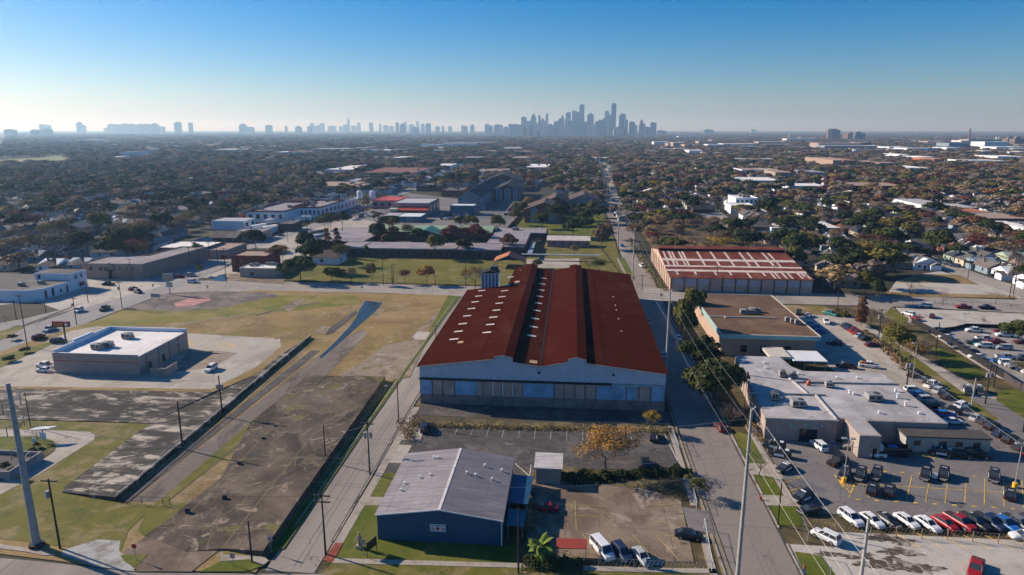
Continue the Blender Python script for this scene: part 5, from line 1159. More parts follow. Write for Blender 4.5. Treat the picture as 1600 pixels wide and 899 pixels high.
def carparts(kind):
    if kind in CP:return CP[kind]
    s=SPEC[kind];W=s['W'];P={}
    mb=MB()
    v,f=loft([(x,ring(w_,.26,zs,zt)) for x,w_,zs,zt in s['st']]);mb.add(v,f)
    (xa,wa,za),(xb,wb_,zb),(xc,wc,zc),(xd,wd,zd)=s['gh']
    # roof panel and pillars in body colour
    mb.add([(xb-.02,-wb_,zb+.0),(xc+.02,-wc,zc),(xc+.02,wc,zc),(xb-.02,wb_,zb),(xb+.1,-wb_*.9,zb+.05),(xc-.12,-wc*.9,zc+.05),(xc-.12,wc*.9,zc+.05),(xb+.1,wb_*.9,zb+.05)],[(0,1,5,4),(1,2,6,5),(2,3,7,6),(3,0,4,7),(4,5,6,7)])
    def pillar(x0,y0,z0,x1,y1,z1,r=.045):
        for sg_ in (-1,1):mb.tube([(x0,sg_*(y0+.012),z0),(x1,sg_*(y1+.012),z1)],r,4)
    pillar(xa,wa,za,xb,wb_,zb,.07);pillar(xd,wd,zd,xc,wc,zc,.04)
    for fr_ in ((.5,) if kind == 'sedan' else (.42,.75) if kind in ('suv','van') else (.5,)):
        xm=xa+(xd-xa)*fr_;pillar(xm,(wa+wd)/2,(za+zd)/2,xb+(xc-xb)*fr_,(wb_+wc)/2,(zb+zc)/2,.035)
    if kind == 'van':mb.box(-2.68,.1,-.99,.99,1.15,1.32);
    mb.box(-s['L']/2-.03,-s['L']/2+.1,-W*.8,W*.8,.35,.6);mb.box(s['L']/2-.12,s['L']/2+.04,-W*.75,W*.75,.3,.52)
    P['body']=(mb.mesh('car_body'),'paint',(0,0,0))
    mb=MB().add([(xa,-wa,za),(xb,-wb_,zb),(xc,-wc,zc),(xd,-wd,zd),(xa,wa,za),(xb,wb_,zb),(xc,wc,zc),(xd,wd,zd)],[(0,3,2,1),(4,5,6,7),(0,1,5,4),(1,2,6,5),(2,3,7,6)])
    P['windows']=(mb.mesh('car_windows'),M['cglass'],(0,0,0))
    r=s['r']
    ty=MB().tube([(0,-.12,0),(0,.12,0)],r,14).mesh('car_tyre');ri=MB().tube([(0,-.125,0),(0,.125,0)],r*.6,10).mesh('car_rim')
    P['_wheel']=(ty,ri,s['wh'],W-.1,r)
    x=s['L']/2;zl=s['st'][-2][2]
    P['_head']=(MB().box(-.10,.04,-.16,.16,-.07,.07).mesh('car_headlight'),x-.10,W*.64,zl)
    P['_tail']=(MB().box(-.04,.08,-.12,.12,-.10,.10).mesh('car_taillight'),-x+.03,W*.76,s['st'][0][2]+.02)
    if kind == 'pickup':P['bed']=(MB().box(-2.7,-1.05,-.78,.78,1.0,1.085).mesh('pickup_bed'),M['bedd'],(0,0,.004))
    CP[kind]=P;return P
CARS=[]
def car(kind,color,px,py,head,label=None,police=None,name=None,group='cars parked around the lots',ground=.16,at=None,full=None,desc=None):
    P=carparts(kind)
    x,y=at if at else G(px,py,ground)
    near=y<190 if full is None else full
    nm=name or {'sedan':'parked_car','suv':'parked_suv','pickup':'pickup_truck','van':'passenger_van'}[kind]
    if police:nm='police_car' if kind == 'sedan' else 'police_suv'
    cat={'sedan':'car','suv':'car','pickup':'pickup truck','van':'van'}[kind]
    if police:cat='police car'
    t=T(nm,label or 'x',cat,(x,y,ground),R(head),group)
    t['_o']=(0,0,0);t.scale=(.83,.83,.83)
    pm=CARMAT[color] if isinstance(color,str) else color
    b=link('body',P['body'][0],pm,t);g_=link('windows',P['windows'][0],M['cglass'],t)
    if 'bed' in P:o=link('truck_bed',P['bed'][0],M['bedd'],t);o.location=P['bed'][2]
    ty,ri,wx,wy,r=P['_wheel']
    for a in wx:
        for sg_ in (-1,1):
            o=link('wheel',ty,M['tyre'],t);o.location=(a,sg_*wy,r)
            if near:q=link('rim',ri,M['rim'],o)
    if near:
        for sg_ in (-1,1):
            me,xx,yy,zz=P['_head'];o=link('headlight',me,M['lamp'],t);o.location=(xx,sg_*yy,zz)
            me,xx,yy,zz=P['_tail'];o=link('tail_light',me,M['tail'],t);o.location=(xx,sg_*yy,zz)
    if police:
        W=SPEC[kind]['W'];zr_=SPEC[kind]['gh'][1][2]
        if 'doors' not in P:
            mb=MB()
            for sg_ in (-1,1):mb.box(-1.0,1.0,sg_*(W+.006)-.008,sg_*(W+.006)+.008,.42,.93 if kind == 'suv' else .80)
            P['doors']=mb.mesh('white_doors')
            P['bar']=MB().box(-.12,.12,-.55,.55,zr_+.06,zr_+.19).mesh('light_bar')
            mb=MB()
            for i in range(3):
                y0=-.42+i*.3;z0=zr_+.055;x0=-1.15
                mb.box(x0,x0+.38,y0,y0+.06,z0,z0+.012).box(x0,x0+.38,y0+.16,y0+.22,z0,z0+.012).box(x0,x0+.06,y0+.06,y0+.16,z0,z0+.012).box(x0+.32,x0+.38,y0+.06,y0+.16,z0,z0+.012)
            P['num']=mb.mesh('roof_numerals');P['wroof']=MB().add([(SPEC[kind]['gh'][1][0]+.1,-.56,zr_+.054),(SPEC[kind]['gh'][2][0]-.1,-.56,zr_+.062),(SPEC[kind]['gh'][2][0]-.1,.56,zr_+.062),(SPEC[kind]['gh'][1][0]+.1,.56,zr_+.054)],[(0,1,2,3)]).mesh('white_roof')
        link('white_doors',P['doors'],CARMAT['white'],t);x_=SPEC[kind]['L']/2
        MB().box(x_-.05,x_+.12,-.55,.55,.42,.78).build('push_bumper',M['hvac'],t)
        if 'b' in police:link('light_bar',P['bar'],M['lightbar'],t)
        if 'n' in police:link('roof_numerals',P['num'],M['white'],t)
        if 'w' in police:link('white_roof',P['wroof'],CARMAT['white'],t)
    if label is None:AUTO.append((t,desc or f'{color if isinstance(color, str) else "pale"} {dict(sedan="saloon car", suv="SUV", pickup="pickup truck", van="van")[kind]}'+(' in police livery' if police else ' parked'),x,y))
    CARS.append((x,y));return t

# --- store and avenue, left
car('suv','white',330,579,269,'white estate car parked alone on the pale lot behind the tan store',ground=.15)
car('pickup','white',71,574,172,'white pickup nosed against the tan store, beyond the white saloon',ground=.15)
car('sedan','white',69,581,176,'white saloon nosed against the front of the tan store',ground=.15)
car('suv','darkgrey',92,536,8,'dark grey minivan parked beside the dark red pylon sign',ground=.15)
car('suv','maroon',61,529.5,95,'dark maroon SUV driving on the avenue past the pylon sign',ground=.1,group='cars on the avenue')
car('pickup','silver',78,517,275,'silver-white pickup with open bed driving on the avenue',ground=.1,group='cars on the avenue')
car('suv','white',123,487.5,281,'white SUV driving on the avenue behind the tan store',ground=.1,group='cars on the avenue')
car('pickup','darkgrey',164,484.5,281,'grey pickup driving on the avenue past the field',ground=.1,group='cars on the avenue')
car('suv','darkgrey',216,458,330,'dark SUV at the avenue corner in front of the maroon car',ground=.1,group='cars on the avenue')
car('sedan','maroon',208,453,90,'maroon car at the avenue corner behind the dark SUV',ground=.1,group='cars on the avenue')
car('pickup','black',169,446,175,'black pickup crossing in front of the white two-storey building',ground=.1,group='cars on the avenue')
car('sedan','red',281,434,20,'red car waiting in the shade of the beige brick building',ground=.1,group='cars on the avenue')
car('suv','silver',299,432,5,'silver SUV beside the red car on the avenue',ground=.1,group='cars on the avenue')
car('suv','white',302,442,5,'white SUV turning at the avenue crossing',ground=.1,group='cars on the avenue')
car('van','white',317,400,60,'white van pulled off the avenue by the yellow grass',ground=.12,group='cars on the avenue')
car('suv','black',378,424.5,10,'black SUV parked beside the flat-roofed white restaurant',ground=.14)
car('sedan','green',440,369,10,'dark teal car driving down the avenue beside the yard wall',ground=.1,group='cars on the avenue')
car('sedan','white',466,377,10,'white car parked by the school fence',ground=.12)
rc=random.Random(11)
cols=['white','black','silver','grey','red','navy','darkgrey','white','tan','maroon','blue']
for i in range(22):
    px=rc.uniform(545,596);py=320+(596-px)*.02+rc.uniform(0,24)
    car(rc.choice(['sedan','suv','pickup','suv']),rc.choice(cols),px,py,rc.choice([0,180,90,8]),None,ground=.12,group='cars on the lot behind the school')
for i in range(16):
    car(rc.choice(['sedan','suv']),rc.choice(cols),690+i%8*6.6,337+i // 8*6,90,None,ground=.12,group='cars packed under the teal shed')
for i in range(14):
    car(rc.choice(['sedan','suv']),rc.choice(cols),0,0,rc.choice([0,180]),None,at=(-66 if i<7 else-44,460+(i%7)*12),ground=.15,group='cars behind the grey apartments')
for i in range(8):
    car(rc.choice(['sedan','suv','pickup']),rc.choice(cols),0,0,rc.choice([90,270]),None,at=(rc.choice([26,31])+3,420+i*45),ground=.1 if i<2 else .32,group='cars along the far street')
car('pickup','white',1003,417,100,'white pickup driving on the street beside the salmon warehouse',ground=.07,group='cars on the street')
car('sedan','blue',972,385,95,'small blue car parked at the verge by the round brown trees',ground=.07,group='cars on the street')
# --- shaded street right of the big warehouse
car('sedan','silver',1012,505,96,'silver car in the shade hard against the rust-red warehouse, near the crossing',ground=.07,group='cars on the street')
car('sedan','silver',1034,557,96,'grey car in the shade halfway along the rust-red warehouse',ground=.07,group='cars on the street')
car('sedan','white',1059,530,96,'white car parked in shade under the big evergreen',ground=.07,group='cars on the street')
car('sedan','maroon',1125,671,100,'dark red car at the kerb below the bare tree',ground=.07,group='cars on the street')
# --- asphalt lot, brown lot
car('suv','navy',664,672,98,'dark blue SUV parked by the street end of the cracked asphalt lot',ground=.16)
car('sedan','black',1022,686,80,'black car parked against the weeds on the cracked asphalt lot',ground=.16)
car('van','white',941,864,297,'white passenger van with ladder-ribbed roof by the front fence',ground=.18)
car('suv','navy',972,869,295,'dark green SUV between the white van and the silver saloon',ground=.18)
car('sedan','silver',1002,874,294,'silver saloon parked behind the green banner on the fence',ground=.18)
car('sedan','black',1076,840,352,'black saloon parked across the worn brown lot',ground=.18)
car('sedan','red',852,798,180,'dark red car in the shade beside the climbing shrubs',ground=.18)
car('suv','black',1008,728,90,'black SUV tucked behind the hedge beside the orange tree',ground=.18)
# --- police lot
pg='vehicles on the police lot'
car('suv','black',1198,679,160,'police SUV with white doors parked nearest the station corner',police='bw',ground=.15,group=pg)
car('suv','black',1209,700,160,'police SUV with white doors, second down the street-side row',police='bw',ground=.15,group=pg)
car('suv','black',1217,713,160,'police SUV with white doors, third down the street-side row',police='bw',ground=.15,group=pg)
car('sedan','black',1226,735,220,'black and white patrol car below the bare tree on the street side',police='bw',ground=.15,group=pg)
car('suv','black',1254,781,215,'black patrol SUV with white doors by the gate',police='b',ground=.15,group=pg)
car('sedan','black',1264,801,205,'plain black saloon parked below the patrol SUV by the gate',ground=.15,group=pg)
car('sedan','silver',1266,682,86,'silver saloon parked at the station entrance',ground=.15,group=pg)
car('suv','white',1279,700,104,'white crossover rolling out from the station entrance',ground=.15,group=pg)
car('sedan','white',1310,680,95,'white saloon beside the blue accessible bay',ground=.15,group=pg)
car('pickup','tan',1338,703,165,'tan-grey pickup parked behind the white pickup',ground=.15,group=pg)
car('pickup','white',1361,713,172,'white pickup with covered bed beside the dump trailer',ground=.15,group=pg)
car('pickup','black',1309,724,39,'black pickup crossing the police lot',ground=.15,group=pg)
car('suv','black',1319,744,240,'patrol SUV with roof numerals beside the yellow lamp base',police='n',ground=.15,group=pg)
car('suv','black',1344,746,240,'patrol SUV with roof numerals, second from the yellow lamp base',police='n',ground=.15,group=pg)
car('suv','black',1369,745,240,'patrol SUV with roof numerals, third from the yellow lamp base',police='n',ground=.15,group=pg)
car('suv','black',1363,768,60,'patrol SUV nose-in behind the row, nearer the lamp',police='n',ground=.15,group=pg)
car('suv','black',1389,770,60,'patrol SUV nose-in behind the row, farther from the lamp',police='n',ground=.15,group=pg)
pd=car('suv','black',1446,746,240,'patrol SUV with its door standing open',police='n',ground=.15,group=pg)
MB().box(.3,.36,1.0,2.0,.4,1.6).build('open_door',CARMAT['white'],pd)
car('suv','black',1474,746,240,'patrol SUV parked beside the one with the open door',police='n',ground=.15,group=pg)
car('suv','black',1553,749,240,'patrol SUV standing alone before the far lamp post',police='n',ground=.15,group=pg)
car('suv','black',1577,776,60,'patrol SUV beside the yellow base of the far lamp post',police='n',ground=.15,group=pg)
car('suv','black',1469,711,163,'white-panelled patrol SUV by the hatched yellow bay',police='bw',ground=.15,group=pg)
car('sedan','black',1501,714,340,'black saloon next to the white-panelled patrol SUV',ground=.15,group=pg)
car('suv','black',1527,714,340,'black SUV last in the row below the modular office',ground=.15,group=pg)
# row along the chain fence (front), angled
row=[('suv','white',1329,814,'white SUV with dark front at the gate end of the fence row'),('sedan','white',1362,817,'white saloon, second in the fence row'),('sedan','black',1387,817,'black and white patrol saloon in the fence row'),('sedan','white',1416,818,'white saloon beside the patrol saloon in the fence row'),
       ('sedan','white',1449,823,'white saloon next to the red pair in the fence row'),('sedan','red',1476,822,'bright red saloon in the fence row'),('pickup','red',1499,820,'red pickup with covered bed in the fence row'),('pickup','black',1522,820,'black pickup between the red and blue ones in the fence row'),
       ('pickup','navy',1545,820,'navy pickup beside the bright blue one in the fence row'),('pickup','blue',1566,822,'bright blue pickup in the fence row'),('pickup','grey',1590,822,'grey pickup at the far end of the fence row'),('suv','darkgrey',1612,824,'dark SUV at the very end of the fence row')]
for k_,c_,px,py,lb in row:car(k_,c_,px,py,291,lb,ground=.15,group='vehicles along the chain fence',police='n' if 'patrol' in lb else None)
car('suv','white',1290,843,132,'white SUV with dark roof panel parked outside the chain fence',ground=.15)
car('sedan','white',1601,842,180,'white saloon outside the chain fence at the far corner',ground=.15)
car('pickup','red',1524,893,235,'dark red pickup alone on the pale gravel lot',ground=.15)
# right side rows by the chain link fence and station
for i,(k_,c_,px,py) in enumerate([('pickup','black',1430,588),('sedan','grey',1444,596.5),('pickup','white',1456,604),('suv','silver',1468,613.5),('sedan','black',1480,622),('suv','white',1503,637),('sedan','silver',1526,656),('sedan','darkgrey',1538,661),('suv','black',1549,669),('sedan','navy',1562,680),('suv','black',1578,690),('pickup','darkgrey',1595,700),('sedan','maroon',1612,712)]):
    car(k_,c_,px,py,34,None,ground=.15,group='cars nosed to the chain-link fence',desc=f'{c_} {dict(sedan="saloon", suv="SUV", pickup="pickup")[k_]} nosed to the chain-link fence')
car('suv','black',1485,645,150,'white-sided patrol SUV with dark tail by the station back corner',police='w',ground=.15,group=pg)
for i,(px,py) in enumerate(((1427,613),(1436,620),(1449,628),(1459,637),(1476,652),(1489,662))):
    car('sedan' if i%2 else 'suv',['white','blue','silver','black','blue','white'][i],px,py,5,None,ground=.15,group='cars in the shade of the station',desc=['white','blue','silver','black','blue','white'][i]+' car half hidden in the station shade')
# concrete lot behind the brown roofed building
for k_,c_,px,py,hd,lb in [('suv','black',1248,491.5,250,'black SUV in the shade at the back of the concrete lot'),('sedan','silver',1262,495,250,'pale blue car beside the black SUV at the back of the lot'),('pickup','green',1297,492.5,130,'teal green pickup by the shrubs at the back of the lot'),('pickup','white',1291,505,255,'white truck with red load in its bed'),
    ('sedan','navy',1322,511,36,'dark blue saloon first in the row beside the russet tree'),('sedan','navy',1327,514.5,36,'navy saloon second in the row beside the russet tree'),('sedan','red',1333,518,36,'red saloon third in the row beside the russet tree'),('sedan','red',1339,522,36,'second red saloon in the row beside the russet tree'),('sedan','silver',1343,527,36,'silver saloon in the row before the russet tree'),('sedan','black',1351,531,36,'black saloon last but one in the row beside the russet tree'),('sedan','maroon',1362,541,15,'maroon car parked apart at the end of the row'),
    ('sedan','silver',1265,508,160,'silver car in the shade of the brown-roofed building'),('sedan','blue',1272,514,160,'blue car in the shade of the brown-roofed building'),('sedan','blue',1278,520,160,'second blue car in the shade of the brown-roofed building'),('suv','navy',1303,539,165,'dark SUV in deep shade below the teal fascia corner'),('pickup','black',1322,575,165,'black pickup with white tailgate on the lane behind the station'),('pickup','white',1358,574,341,'white pickup carrying yellow gear and a red cover')]:
    t=car(k_,c_,px,py,hd,lb,ground=.16,group='cars behind the brown-roofed building',full=True)
    if 'red load' in lb:MB().ellip((-1.7,0,1.2),(.7,.6,.3),8,4).build('cargo',CARMAT['brightred'],t)
    if 'yellow gear' in lb:MB().ellip((-1.4,0,1.3),(.7,.6,.35),8,4).build('cargo',CARMAT['brightred'],t);MB().box(-2.5,-1.9,-.5,.5,1.0,1.6).build('cargo',CARMAT['yellow'],t)
for k_,c_,px,py,hd,lb in [('suv','black',1512,614,250,'patrol SUV with white side parked on the side street, nearer the gate'),('suv','black',1530,614,250,'patrol SUV with white side parked on the side street, by the tall pole')]:
    car(k_,c_,px,py,hd,lb,police='bw',ground=.08,group='police cars on the side street')
# impound lot
for k_,c_,px,py,hd in [('suv','white',1446,480,170),('pickup','red',1505,482,172),('pickup','black',1541,483,172),('suv','white',1419,493,120),('sedan','red',1430,500,90),('sedan','maroon',1456,496,60),('pickup','white',1523,519,172),('pickup','white',1570,526,174),('pickup','white',1539,532,-8),('sedan','green',1533,540,172),('pickup','red',1556,537,-8),('suv','white',1537,543,172),('suv','silver',1568,546,174),('pickup','silver',1572,561,-12),('sedan','maroon',1596,537,172),('suv','grey',1597,562,172),('sedan','black',1470,521,170),('sedan','white',1477,529,172),('sedan','navy',1493,540,165),('sedan','grey',1500,546,165),('sedan','darkgrey',1517,552,168),('sedan','white',1526,560,172),('pickup','darkgrey',1524,538,165),('sedan','black',1464,518,165)]:
    car(k_,c_,px,py,hd,None,ground=.17,group='cars on the impound lot',full=False,desc=f'{c_} {dict(sedan="saloon", suv="SUV", pickup="pickup")[k_]} standing on the impound lot')
for i in range(20):
    px,py=((1500+i*13,516+(i%3)*2),(1548+(i-8)*9,560+(i-8)*3.5))[i>7]
    car(rc.choice(['sedan','suv','pickup']),rc.choice(cols),px,py,rc.choice([172,350,165]),None,ground=.17,group='cars on the impound lot',full=False,desc='%s vehicle standing on the impound lot'%('outer' if i>7 else 'back-row')) if 4<i<8 or i>9 and px<1640 else None
LAND.append(G(1500,530)+('impound lot bend',));LAND.append(G(1560,575)+('impound lot gate',))
# street cars in the neighbourhood on the right
for k_,c_,px,py,hd in [('sedan','black',1448,402,120),('pickup','white',1459,415,160),('sedan','grey',1475,412,130),('sedan','darkgrey',1481,414,130),('suv','navy',1492,417,130),('sedan','navy',1435,396,120),('sedan','white',1427,394,120),('sedan','white',1294,436,120),('sedan','silver',1270,431,120),('suv','black',1556,432,160),('sedan','blue',1549,428,160),('sedan','black',1592,424,160),('suv','white',1177,364,10),('sedan','grey',1183,366,10),('sedan','red',1170,362,10),('sedan','black',1188,364,100)]:
    car(k_,c_,px,py,hd,None,ground=.1,group='cars in the side streets',full=False)
# truck trailers in the walled yard; dump trailer; buses
def trailer(label,px,py,hd,L=14,col='white',at=None):
    x,y=at or G(px,py);t=T('truck_trailer',label,'trailer',(x,y,0),R(hd),'trailers in the walled yard');t['_o']=(0,0,0);t.scale=(.85,)*3
    MB().box(-L/2,L/2,-1.3,1.3,1.1,4.0).build('cargo_box',M['white'],t)
    MB().box(-L/2,L/2-1,-.6,.6,.8,1.09).build('chassis',M['blackm'],t)
    for a in (-L/2+1.5,-L/2+2.8,L/2-2):
        for s in (-1,1):
            o=MB().tube([(a,s*1.0,.5),(a,s*1.25,.5)],.5,10).build('wheel',M['tyre'],t)
trailer('long white box trailer parked beside the yard wall',421,362,75);trailer('long white box trailer inside the yard, away from the wall',404,360,75);trailer('shorter white box trailer at the back of the yard',422,351,75,8)
trailer('white box truck body parked in front of the factory windows',474,346,5,12)
dt=T('dump_trailer','black dump trailer with blue tarpaulin and white cab beside the modular office','trailer',G(1396,712)+(.15,),R(176));dt['_o']=(0,0,0);dt.scale=(.85,)*3
mb=MB().box(-3,2.2,-1.1,-1.0,.9,2.1).box(-3,2.2,1.0,1.1,.9,2.1).box(-3,-2.9,-.99,.99,.9,2.1).box(2.1,2.2,-.99,.99,.9,2.1).box(-3,2.2,-1.1,1.1,.8,.89);mb.build('trailer_bed',M['blackm'],dt)
MB().box(-.6,1.2,-.8,.8,.95,1.9).build('tarpaulin',CARMAT['blue'],dt);MB().box(2.5,4.0,-.95,.95,.6,2.3).build('cab',CARMAT['white'],dt)
for a in (-2,-1,3.2):
    for s in (-1,1):MB().tube([(a,s*.9,.42),(a,s*1.15,.42)],.42,10).build('wheel',M['tyre'],dt)
for lb,px,py,c_ in (('long white school bus roof beside the fence',503,374,'white'),('cream school bus parked behind the longer white one',495,368,'tan')):
    x,y=G(px,py);t=T('parked_bus',lb,'bus',(x,y,0),R(62),'buses beside the school');t['_o']=(0,0,0)
    mb=MB();v,f=loft([(-6,ring(1.2,.5,2.7,3.0)),(5.0,ring(1.2,.5,2.7,3.0)),(5.2,ring(1.2,.5,1.4,1.7)),(6.2,ring(1.1,.5,1.3,1.5))]);mb.add(v,f);mb.build('body',CARMAT[c_],t)
    MB().box(-5.5,4.6,-1.23,1.23,1.7,2.4).build('windows',M['cglass'],t)
    for a in (-4,4):
        for s in (-1,1):MB().tube([(a,s*.9,.5),(a,s*1.2,.5)],.5,10).build('wheel',M['tyre'],t)

# --- painted stalls
Lw,Ly=[],[]
for i in range(13):Lw.append((-24.5+i*3.05,118.2,-24.5+i*3.05,122.6))
lines('stall_lines',Lw,M['pwf'],.11,.175,px=False)
lines('stall_lines',[(19.6-.2,112,18.6,122.5),(-6.2,103.4,-6.2,108),(-9.0,108.2,-6.2,104)],M['pw'],.12,.175,px=False)
Ly=[(x,83.0,x-2.2,88.0) for x in (0.5,4.6,8.4,12.0,15.4)]+[(-3,92.5,7,92.7),(-3,95.5,6,95.6),(1.6,88.2,1.4,97),(13,88.4,18,88.6),(12.6,92.0,17.8,92.2),(13,96.5,17.8,97.4)]
lines('bay_lines',Ly,M['pyf'],.10,.195,px=False)
# police lot bays: centre spine and cross lines
sp_=[]
for i in range(17):
    x=47.2+i*2.86;y=106.1-i*.085;sp_.append((x+2.5,y+4.35,x-2.45,y-4.4))
sp_ += [(46,106.2,93,104.9)]
lines('bay_lines',sp_,M['py'],.12,.165,px=False)
lines('bay_numbers',[(45.6+i*2.86,101.2-i*.085,46.2+i*2.86,101.2-i*.085) for i in range(16)]+[(51.0+i*2.86,111.0-i*.085,51.6+i*2.86,111.0-i*.085) for i in range(15)],M['py'],.35,.168,px=False)
hat=[(1304,742,1330,771),(1330,771,1342,744),(1305,745,1342,745)]+[(1308+i*5,746,1318+i*4,762) for i in range(5)]
hat += [(1248,668,1268,690),(1262,668,1274,690),(1296,672,1324,694),(1324,694,1330,692)]+[(1251+i*4,674+i*3,1266+i*3,674+i*3.4) for i in range(5)]
hat += [(1424,701,1466,714),(1424,705,1460,716)]+[(1428+i*6,702+i*1.6,1423+i*6,710+i*1.2) for i in range(7)]
hat += [(1222,756,1250,746),(1224,771,1248,763),(1336,808,1352,824),(1225,700,1262,745)][:3]
lines('hatched_markings',hat,M['py'],.13,.170)
lines('accessible_bay',[(1297,690,1306,692)],M['pb'],.9,.172)
lines('bay_lines',[(1400+i*33,833,1440+i*36,858) for i in range(6)]+[(1240,868,1300,874)][:0],M['py'],.10,.160)
lines('bay_lines',[(1372,553,1405,562),(1396,562,1409,571),(1383,565,1395,571)],M['pw'],.12,.175)
lines('kerb_stops',[(1232,673,1244,688),(1241,672,1255,688)],M['pw'],.25,.19)
lines('crossing_lines',[(1006,452,1034,454),(1006,455,1036,457),(1012,467,1042,470)],M['pw'],.4,.10)
lines('old_bay_lines',[(282+i*7,540+i*.5,300+i*7,549+i*.5) for i in range(0)]+[(290,548,345,551),(297,556,340,558),(292,565,338,567),(338,538,362,546),(345,536,367,543),(352,535,368,540),(290,534,304,540),(296,533,304,537)],M['py'],.22,.155)
lines('kerb_line',[(252,586,331,548)],M['kerb'],.35,.3)
# oil and leaf stains on the south lot
m_=groundmat('leaf_litter',(.085,.065,.05),[((.32,.28,.24),.7,.5,.6,1.2)],.3)
rb2=random.Random(9)
for k,(px,py,a,b_) in enumerate(((1385,843,3.2,.8),(1410,850,1.6,.6),(1405,864,2.6,.9),(1370,884,2.6,1.0),(1432,888,3.0,1.0),(1395,875,1.2,.6),(1352,868,1.0,.5),(1300,868,2.4,.5),(1340,873,1.8,.4))):
    x,y=G(px,py);ph=[rb2.uniform(0,6) for _ in range(4)]
    mb=MB().prism([(x+math.cos(t_*.157)*a*q_,y+math.sin(t_*.157)*b_*q_) for t_ in range(40) for q_ in [1+.22*math.sin(3*t_*.157+ph[0])+.18*math.sin(7*t_*.157+ph[1])+.12*math.sin(13*t_*.157+ph[2])]],.1,.150+k*.002)
    o=mb.build('leaf_litter',m_);o['kind']='structure'
# ------------------------------------------------------------------ poles, wires, fences, signs, people
POLE=[]
INS=MB().tube([(0,0,0),(0,0,.21)],.05,6).mesh('insulator')
def pole(px,py,top=None,h=None,label=None,arms=1,tr=0,lamp=0,mat=None,r=.15,desc='brown wooden utility pole',at=None,ins=True,grp='utility poles along the streets',z0=.1):
    x,y=at or G(px,py);h=h or HT(px,py,top)
    t=T('utility_pole',label or 'x','pole',(x,y,z0),0,grp);t['_o']=(0,0,0)
    MB().tube([(0,0,-.2),(0,0,h)],[r,r*.68],8).build('pole',mat or M['wood'],t)
    for k in range(arms):
        z=h-.4-k*.9
        a=MB().box(-1.15,1.15,-.06,.06,z-.07,z+.07).build('crossarm',M['wood'],t)
        if ins:
            for xx in (-1.05,-.4,.4,1.05):link('insulator',INS,M['galv'],a).location=(xx,0,z+.07)
    for k in range(tr):
        s=(-1,1,0)[k]
        MB().tube([(s*.5,-.25 if s == 0 else 0,h-2.9),(s*.5,-.25 if s == 0 else 0,h-1.9)],.27,10).build('transformer',M['hvac'],t)
    if lamp:
        MB().tube([(0,0,h-1.6),(lamp*1.2,0,h-1.2),(lamp*2.2,0,h-1.1)],.04,5).build('lamp_arm',M['galv'],t)
        MB().ellip((lamp*2.4,0,h-1.13),(.35,.16,.1),8,4).build('lamp_head',M['hvac'],t)
    if label is None:AUTO.append((t,desc,x,y))
    POLE.append((x,y,h));return (x,y,h)
# left transmission pole
bp=G(58,855);t=T('transmission_pole','tall tapering grey steel transmission pole on the lawn corner','pole',bp+(.2,));t['_o']=(0,0,0)
MB().tube([(0,0,0),(0,0,24.2)],[.55,.26],14).build('shaft',M['polesteel'],t);MB().tube([(0,0,-.1),(0,0,.45)],[1.0,.95],16).build('footing',M['dark'],t)
for z,s in ((21.5,-1),(21.7,1),(18.3,-1),(18.5,1),(15.2,1),(13.0,-1)):
    MB().tube([(0,0,z-.3),(.25*s,-s*.6,z),(.5*s,-s*2.0,z+.3)],.06,6).build('arm',M['polesteel'],t)
    MB().tube([(.5*s,-s*2.0,z+.28),(.5*s,-s*2.0,z-1.1)],.06,6).build('insulator',M['hvac'],t)
pole(94,858,749,label='dark wooden pole standing just right of the steel transmission pole',tr=1)
pole(48,668,614,label='dark thin pole with small lamp behind the curved concrete drive',lamp=-.5,mat=M['blackm'],r=.10,arms=0)
pole(286,703,628,label='bare dark pole beside the mottled slab, the shorter of two',arms=0,r=.17)
pole(348,652,588,label='dark pole with two transformers beside the paved alley',tr=2,arms=0,r=.17)
pole(394,880,815,label='bare dark pole on the corner grass below the brown slab',arms=0,r=.14)
pole(509,722,667,label='bare dark pole at the raised edge of the brown slab',arms=0,r=.13)
pole(509,868,772,label='dark pole with crossarm at the brick-paved street corner',arms=2)
pole(578,742,660,label='dark pole with transformers at the top of the small side lawn',tr=2,arms=1)
pole(623,660,596,label='bare dark pole by the end of the cracked asphalt lot',arms=0,lamp=-.9,r=.13)
pole(810,897,795,label='dark pole on the verge in front of the blue building corner',arms=0,r=.14)
pole(681,532,508,label='small dark pole with white box at the street edge by the rust-red roof',arms=1,r=.12)
pole(1215,822,755,label='bare dark pole on the kerbside grass by the police lot gate',arms=0,r=.13)
# tall concrete line on the right street
P1=G(1152,905);P1=(P1[0],P1[1])
P2=G(1042,549,7.6);P3=G(988,444);P4=G(965.5,385)
TP_=[]
for i,((x,y),h,lb) in enumerate(((P1,23.6,'very tall pale concrete pole at the kerb, closest of the line on the long street'),(P2,21.5,'tall pale concrete pole against the shaded side of the rust-red warehouse'),(P3,20.5,'tall pale concrete pole at the crossing behind the rust-red warehouse'),(P4,22,'tall pale concrete pole by the classroom block lawn'))):
    t=T('transmission_pole',lb,'pole',(x,y,.1),0,'tall concrete poles along the long street');t['_o']=(0,0,0)
    MB().tube([(0,0,-.2),(0,0,h)],[.30,.17],12).build('shaft',M['polegrey'],t)
    MB().tube([(0,0,h-.1),(.45,-.2,h+.45)],.06,6).tube([(0,0,h-.1),(-.2,.2,h+.35)],.06,6).build('top_bracket',M['galv'],t)
    for k,z in enumerate((h-3,h-5.6,h-8.2)):
        MB().tube([(0,0,z),((-1) ** k*.9,0,z+.2)],[.07,.05],6).build('insulator',M['hvac'],t)
    TP_.append((x,y,h))
for i in range(7):
    y=430+i*95;x=26+(y-470)*.025-1
    pole(0,0,h=20,at=(x,y),arms=1,mat=M['polegrey'],r=.28,desc='pale tall pole along the far tree-lined street',grp='tall poles along the far street')
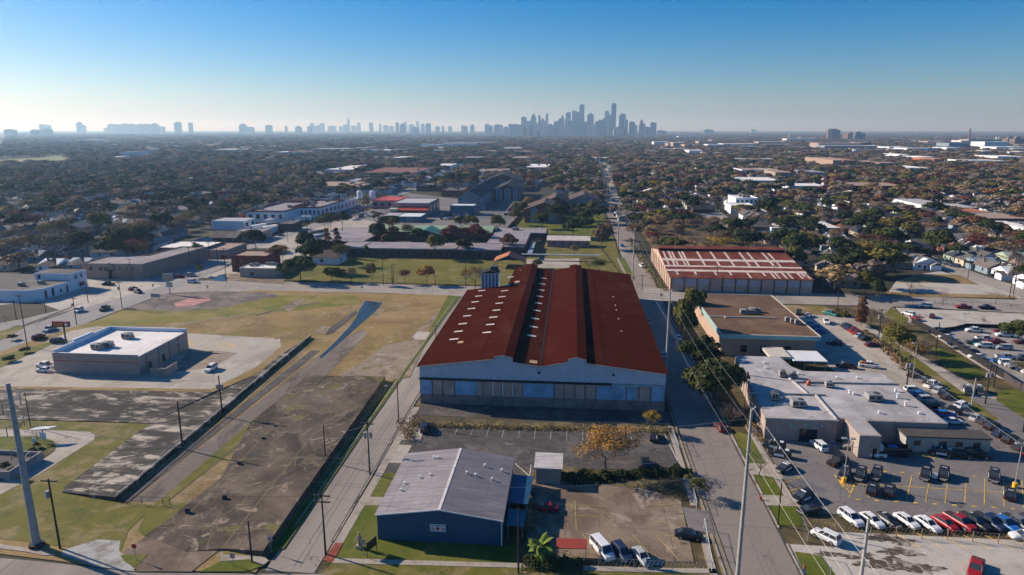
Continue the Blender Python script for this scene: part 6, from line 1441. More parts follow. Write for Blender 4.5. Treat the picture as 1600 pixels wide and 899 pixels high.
x,y=G(1345,905);t=T('transmission_pole','pale smooth concrete pole with side brackets on the gravel lot','pole',(x,y,.1));t['_o']=(0,0,0)
hh=8.6
MB().tube([(0,0,-.2),(0,0,hh)],[.26,.17],12).build('shaft',M['polegrey'],t)
for z in (hh-2.2,hh-4.4):MB().tube([(0,0,z),(-.6,0,z+.55)],.06,6).build('bracket',M['galv'],t)
# wooden poles, right side
pole(1416,607,556,label='leaning wood pole with round white transformers by the chain-link fence',tr=3,arms=1,r=.18)
pole(1462,548,505,label='dark pole inside the fence of the impound lot',arms=0,r=.16)
pole(1539,632,570,label='dark pole with a cluster of transformers at the impound gate',tr=3,arms=1,r=.17)
pole(1552,606,568,label='short dark pole beside the impound gate',arms=0,r=.14)
pole(1518,634,592,label='pale weathered pole by the chain-link fence',arms=0,mat=M['polegrey'],r=.15)
pole(1598,676,600,label='dark pole at the frame edge beyond the side street',arms=0,r=.16)
pole(1372,533,483,label='wood pole with two round transformers among the russet trees',tr=2,arms=1,r=.16)
pole(1308,485,455,desc='x',label='dark pole by the hedge at the back of the concrete lot',arms=0,r=.13)
pole(1340,486,452,label='short dark pole on the cross street by the yellow-green tree',arms=0,r=.13)
for px,py,tp in ((1421,463,435),(1512,436,402),(1577,466,425),(1583,462,380),(1565,396,350),(1441,386,350),(1445,300,266),(1383,288,258),(1324,281,252),(1258,456,415),(1284,452,415),(1207,450,415),(1119,452,416),(1525,340,310),(1540,338,306),(1582,440,395)):
    pole(px,py,tp,arms=1,r=.14,desc='dark wooden street pole')
for px,py,tp in ((191,482,440),(120,508,465),(43,543,461),(26,500,470),(354,442,388),(300,440,386),(328,407,378),(450,380,355),(478,352,318),(505,345,305),(528,342,310),(340,408,372),(206,440,405),(613,446,416),(599,446,401),(615,444,412),(728,449,408),(680,449,430),(138,474,443),(72,490,472),(1003,453,430)):
    pole(px,py,tp,arms=1,r=.13,tr=1 if px in (191,120,450) else 0,desc='dark wooden street pole')
# wires
WM=M['wire']
def wire(a,b,sag,label,r=.022,mat=None,grp='overhead wires'):
    pts=[]
    for i in range(15):
        k=i/14;pts.append((a[0]+(b[0]-a[0])*k,a[1]+(b[1]-a[1])*k,a[2]+(b[2]-a[2])*k-4*sag*k*(1-k)))
    t=MB().tube(pts,r,4).build('power_line',mat or WM);tag(t,label,'power line',grp);return t
nm=['top conductor','middle conductor','lower conductor']
for i in range(3):
    a,b=TP_[i],TP_[i+1]
    for k,dz in enumerate((.4,-3,-5.6)):
        sx_=(.4,.9,-.9)[k]
        wire((a[0]+sx_,a[1],a[2]+dz),(b[0]+sx_,b[1],b[2]+dz),1.2,f'{nm[k]} strung over the long street, {ordinal(i)} span of the tall concrete poles',.011 if i == 0 else .018)
for k,dz in enumerate((.4,-3,-5.6)):
    a=TP_[0];wire((a[0],a[1],a[2]+dz),(a[0]+4,a[1]-60,a[2]+dz),1.0,f'{nm[k]} leaving the closest tall concrete pole toward the frame edge',.022)
for k,(z,oy) in enumerate(((21.7,2.0),(18.4,2.0),(21.5,-2.0),(18.2,-2.0))):
    wire((bp[0],bp[1]+oy,z-1),(P1[0],P1[1],22.5-k*2.5),4.0,f'thin wire crossing between steel pole and closest concrete pole, {ordinal(k)} of four',.017)
wire((P1[0],P1[1],20),(74,96,14),1.6,'thin wire from the closest concrete pole over the gravel lot',.017)
def pt(px,py,tp):x,y=G(px,py);return (x,y,HT(px,py,tp)-.2)
wires=[((94,858,749),(509,868,772)),((509,868,772),(810,897,795)),((509,868,772),(578,742,660)),((578,742,660),(623,660,596)),((286,703,628),(348,652,588)),((286,703,628),(94,858,749)),((578,742,660),(509,722,667)),((1416,607,556),(1372,533,483)),((1416,607,556),(1539,632,570)),((1539,632,570),(1518,634,592)),((623,660,596),(681,532,508)),((191,482,440),(120,508,465)),((120,508,465),(43,543,461)),((300,440,386),(191,482,440)),((1372,533,483),(1340,486,452)),((1340,486,452),(1258,456,415)),((599,446,401),(728,449,408)),((599,446,401),(354,442,388))]
for i,(a,b) in enumerate(wires):
    wire(pt(*a),pt(*b),1.0,'x',.014,M['blackm']);AUTO.append((bpy.data.objects[-1] if False else COL.objects[-1],'thin dark overhead wire',*G((a[0]+b[0])/2,(a[1]+b[1])/2)))
# parking lot lamps
def lotlamp(px,py,tp,label,base=True,heads=2):
    x,y=G(px,py);h=HT(px,py,tp);t=T('lot_lamp',label,'street lamp',(x,y,.15),0,'parking lot lamps');t['_o']=(0,0,0)
    if base:MB().tube([(0,0,0),(0,0,.85)],.38,12).build('base',M['yellow'],t)
    MB().tube([(0,0,.2),(0,0,h)],[.10,.07],8).build('pole',M['galv'],t)
    for k in range(heads):
        s=1 if k else-1
        MB().box(s*.25-.0 if s>0 else-1.05,1.05 if s>0 else-.25,-.25,.25,h-.05,h+.12).build('lamp_head',M['hvac'],t)
lotlamp(1318,755,687,'double-headed lamp on a yellow base beside the patrol SUVs');lotlamp(1585,763,695,'tall lot lamp on a yellow base at the right end of the bays')
lotlamp(1425,597,538,'grey lamp post at the chain-link fence by the russet trees',base=False,heads=1);lotlamp(1506,511,491,'small lamp post on the pale impound lot',base=False)
# flagpole
x,y=G(1163,640);t=T('flagpole','white flagpole with furled flag before the station','flagpole',(x,y,.1));t['_o']=(0,0,0)
MB().tube([(0,0,0),(0,0,8.6)],[.07,.04],8).ellip((0,0,8.65),(.1,.1,.1),6,4).build('pole',M['galv'],t)
MB().add([(.05,0,8.3),(.4,.1,8.0),(.28,.12,6.9),(.05,.02,6.8),(.05,.08,8.3),(.4,.18,8.0),(.28,.2,6.9),(.05,.1,6.8)],[(0,1,2,3),(7,6,5,4),(0,4,5,1),(1,5,6,2)]).build('flag',CARMAT['brightred'],t)

# fences
def fence(name,label,pts,h=1.8,mat=None,step=3.0,px=True,z=.15,mesh=None,cat='fence',pr=.045):
    P=[G(p[0],p[1],z) if px else p for p in pts];h *= .88
    t=T(name,label,cat,(P[0][0],P[0][1],z));mat=mat or M['galv']
    if name == 'fence':t.name='chain_fence'
    rails=MB();posts=[]
    for a,b in zip(P[:-1],P[1:]):
        d=Vector((b[0]-a[0],b[1]-a[1]));L=d.length;n=max(1,int(L/step))
        for i in range(n+(1 if b == P[-1] else 0)):posts.append((a[0]+d.x*i/n,a[1]+d.y*i/n))
        rails.tube([(a[0],a[1],z+h),(b[0],b[1],z+h)],.025,4)
        if mesh is None:
            u=d.normalized();k=int(L/.55)
            for i in range(k):      # diamond wire read as thin crossing strands
                for s in (0,1):
                    p0=(a[0]+u.x*(i+s)*.55,a[1]+u.y*(i+s)*.55,z+.08);p1=(a[0]+u.x*(i+1-s)*.55,a[1]+u.y*(i+1-s)*.55,z+h)
                    rails.tube([p0,p1],.009,3,cap=False)
        else:
            q=Vector((-d.y,d.x)).normalized()*.04
            rails.prism([(a[0]-q.x,a[1]-q.y),(b[0]-q.x,b[1]-q.y),(b[0]+q.x,b[1]+q.y),(a[0]+q.x,a[1]+q.y)],z,z+h-.05)
    rails.build('wire_mesh' if mesh is None else 'screen_panel',mat if mesh is None else mesh,t)
    for x,y in posts[:100]:MB().tube([(x,y,z),(x,y,z+h+.05)],pr,5).build('post',mat,t)
    return t
fence('fence','rusty pipe-post chain fence in front of the parked row on the police lot',[(1252,822),(1360,838),(1480,843),(1640,856)],1.7,simple('rusty_pipe',(.30,.22,.14)),3.2,pr=.07)
fence('fence','galvanised chain-link gate panel at the police lot corner',[(1252,822),(1262,847)],1.8,px=True,pr=.07)
fence('fence','short chain-link panel beside the small lawn at the gravel lot entrance',[(1280,871),(1297,903)],1.8,pr=.06)
fence('fence','long chain-link fence between the police lot and the side street',[(1372,566),(1440,598),(1500,640),(1560,683),(1640,740)],1.8,step=4)
fence('fence','dark screened fence along the impound lot',[(1424,505),(1470,529),(1530,568),(1568,592)],2.0,M['blackm'],4,mesh=M['blackm'])
fence('fence','dark-screened fence on the bend between pale and asphalt impound areas',[(1470,518),(1490,516),(1510,511),(1570,513),(1640,518)],1.2,M['blackm'],4,mesh=M['dark'])
fence('fence','blue-grey screened fence right of the impound gate',[(1568,592),(1582,604),(1600,613),(1660,640)],2.0,M['blackm'],4,mesh=M['brickwall'])
fence('fence','fence along the cross street edge of the impound lot',[(1392,472.5),(1460,476),(1640,486)],1.8,M['blackm'],5)
fence('fence','low dark fence along the lawn edge at the cross street',[(562,440.5),(640,443),(742,447)],1.8,M['blackm'],5)
fence('fence','chain-link fence through the tall weeds before the big warehouse',[(645,664),(760,668),(900,671),(1046,674)],1.8,step=4)
fence('fence','white gate panels leaning at the asphalt lot entrance',[(1050,684),(1060,708)],1.9,M['white'],2,pr=.06)
fence('fence','fence and closed gate behind the white and silver vehicles on the brown lot',[(935,885),(990,889),(1050,893),(1112,893)],1.6,step=4)
fence('fence','white gate standing open on the street side of the brown lot',[(1100,826),(1112,893)],1.8,M['white'],3,pr=.06)
fence('fence','short white gate panel at the hedge end of the brown lot',[(1083,776),(1088,798)],1.7,M['white'],2,pr=.06)
fence('fence','low gate across the paved alley mouth',[(190,786),(255,790),(266,789)],1.5,M['blackm'],2.5)
fence('fence','fence between the school lawn and the long street',[(940,391),(962,420),(974,437)],1.8,M['blackm'],5)
fence('fence','long wooden fence beside the grey apartments',[(793,359),(820,330),(836,315)],2.0,M['redbrick2'],6,mesh=M['redbrick2'])
# thin white rail just above the edge of the mottled slab
t=T('guard_rail','low black rail running along the edge of the mottled slab','rail',G(181,777)+(.9,))
a,b=G(181,777,.9),G(486,524,.9)
MB().tube([(a[0],a[1],1.25),(b[0],b[1],1.25)],.05,5).build('rail',M['white'],t)
# banner on fence
x,y=G(1024,889);t=T('fence_banner','teal banner tied to the front fence before the silver saloon','banner',(x,y,.8))
MB().box(x-1.3,x+1.2,y-.12,y-.08,.55,1.55).build('cloth',M['tealwall'],t)
# statue, yard signs, road signs
x,y=G(562,858);t=T('garden_statue','pale stone statue standing on the lawn by the blue building','statue',(x,y,.16));t['_o']=(0,0,0)
stn=simple('pale_sandstone',(.42,.32,.22));MB().box(-.4,.4,-.35,.35,0,.5).build('plinth',stn,t)
mb=MB().tube([(0,0,.5),(0,0,1.0),(.02,0,1.6),(0,0,2.0),(0,0,2.15)],[.34,.26,.30,.18,.08],10).ellip((0,0,2.3),(.15,.15,.19),10,6).tube([(-.28,0,1.85),(-.36,-.2,1.5),(-.1,-.32,1.45)],[.09,.08,.06],6).tube([(.28,0,1.85),(.36,-.2,1.5),(.1,-.32,1.45)],[.09,.08,.06],6)
mb.build('figure',stn,t)
x,y=G(577,868);t=T('yard_sign','white panel sign on two dark posts on the lawn by the blue building','sign',(x,y,.16));t['_o']=(0,0,0)
MB().tube([(0,-.9,0),(0,-.9,2.4)],.05,6).build('post',M['blackm'],t);MB().tube([(.8,.9,0),(.8,.9,2.4)],.05,6).build('post',M['blackm'],t)
MB().add([(0,-.9,1.0),(.8,.9,1.0),(.8,.9,2.3),(0,-.9,2.3),(.06,-.93,1.0),(.86,.87,1.0),(.86,.87,2.3),(.06,-.93,2.3)],[(3,2,1,0),(4,5,6,7),(0,1,5,4),(2,3,7,6)]).build('panel',M['blackm'],t)
def roadsign(px,py,label,h=2.2,kind='stop',col='brightred',name='road_sign'):
    x,y=G(px,py);t=T(name,label,'road sign',(x,y,.1));t['_o']=(0,0,0)
    MB().tube([(0,0,0),(0,0,h+.35)],.04,6).build('post',M['galv'],t)
    if kind == 'stop':MB().tube([(0,-.06,h),(0,-.03,h)],.38,8).build('sign_face',CARMAT[col],t)
    else:MB().box(-.35,.35,-.06,-.03,h-.35,h+.4).build('sign_face',M['hvac'] if col == 'grey' else CARMAT[col],t)
roadsign(213,877,'red stop sign on the corner grass beside the gravel apron');roadsign(424,865,'back of a round sign at the slab corner by the street',col='grey',kind='stop' if False else 'box')
roadsign(365,886,'small sign post on the corner grass below the brown slab',1.6,'box','grey')
for px,py,lb in ((240,455,'small sign post at the avenue corner'),(568,868,'thin sign post on the corner lawn'),(325,457,'small sign on the cross street by the rubble'),(566,458,'small double sign at the field edge on the cross street'),(1033,470,'dark box signal beside the salmon warehouse crossing')):roadsign(px,py,lb,2.0,'box','grey')
x,y=G(266,461);t=T('billboard','blank pale roadside sign board with smaller board below at the avenue corner','sign',(x,y,.1));t['_o']=(0,0,0)
MB().tube([(0,0,0),(0,0,6)],.16,8).build('post',M['hvac'],t);MB().box(-2.0,1.7,-.2,.2,5.0,7.6).build('board',M['shedwall'],t);MB().box(-1.0,1.2,-.2,.2,2.8,4.6).build('lower_board',M['galv'],t)
x,y=G(243,468);t=T('field_sign','low white notice board on the rubble near the avenue','sign',(x,y,.1));t['_o']=(0,0,0)
MB().box(-1.6,1.6,-.05,.05,.7,1.9).build('board',M['hvac'],t);MB().box(-1.4,-1.3,-.04,.04,0,.7).build('post',M['wood'],t);MB().box(1.3,1.4,-.04,.04,0,.7).build('post',M['wood'],t)
x,y=G(352,418);t=T('corner_sign','dark maroon sign board on a pole before the dark brick building','sign',(x,y,.1));t['_o']=(0,0,0)
MB().tube([(0,0,0),(0,0,4)],.12,8).build('post',M['hvac'],t);MB().box(-1.6,1.2,-.15,.15,3.4,5.2).build('board',M['redbrick'],t)
x,y=G(312,413-10);t=T('corner_sign','blue box sign by the yellow grass on the avenue','sign',(x,y,.1));t['_o']=(0,0,0)
MB().tube([(0,0,0),(0,0,5)],.12,8).build('post',M['hvac'],t);MB().box(-2.2,2.2,-.2,.2,4.0,5.8).build('board',CARMAT['navy'],t)
# fallen roof-rack antenna on asphalt, kerb beds, litter bins, hydrant
x,y=G(1196,790);
def hydrant(px,py,label,c='brightred'):
    x,y=G(px,py);t=T('fire_hydrant',label,'hydrant',(x,y,.12));t['_o']=(0,0,0)
    MB().tube([(0,0,0),(0,0,.6),(0,0,.75)],[.14,.13,.05],8).tube([(-.22,0,.45),(.22,0,.45)],.06,6).build('hydrant_body',CARMAT[c],t)
hydrant(1188,782,'red and white hydrant at the long street kerb');hydrant(407,438,'yellow hydrant beside the brown corner lot','yellow')
# column stubs on the slab
for i,(px,py) in enumerate(((500,598),(487,610),(474,624),(460,638),(446,652),(430,668),(411,687),(373,725),(292,799),(350,778))):
    x,y=G(px,py,.5);z=.5+(.5 if i<6 else .1)
    t=T('column_stub','x','rubble',(x,y,.3),.3,'broken column stubs along the brown slab');t['_o']=(0,0,0)
    MB().box(-.22,.22,-.2,.2,0,.7).box(.15,.45,-.15,.1,0,.55).build('concrete_stub',M['oldlot'],t);AUTO.append((t,'dark broken column stub on the brown slab',x,y))
# restaurant menu canopy and wall on the lower left
x,y=G(72,690);t=T('menu_canopy','small white flat canopy with menu boards in the planted island','canopy',(x,y,.2));t['_o']=(0,0,0)
MB().slab((-2.2,-1.2,2.6),(1.0,-.4,2.6),(2.0,1.0,2.6),(-1.2,.3,2.6),.15).build('canopy_roof',M['white'],t);MB().tube([(-.4,0,0),(-.4,0,2.5)],.1,8).build('post',M['blackm'],t)
MB().box(-.3,.9,-.9,-.8,.7,2.0).build('menu_board',M['whitewall'],t);MB().box(-.6,.2,-2.4,-2.3,.6,1.6).build('menu_board',M['whitewall'],t)
t=T('walled_enclosure','open-topped dark-roofed corner structure with pale parapet at the frame edge','building',G(10,735)+(0,))
a=G(16,752)
MB().box(a[0]-14,a[0],a[1],a[1]+.3,0,1.7).box(a[0]-.3,a[0],a[1]+.31,a[1]+7,0,1.7).box(a[0]-14,a[0],a[1]+7.01,a[1]+7.3,0,1.7).build('parapet_wall',M['strfront'],t)
MB().box(a[0]-14,a[0]-.31,a[1]+.31,a[1]+7,0,1.0).build('sunken_roof',M['darkroof'],t)

# people: one skinned body each, rooted at the pelvis
def person(px,py,label,shirt,trousers,head=0,z=.16,lean=0.0,at=None):
    x,y=at or G(px,py,z)
    V=[(0,0,.95),(0,0,1.15),(0,.0,1.42),(0,-.02,1.54),(0,-.03,1.62),(0,-.02,1.74),(.10,0,.90),(.12,-.04,.50),(.13,.02,.08),(.13,-.14,.04),(-.10,0,.90),(-.13,.08,.50),(-.13,.16,.08),(-.13,0,.04),
         (.19,0,1.42),(.26,.04,1.14),(.24,-.12,.93),(-.19,0,1.42),(-.26,.02,1.14),(-.24,-.16,.98)]
    Rr=[.15,.14,.16,.07,.09,.10,.10,.075,.05,.045,.10,.075,.05,.045,.075,.052,.04,.075,.052,.04]
    Ed=[(0,1),(1,2),(2,3),(3,4),(4,5),(0,6),(6,7),(7,8),(8,9),(0,10),(10,11),(11,12),(12,13),(2,14),(14,15),(15,16),(2,17),(17,18),(18,19)]
    me=bpy.data.meshes.new('person_body');me.from_pydata(V,Ed,[]);o=bpy.data.objects.new('person',me);COL.objects.link(o)
    mo_=o.modifiers.new('skin','SKIN');sv=me.skin_vertices[0].data
    for i,r_ in enumerate(Rr):sv[i].radius=(r_,r_*(.8 if i in (0,1,2) else 1))
    sv[0].use_root=True
    sb=o.modifiers.new('sub','SUBSURF');sb.levels=1;sb.render_levels=1
    for i,mt in enumerate((simple('skin_tone',(.32,.19,.13)),CARMAT[shirt],CARMAT[trousers])):me.materials.append(mt)
    dg=bpy.context.evaluated_depsgraph_get();m2=bpy.data.meshes.new_from_object(o.evaluated_get(dg))
    o.modifiers.clear();o.data=m2
    m2.materials.clear()
    for mt in (bpy.data.materials['skin_tone'],CARMAT[shirt],CARMAT[trousers]):m2.materials.append(mt)
    for p in m2.polygons:
        c=p.center;p.material_index=0 if c.z>1.5 else (1 if c.z>.96 and abs(c.x)<.3 else 2 if c.z<.96 and abs(c.x)<.22 else 0)
        p.use_smooth=True
    o.location=(x,y,z);o.rotation_euler=(0,0,R(head))
    o.scale=(.86,)*3;tag(o,label,'person');hm=MB().ellip((0,.01,1.78),(.105,.115,.09),10,6).build('hair',M['blackm']);hm.parent=o
    return o
person(662,679,'person in a bright orange top beside the dark SUV on the cracked asphalt','orange','navy',20)
person(1256,897,'person in an orange top and blue trousers on the lawn edge by the gravel lot','orange','blue',200)
person(1479,654,'person in dark clothes standing behind the white-sided patrol SUV','maroon','black',100,z=.15)
person(1424,588,'person in black standing by the black pickup at the chain-link fence','black','black',0,z=.15)
# ------------------------------------------------------------------ trees
rs_=np.random.RandomState(7)
def cards(P,Nn,size,seed,cutn=4):
    """leaf cards: P centres, Nn facing directions"""
    r=np.random.RandomState(seed);n=len(P)
    Nn=Nn+r.normal(0,.42,(n,3));Nn /= np.linalg.norm(Nn,axis=1)[:,None]
    a=np.cross(Nn,r.normal(0,1,(n,3)));a /= np.linalg.norm(a,axis=1)[:,None];b=np.cross(Nn,a)
    s=size*r.uniform(.55,1.35,(n,1));w_=s*r.uniform(.5,.9,(n,1))
    V=np.stack([P-a*s-b*w_*.3,P+b*w_,P+a*s+b*w_*.2,P-b*w_],1).reshape(-1,3)
    F=np.arange(n*4).reshape(-1,4);return V,F
def crown_mesh(name,kind,seed,n=900,leaf=.42,rx=1.0,rz=.8,lobes=9,cz=1.0,inner=.35):
    """unit crown: radius about 1 horizontally; scaled per tree. leaf is relative"""
    r=np.random.RandomState(seed);P=[];Q=[]
    L=[]
    for i in range(lobes):
        if kind == 'cone':
            z=r.uniform(0,1);a=r.uniform(0,6.28);rr=(1-z)*.62*r.uniform(.5,1);L.append(((rr*math.cos(a),rr*math.sin(a),z*2.4),.22+.32*(1-z)))
        else:
            a=i*2.4+r.uniform(-.4,.4);rr=r.uniform(.15,.68) ;z=r.uniform(-.35,.55)*rz*(1.15-rr*.7)
            L.append(((rr*math.cos(a),rr*math.sin(a),z),r.uniform(.30,.46)))
    if kind != 'cone':L.append(((0,0,.2*rz),.55))
    tot=sum(l[1] ** 2 for l in L)
    for c,rad in L:
        k=int(n*rad ** 2/tot)+1
        d=r.normal(0,1,(k,3));d[:,2]=np.where(d[:,2]<-.3,-d[:,2]*.6,d[:,2]);d /= np.linalg.norm(d,axis=1)[:,None]
        q=r.uniform(inner,1,(k,1)) ** .45
        P.append(np.array(c)+d*q*rad*np.array([1,1,rz if kind != 'cone' else 1.0]));Q.append(d)
    P=np.concatenate(P);Q=np.concatenate(Q)
    V,F=cards(P,Q,leaf,seed+1)
    me=bpy.data.meshes.new(name);me.from_pydata(V.tolist(),[],F.tolist());me.update();return me
def branch_mesh(name,seed,h=1.0,spread=.75,depth=4,thick=.030,kids=4,trunkonly=False,lean=.1,up=.55):
    """branching skeleton in unit size: total height about 2, radius about 1"""
    r=random.Random(seed);tr,tw=MB(),MB()
    def grow(p,d,L,rad,lv):
        q=p+d*L*.5+Vector((r.uniform(-1,1),r.uniform(-1,1),r.uniform(-.3,.6)))*L*.09;e=q+(d+Vector((r.uniform(-1,1),r.uniform(-1,1),.3))*.15).normalized()*L*.5
        (tr if lv<2 else tw).tube([p,q,e],[rad,rad*.8,rad*.6],6 if lv == 0 else 4 if lv<2 else 3,cap=False)
        if lv >= depth:return
        for i in range(kids+(1 if lv >= 2 else 0)):
            a=i*6.283/kids+r.uniform(-.6,.6);t_=r.uniform(.45,1.0) if lv else r.uniform(.72,1.0)
            b=p.lerp(e,t_);nd=(d*up+Vector((math.cos(a),math.sin(a),r.uniform(-.05,.55)))*spread).normalized()
            grow(b,nd,L*r.uniform(.55,.78) if lv else L*r.uniform(.8,1.1),rad*.52,lv+1)
    grow(Vector((0,0,-.03)),Vector((lean*r.uniform(-1,1),lean*r.uniform(-1,1),1)).normalized(),.62*h,thick,0)
    return tr.mesh(name+'_trunk'),tw.mesh(name+'_twigs')
M['bark']=groundmat('tree_bark',(.075,.055,.042),[((.12,.095,.075),3,.5,.7)],.2)
M['twig']=leafmat('bare_twigs',[(.22,.165,.13),(.27,.21,.17),(.18,.135,.11),(.29,.235,.195)])
LM={'green':leafmat('evergreen_leaves',[(.055,.066,.020),(.072,.080,.024),(.042,.055,.020),(.066,.082,.022)]),
      'darkgreen':leafmat('dark_evergreen_leaves',[(.032,.042,.017),(.042,.052,.020),(.036,.050,.022)]),
      'olive':leafmat('olive_leaves',[(.105,.098,.026),(.13,.112,.03),(.085,.085,.024),(.17,.135,.03)]),
      'russet':leafmat('russet_leaves',[(.16,.068,.035),(.20,.09,.04),(.13,.055,.032),(.18,.11,.045)]),
      'gold':leafmat('golden_leaves',[(.28,.19,.035),(.32,.21,.03),(.24,.17,.035)]),
      'orange':leafmat('orange_leaves',[(.30,.14,.045),(.32,.17,.05),(.36,.18,.05)]),
      'maroon':leafmat('maroon_leaves',[(.11,.035,.032),(.15,.045,.035),(.09,.035,.035)]),
      'brown':leafmat('brown_leaves',[(.21,.14,.08),(.26,.17,.085),(.165,.115,.075),(.28,.19,.09)]),
      'hedge':leafmat('weed_stalks',[(.30,.22,.09),(.22,.17,.07),(.36,.26,.11)])}
CM={}
def crown(kind,i,n,leaf):
    k=(kind,i,n)
    if k not in CM:
        s=hash((kind,i))%1000 if False else (sum(map(ord,kind))*7+i*13)%997
        if kind == 'cone':CM[k]=crown_mesh('cypress_crown','cone',s,n,leaf,lobes=16)
        elif kind == 'round':CM[k]=crown_mesh('round_crown','round',s,n,leaf,rz=.85,lobes=11)
        elif kind == 'wide':CM[k]=crown_mesh('wide_crown','round',s,n,leaf,rz=.62,lobes=14)
        elif kind == 'loose':CM[k]=crown_mesh('loose_crown','round',s,n,leaf,rz=.9,lobes=10,inner=.05)
    return CM[k]
BR=[branch_mesh('branches',11+i,spread=.62+.12*(i%3),up=.75-.1*(i%3)) for i in range(4)]
BRL=[branch_mesh('limbs',40+i,depth=2,kids=4,spread=.8,thick=.04) for i in range(3)]
TREES=0;TREEXY=[]
KW={'green':'dark green evergreen','darkgreen':'very dark evergreen','olive':'olive-yellow','russet':'russet-brown','gold':'golden-yellow','orange':'orange-leaved','maroon':'maroon-leaved','brown':'dull brown','bare':'bare twiggy'}
tr_rand=random.Random(3)
def tree(px,py,h,r,col,shape='round',label=None,at=None,dens=900,leaf=.13,group='trees across the neighbourhood',z=.1,trunk=.2):
    """h total height, r crown radius (metres)"""
    global TREES
    x,y=at or G(px,py);i=tr_rand.randrange(4);rot=tr_rand.uniform(0,6.28)
    t=T('bare_tree' if col == 'bare' else 'cypress_tree' if shape == 'cone' else 'evergreen_tree' if 'green' in col else 'autumn_tree',label or 'x','tree',(x,y,z),rot,group);t['_o']=(0,0,0)
    if col == 'bare' or shape == 'sparse':
        tm,wm=BR[i];s=h/1.9
        a=link('trunk',tm,M['bark'],t);b=link('crown' if col == 'bare' else 'twigs',wm,M['twig'],t)
        rr=r/.95
        a.scale=(rr,rr,s);b.scale=(rr,rr,s)
        if shape == 'sparse' and col != 'bare':
            c=link('crown',crown('loose',i,int(dens*.6),leaf*.7),LM[col],t);c.scale=(r*.95,r*.95,h*.40);c.location=(0,0,h*.60)
    else:
        tm,wm=BRL[i%3];a=link('trunk',tm,M['bark'],t);a.scale=(r*.75,r*.75,h*.55)
        c=link('crown',crown(shape,i,dens,leaf),LM[col],t)
        if shape == 'cone':c.scale=(r*1.25,r*1.25,h*.34);c.location=(0,0,h*.12)
        else:
            cz=(h-h*trunk)/2*1.12;c.scale=(r,r,cz/.85 if shape == 'round' else cz/.66);c.location=(0,0,h*trunk+cz*.9)
    TREES += 1;TREEXY.append((x,y,r))
    if label is None:AUTO.append((t,f'{"tall" if h > 11 else "small" if h < 6 else "mid-sized"} {KW[col]} {"conical " if shape == "cone" else ""}tree',x,y))
    return t
hd=dict(dens=4200,leaf=.055)
# close trees
tree(947,738,8.8,7.0,'orange','sparse','wide orange and gold autumn tree over the dark hedge',dens=7500,leaf=.038,z=.2)
tree(1018,676,5.2,2.3,'gold','sparse','small golden-yellow tree in the weeds before the big warehouse',dens=2400,leaf=.07)
tree(1112,642,12.0,8.0,'green','round','massive spreading dark evergreen oak beside the shaded street',dens=6500,leaf=.05,trunk=.06)
tree(1090,585,9.5,5.5,'darkgreen','wide','dark evergreen crown merging with the massive oak',**hd)
tree(1066,548,15.5,4.6,'olive','round','tall olive-brown leafy tree at the teal-edged building corner',dens=4200,leaf=.06,trunk=.15)
tree(1080,505,11.5,4.2,'olive','round','tall olive tree right of its twin by the salmon side wall',dens=3600,leaf=.06,trunk=.15)
tree(1185,745,5.5,3.2,'bare','sparse','bare pale-barked tree on the kerbside lawn by the patrol cars',group=None)
tree(1140,672,6.0,3.2,'bare','sparse','bare brown tree above the long street kerb before the station',group=None)
tree(1165,665,4.6,2.6,'bare','sparse','bare twiggy shrub tree at the station flagpole',group=None)
tree(1088,778,3.8,2.6,'olive','sparse','low loose olive shrub tree at the hedge end',dens=1800,leaf=.08)
tree(1180,548,3.2,2.3,'darkgreen','round','round dark bush against the shaded tan wall',dens=1800,leaf=.09,trunk=.05)
tree(1345,532,9.5,2.6,'russet','cone','russet conical bald cypress behind the parked row',at=G(1345,510),**hd)
tree(1360,512,8.0,3.2,'bare','sparse','bare grey tree beside the russet conical cypress')
tree(1391,545,8.5,4.0,'russet','sparse','russet leafy tree around the white transformers',dens=3200,leaf=.06)
tree(1402,560,9.2,4.6,'olive','round','golden brown tree at the corner of the concrete lot',**hd)
tree(1425,578,8.6,4.2,'russet','sparse','rust and yellow tree at the chain-link fence end',dens=3000,leaf=.06)
tree(1442,560,6.0,2.6,'bare','sparse','bare tree behind the rust and yellow tree at the fence')
tree(1590,540,7.5,5.0,'green','round','round sunlit green tree on the impound lot edge',**hd)
tree(1600,590,4.5,3.0,'olive','sparse','yellow-green tree at the right frame edge of the impound lot',dens=1800,leaf=.08)
tree(1352,462,9.5,4.2,'olive','round','yellow-brown tree on the right cross street corner',**hd)
tree(1368,474,9.0,3.6,'darkgreen','round','dark tree beside the yellow-brown one on the cross street',**hd)
tree(1472,478,6.0,3.0,'bare','sparse','leafless tree on the fence line of the impound lot');tree(1555,476,6.0,3.0,'bare','sparse','leafless tree on the fence line beside the parked red pickup')
tree(1422,470,8.0,3.2,'bare','sparse','thin leafless tree at the vacant lot edge')
tree(1434,510,5,2.6,'bare','sparse','leafless tree beside the red car on the pale lot')
tree(742,452,10.5,5.0,'brown','sparse','pale wispy tree left of the striped cooling tower',dens=1600,leaf=.05)
tree(755,447,7.5,4.5,'maroon','sparse','dark red twiggy tree hard by the striped cooling tower',dens=1400,leaf=.06)
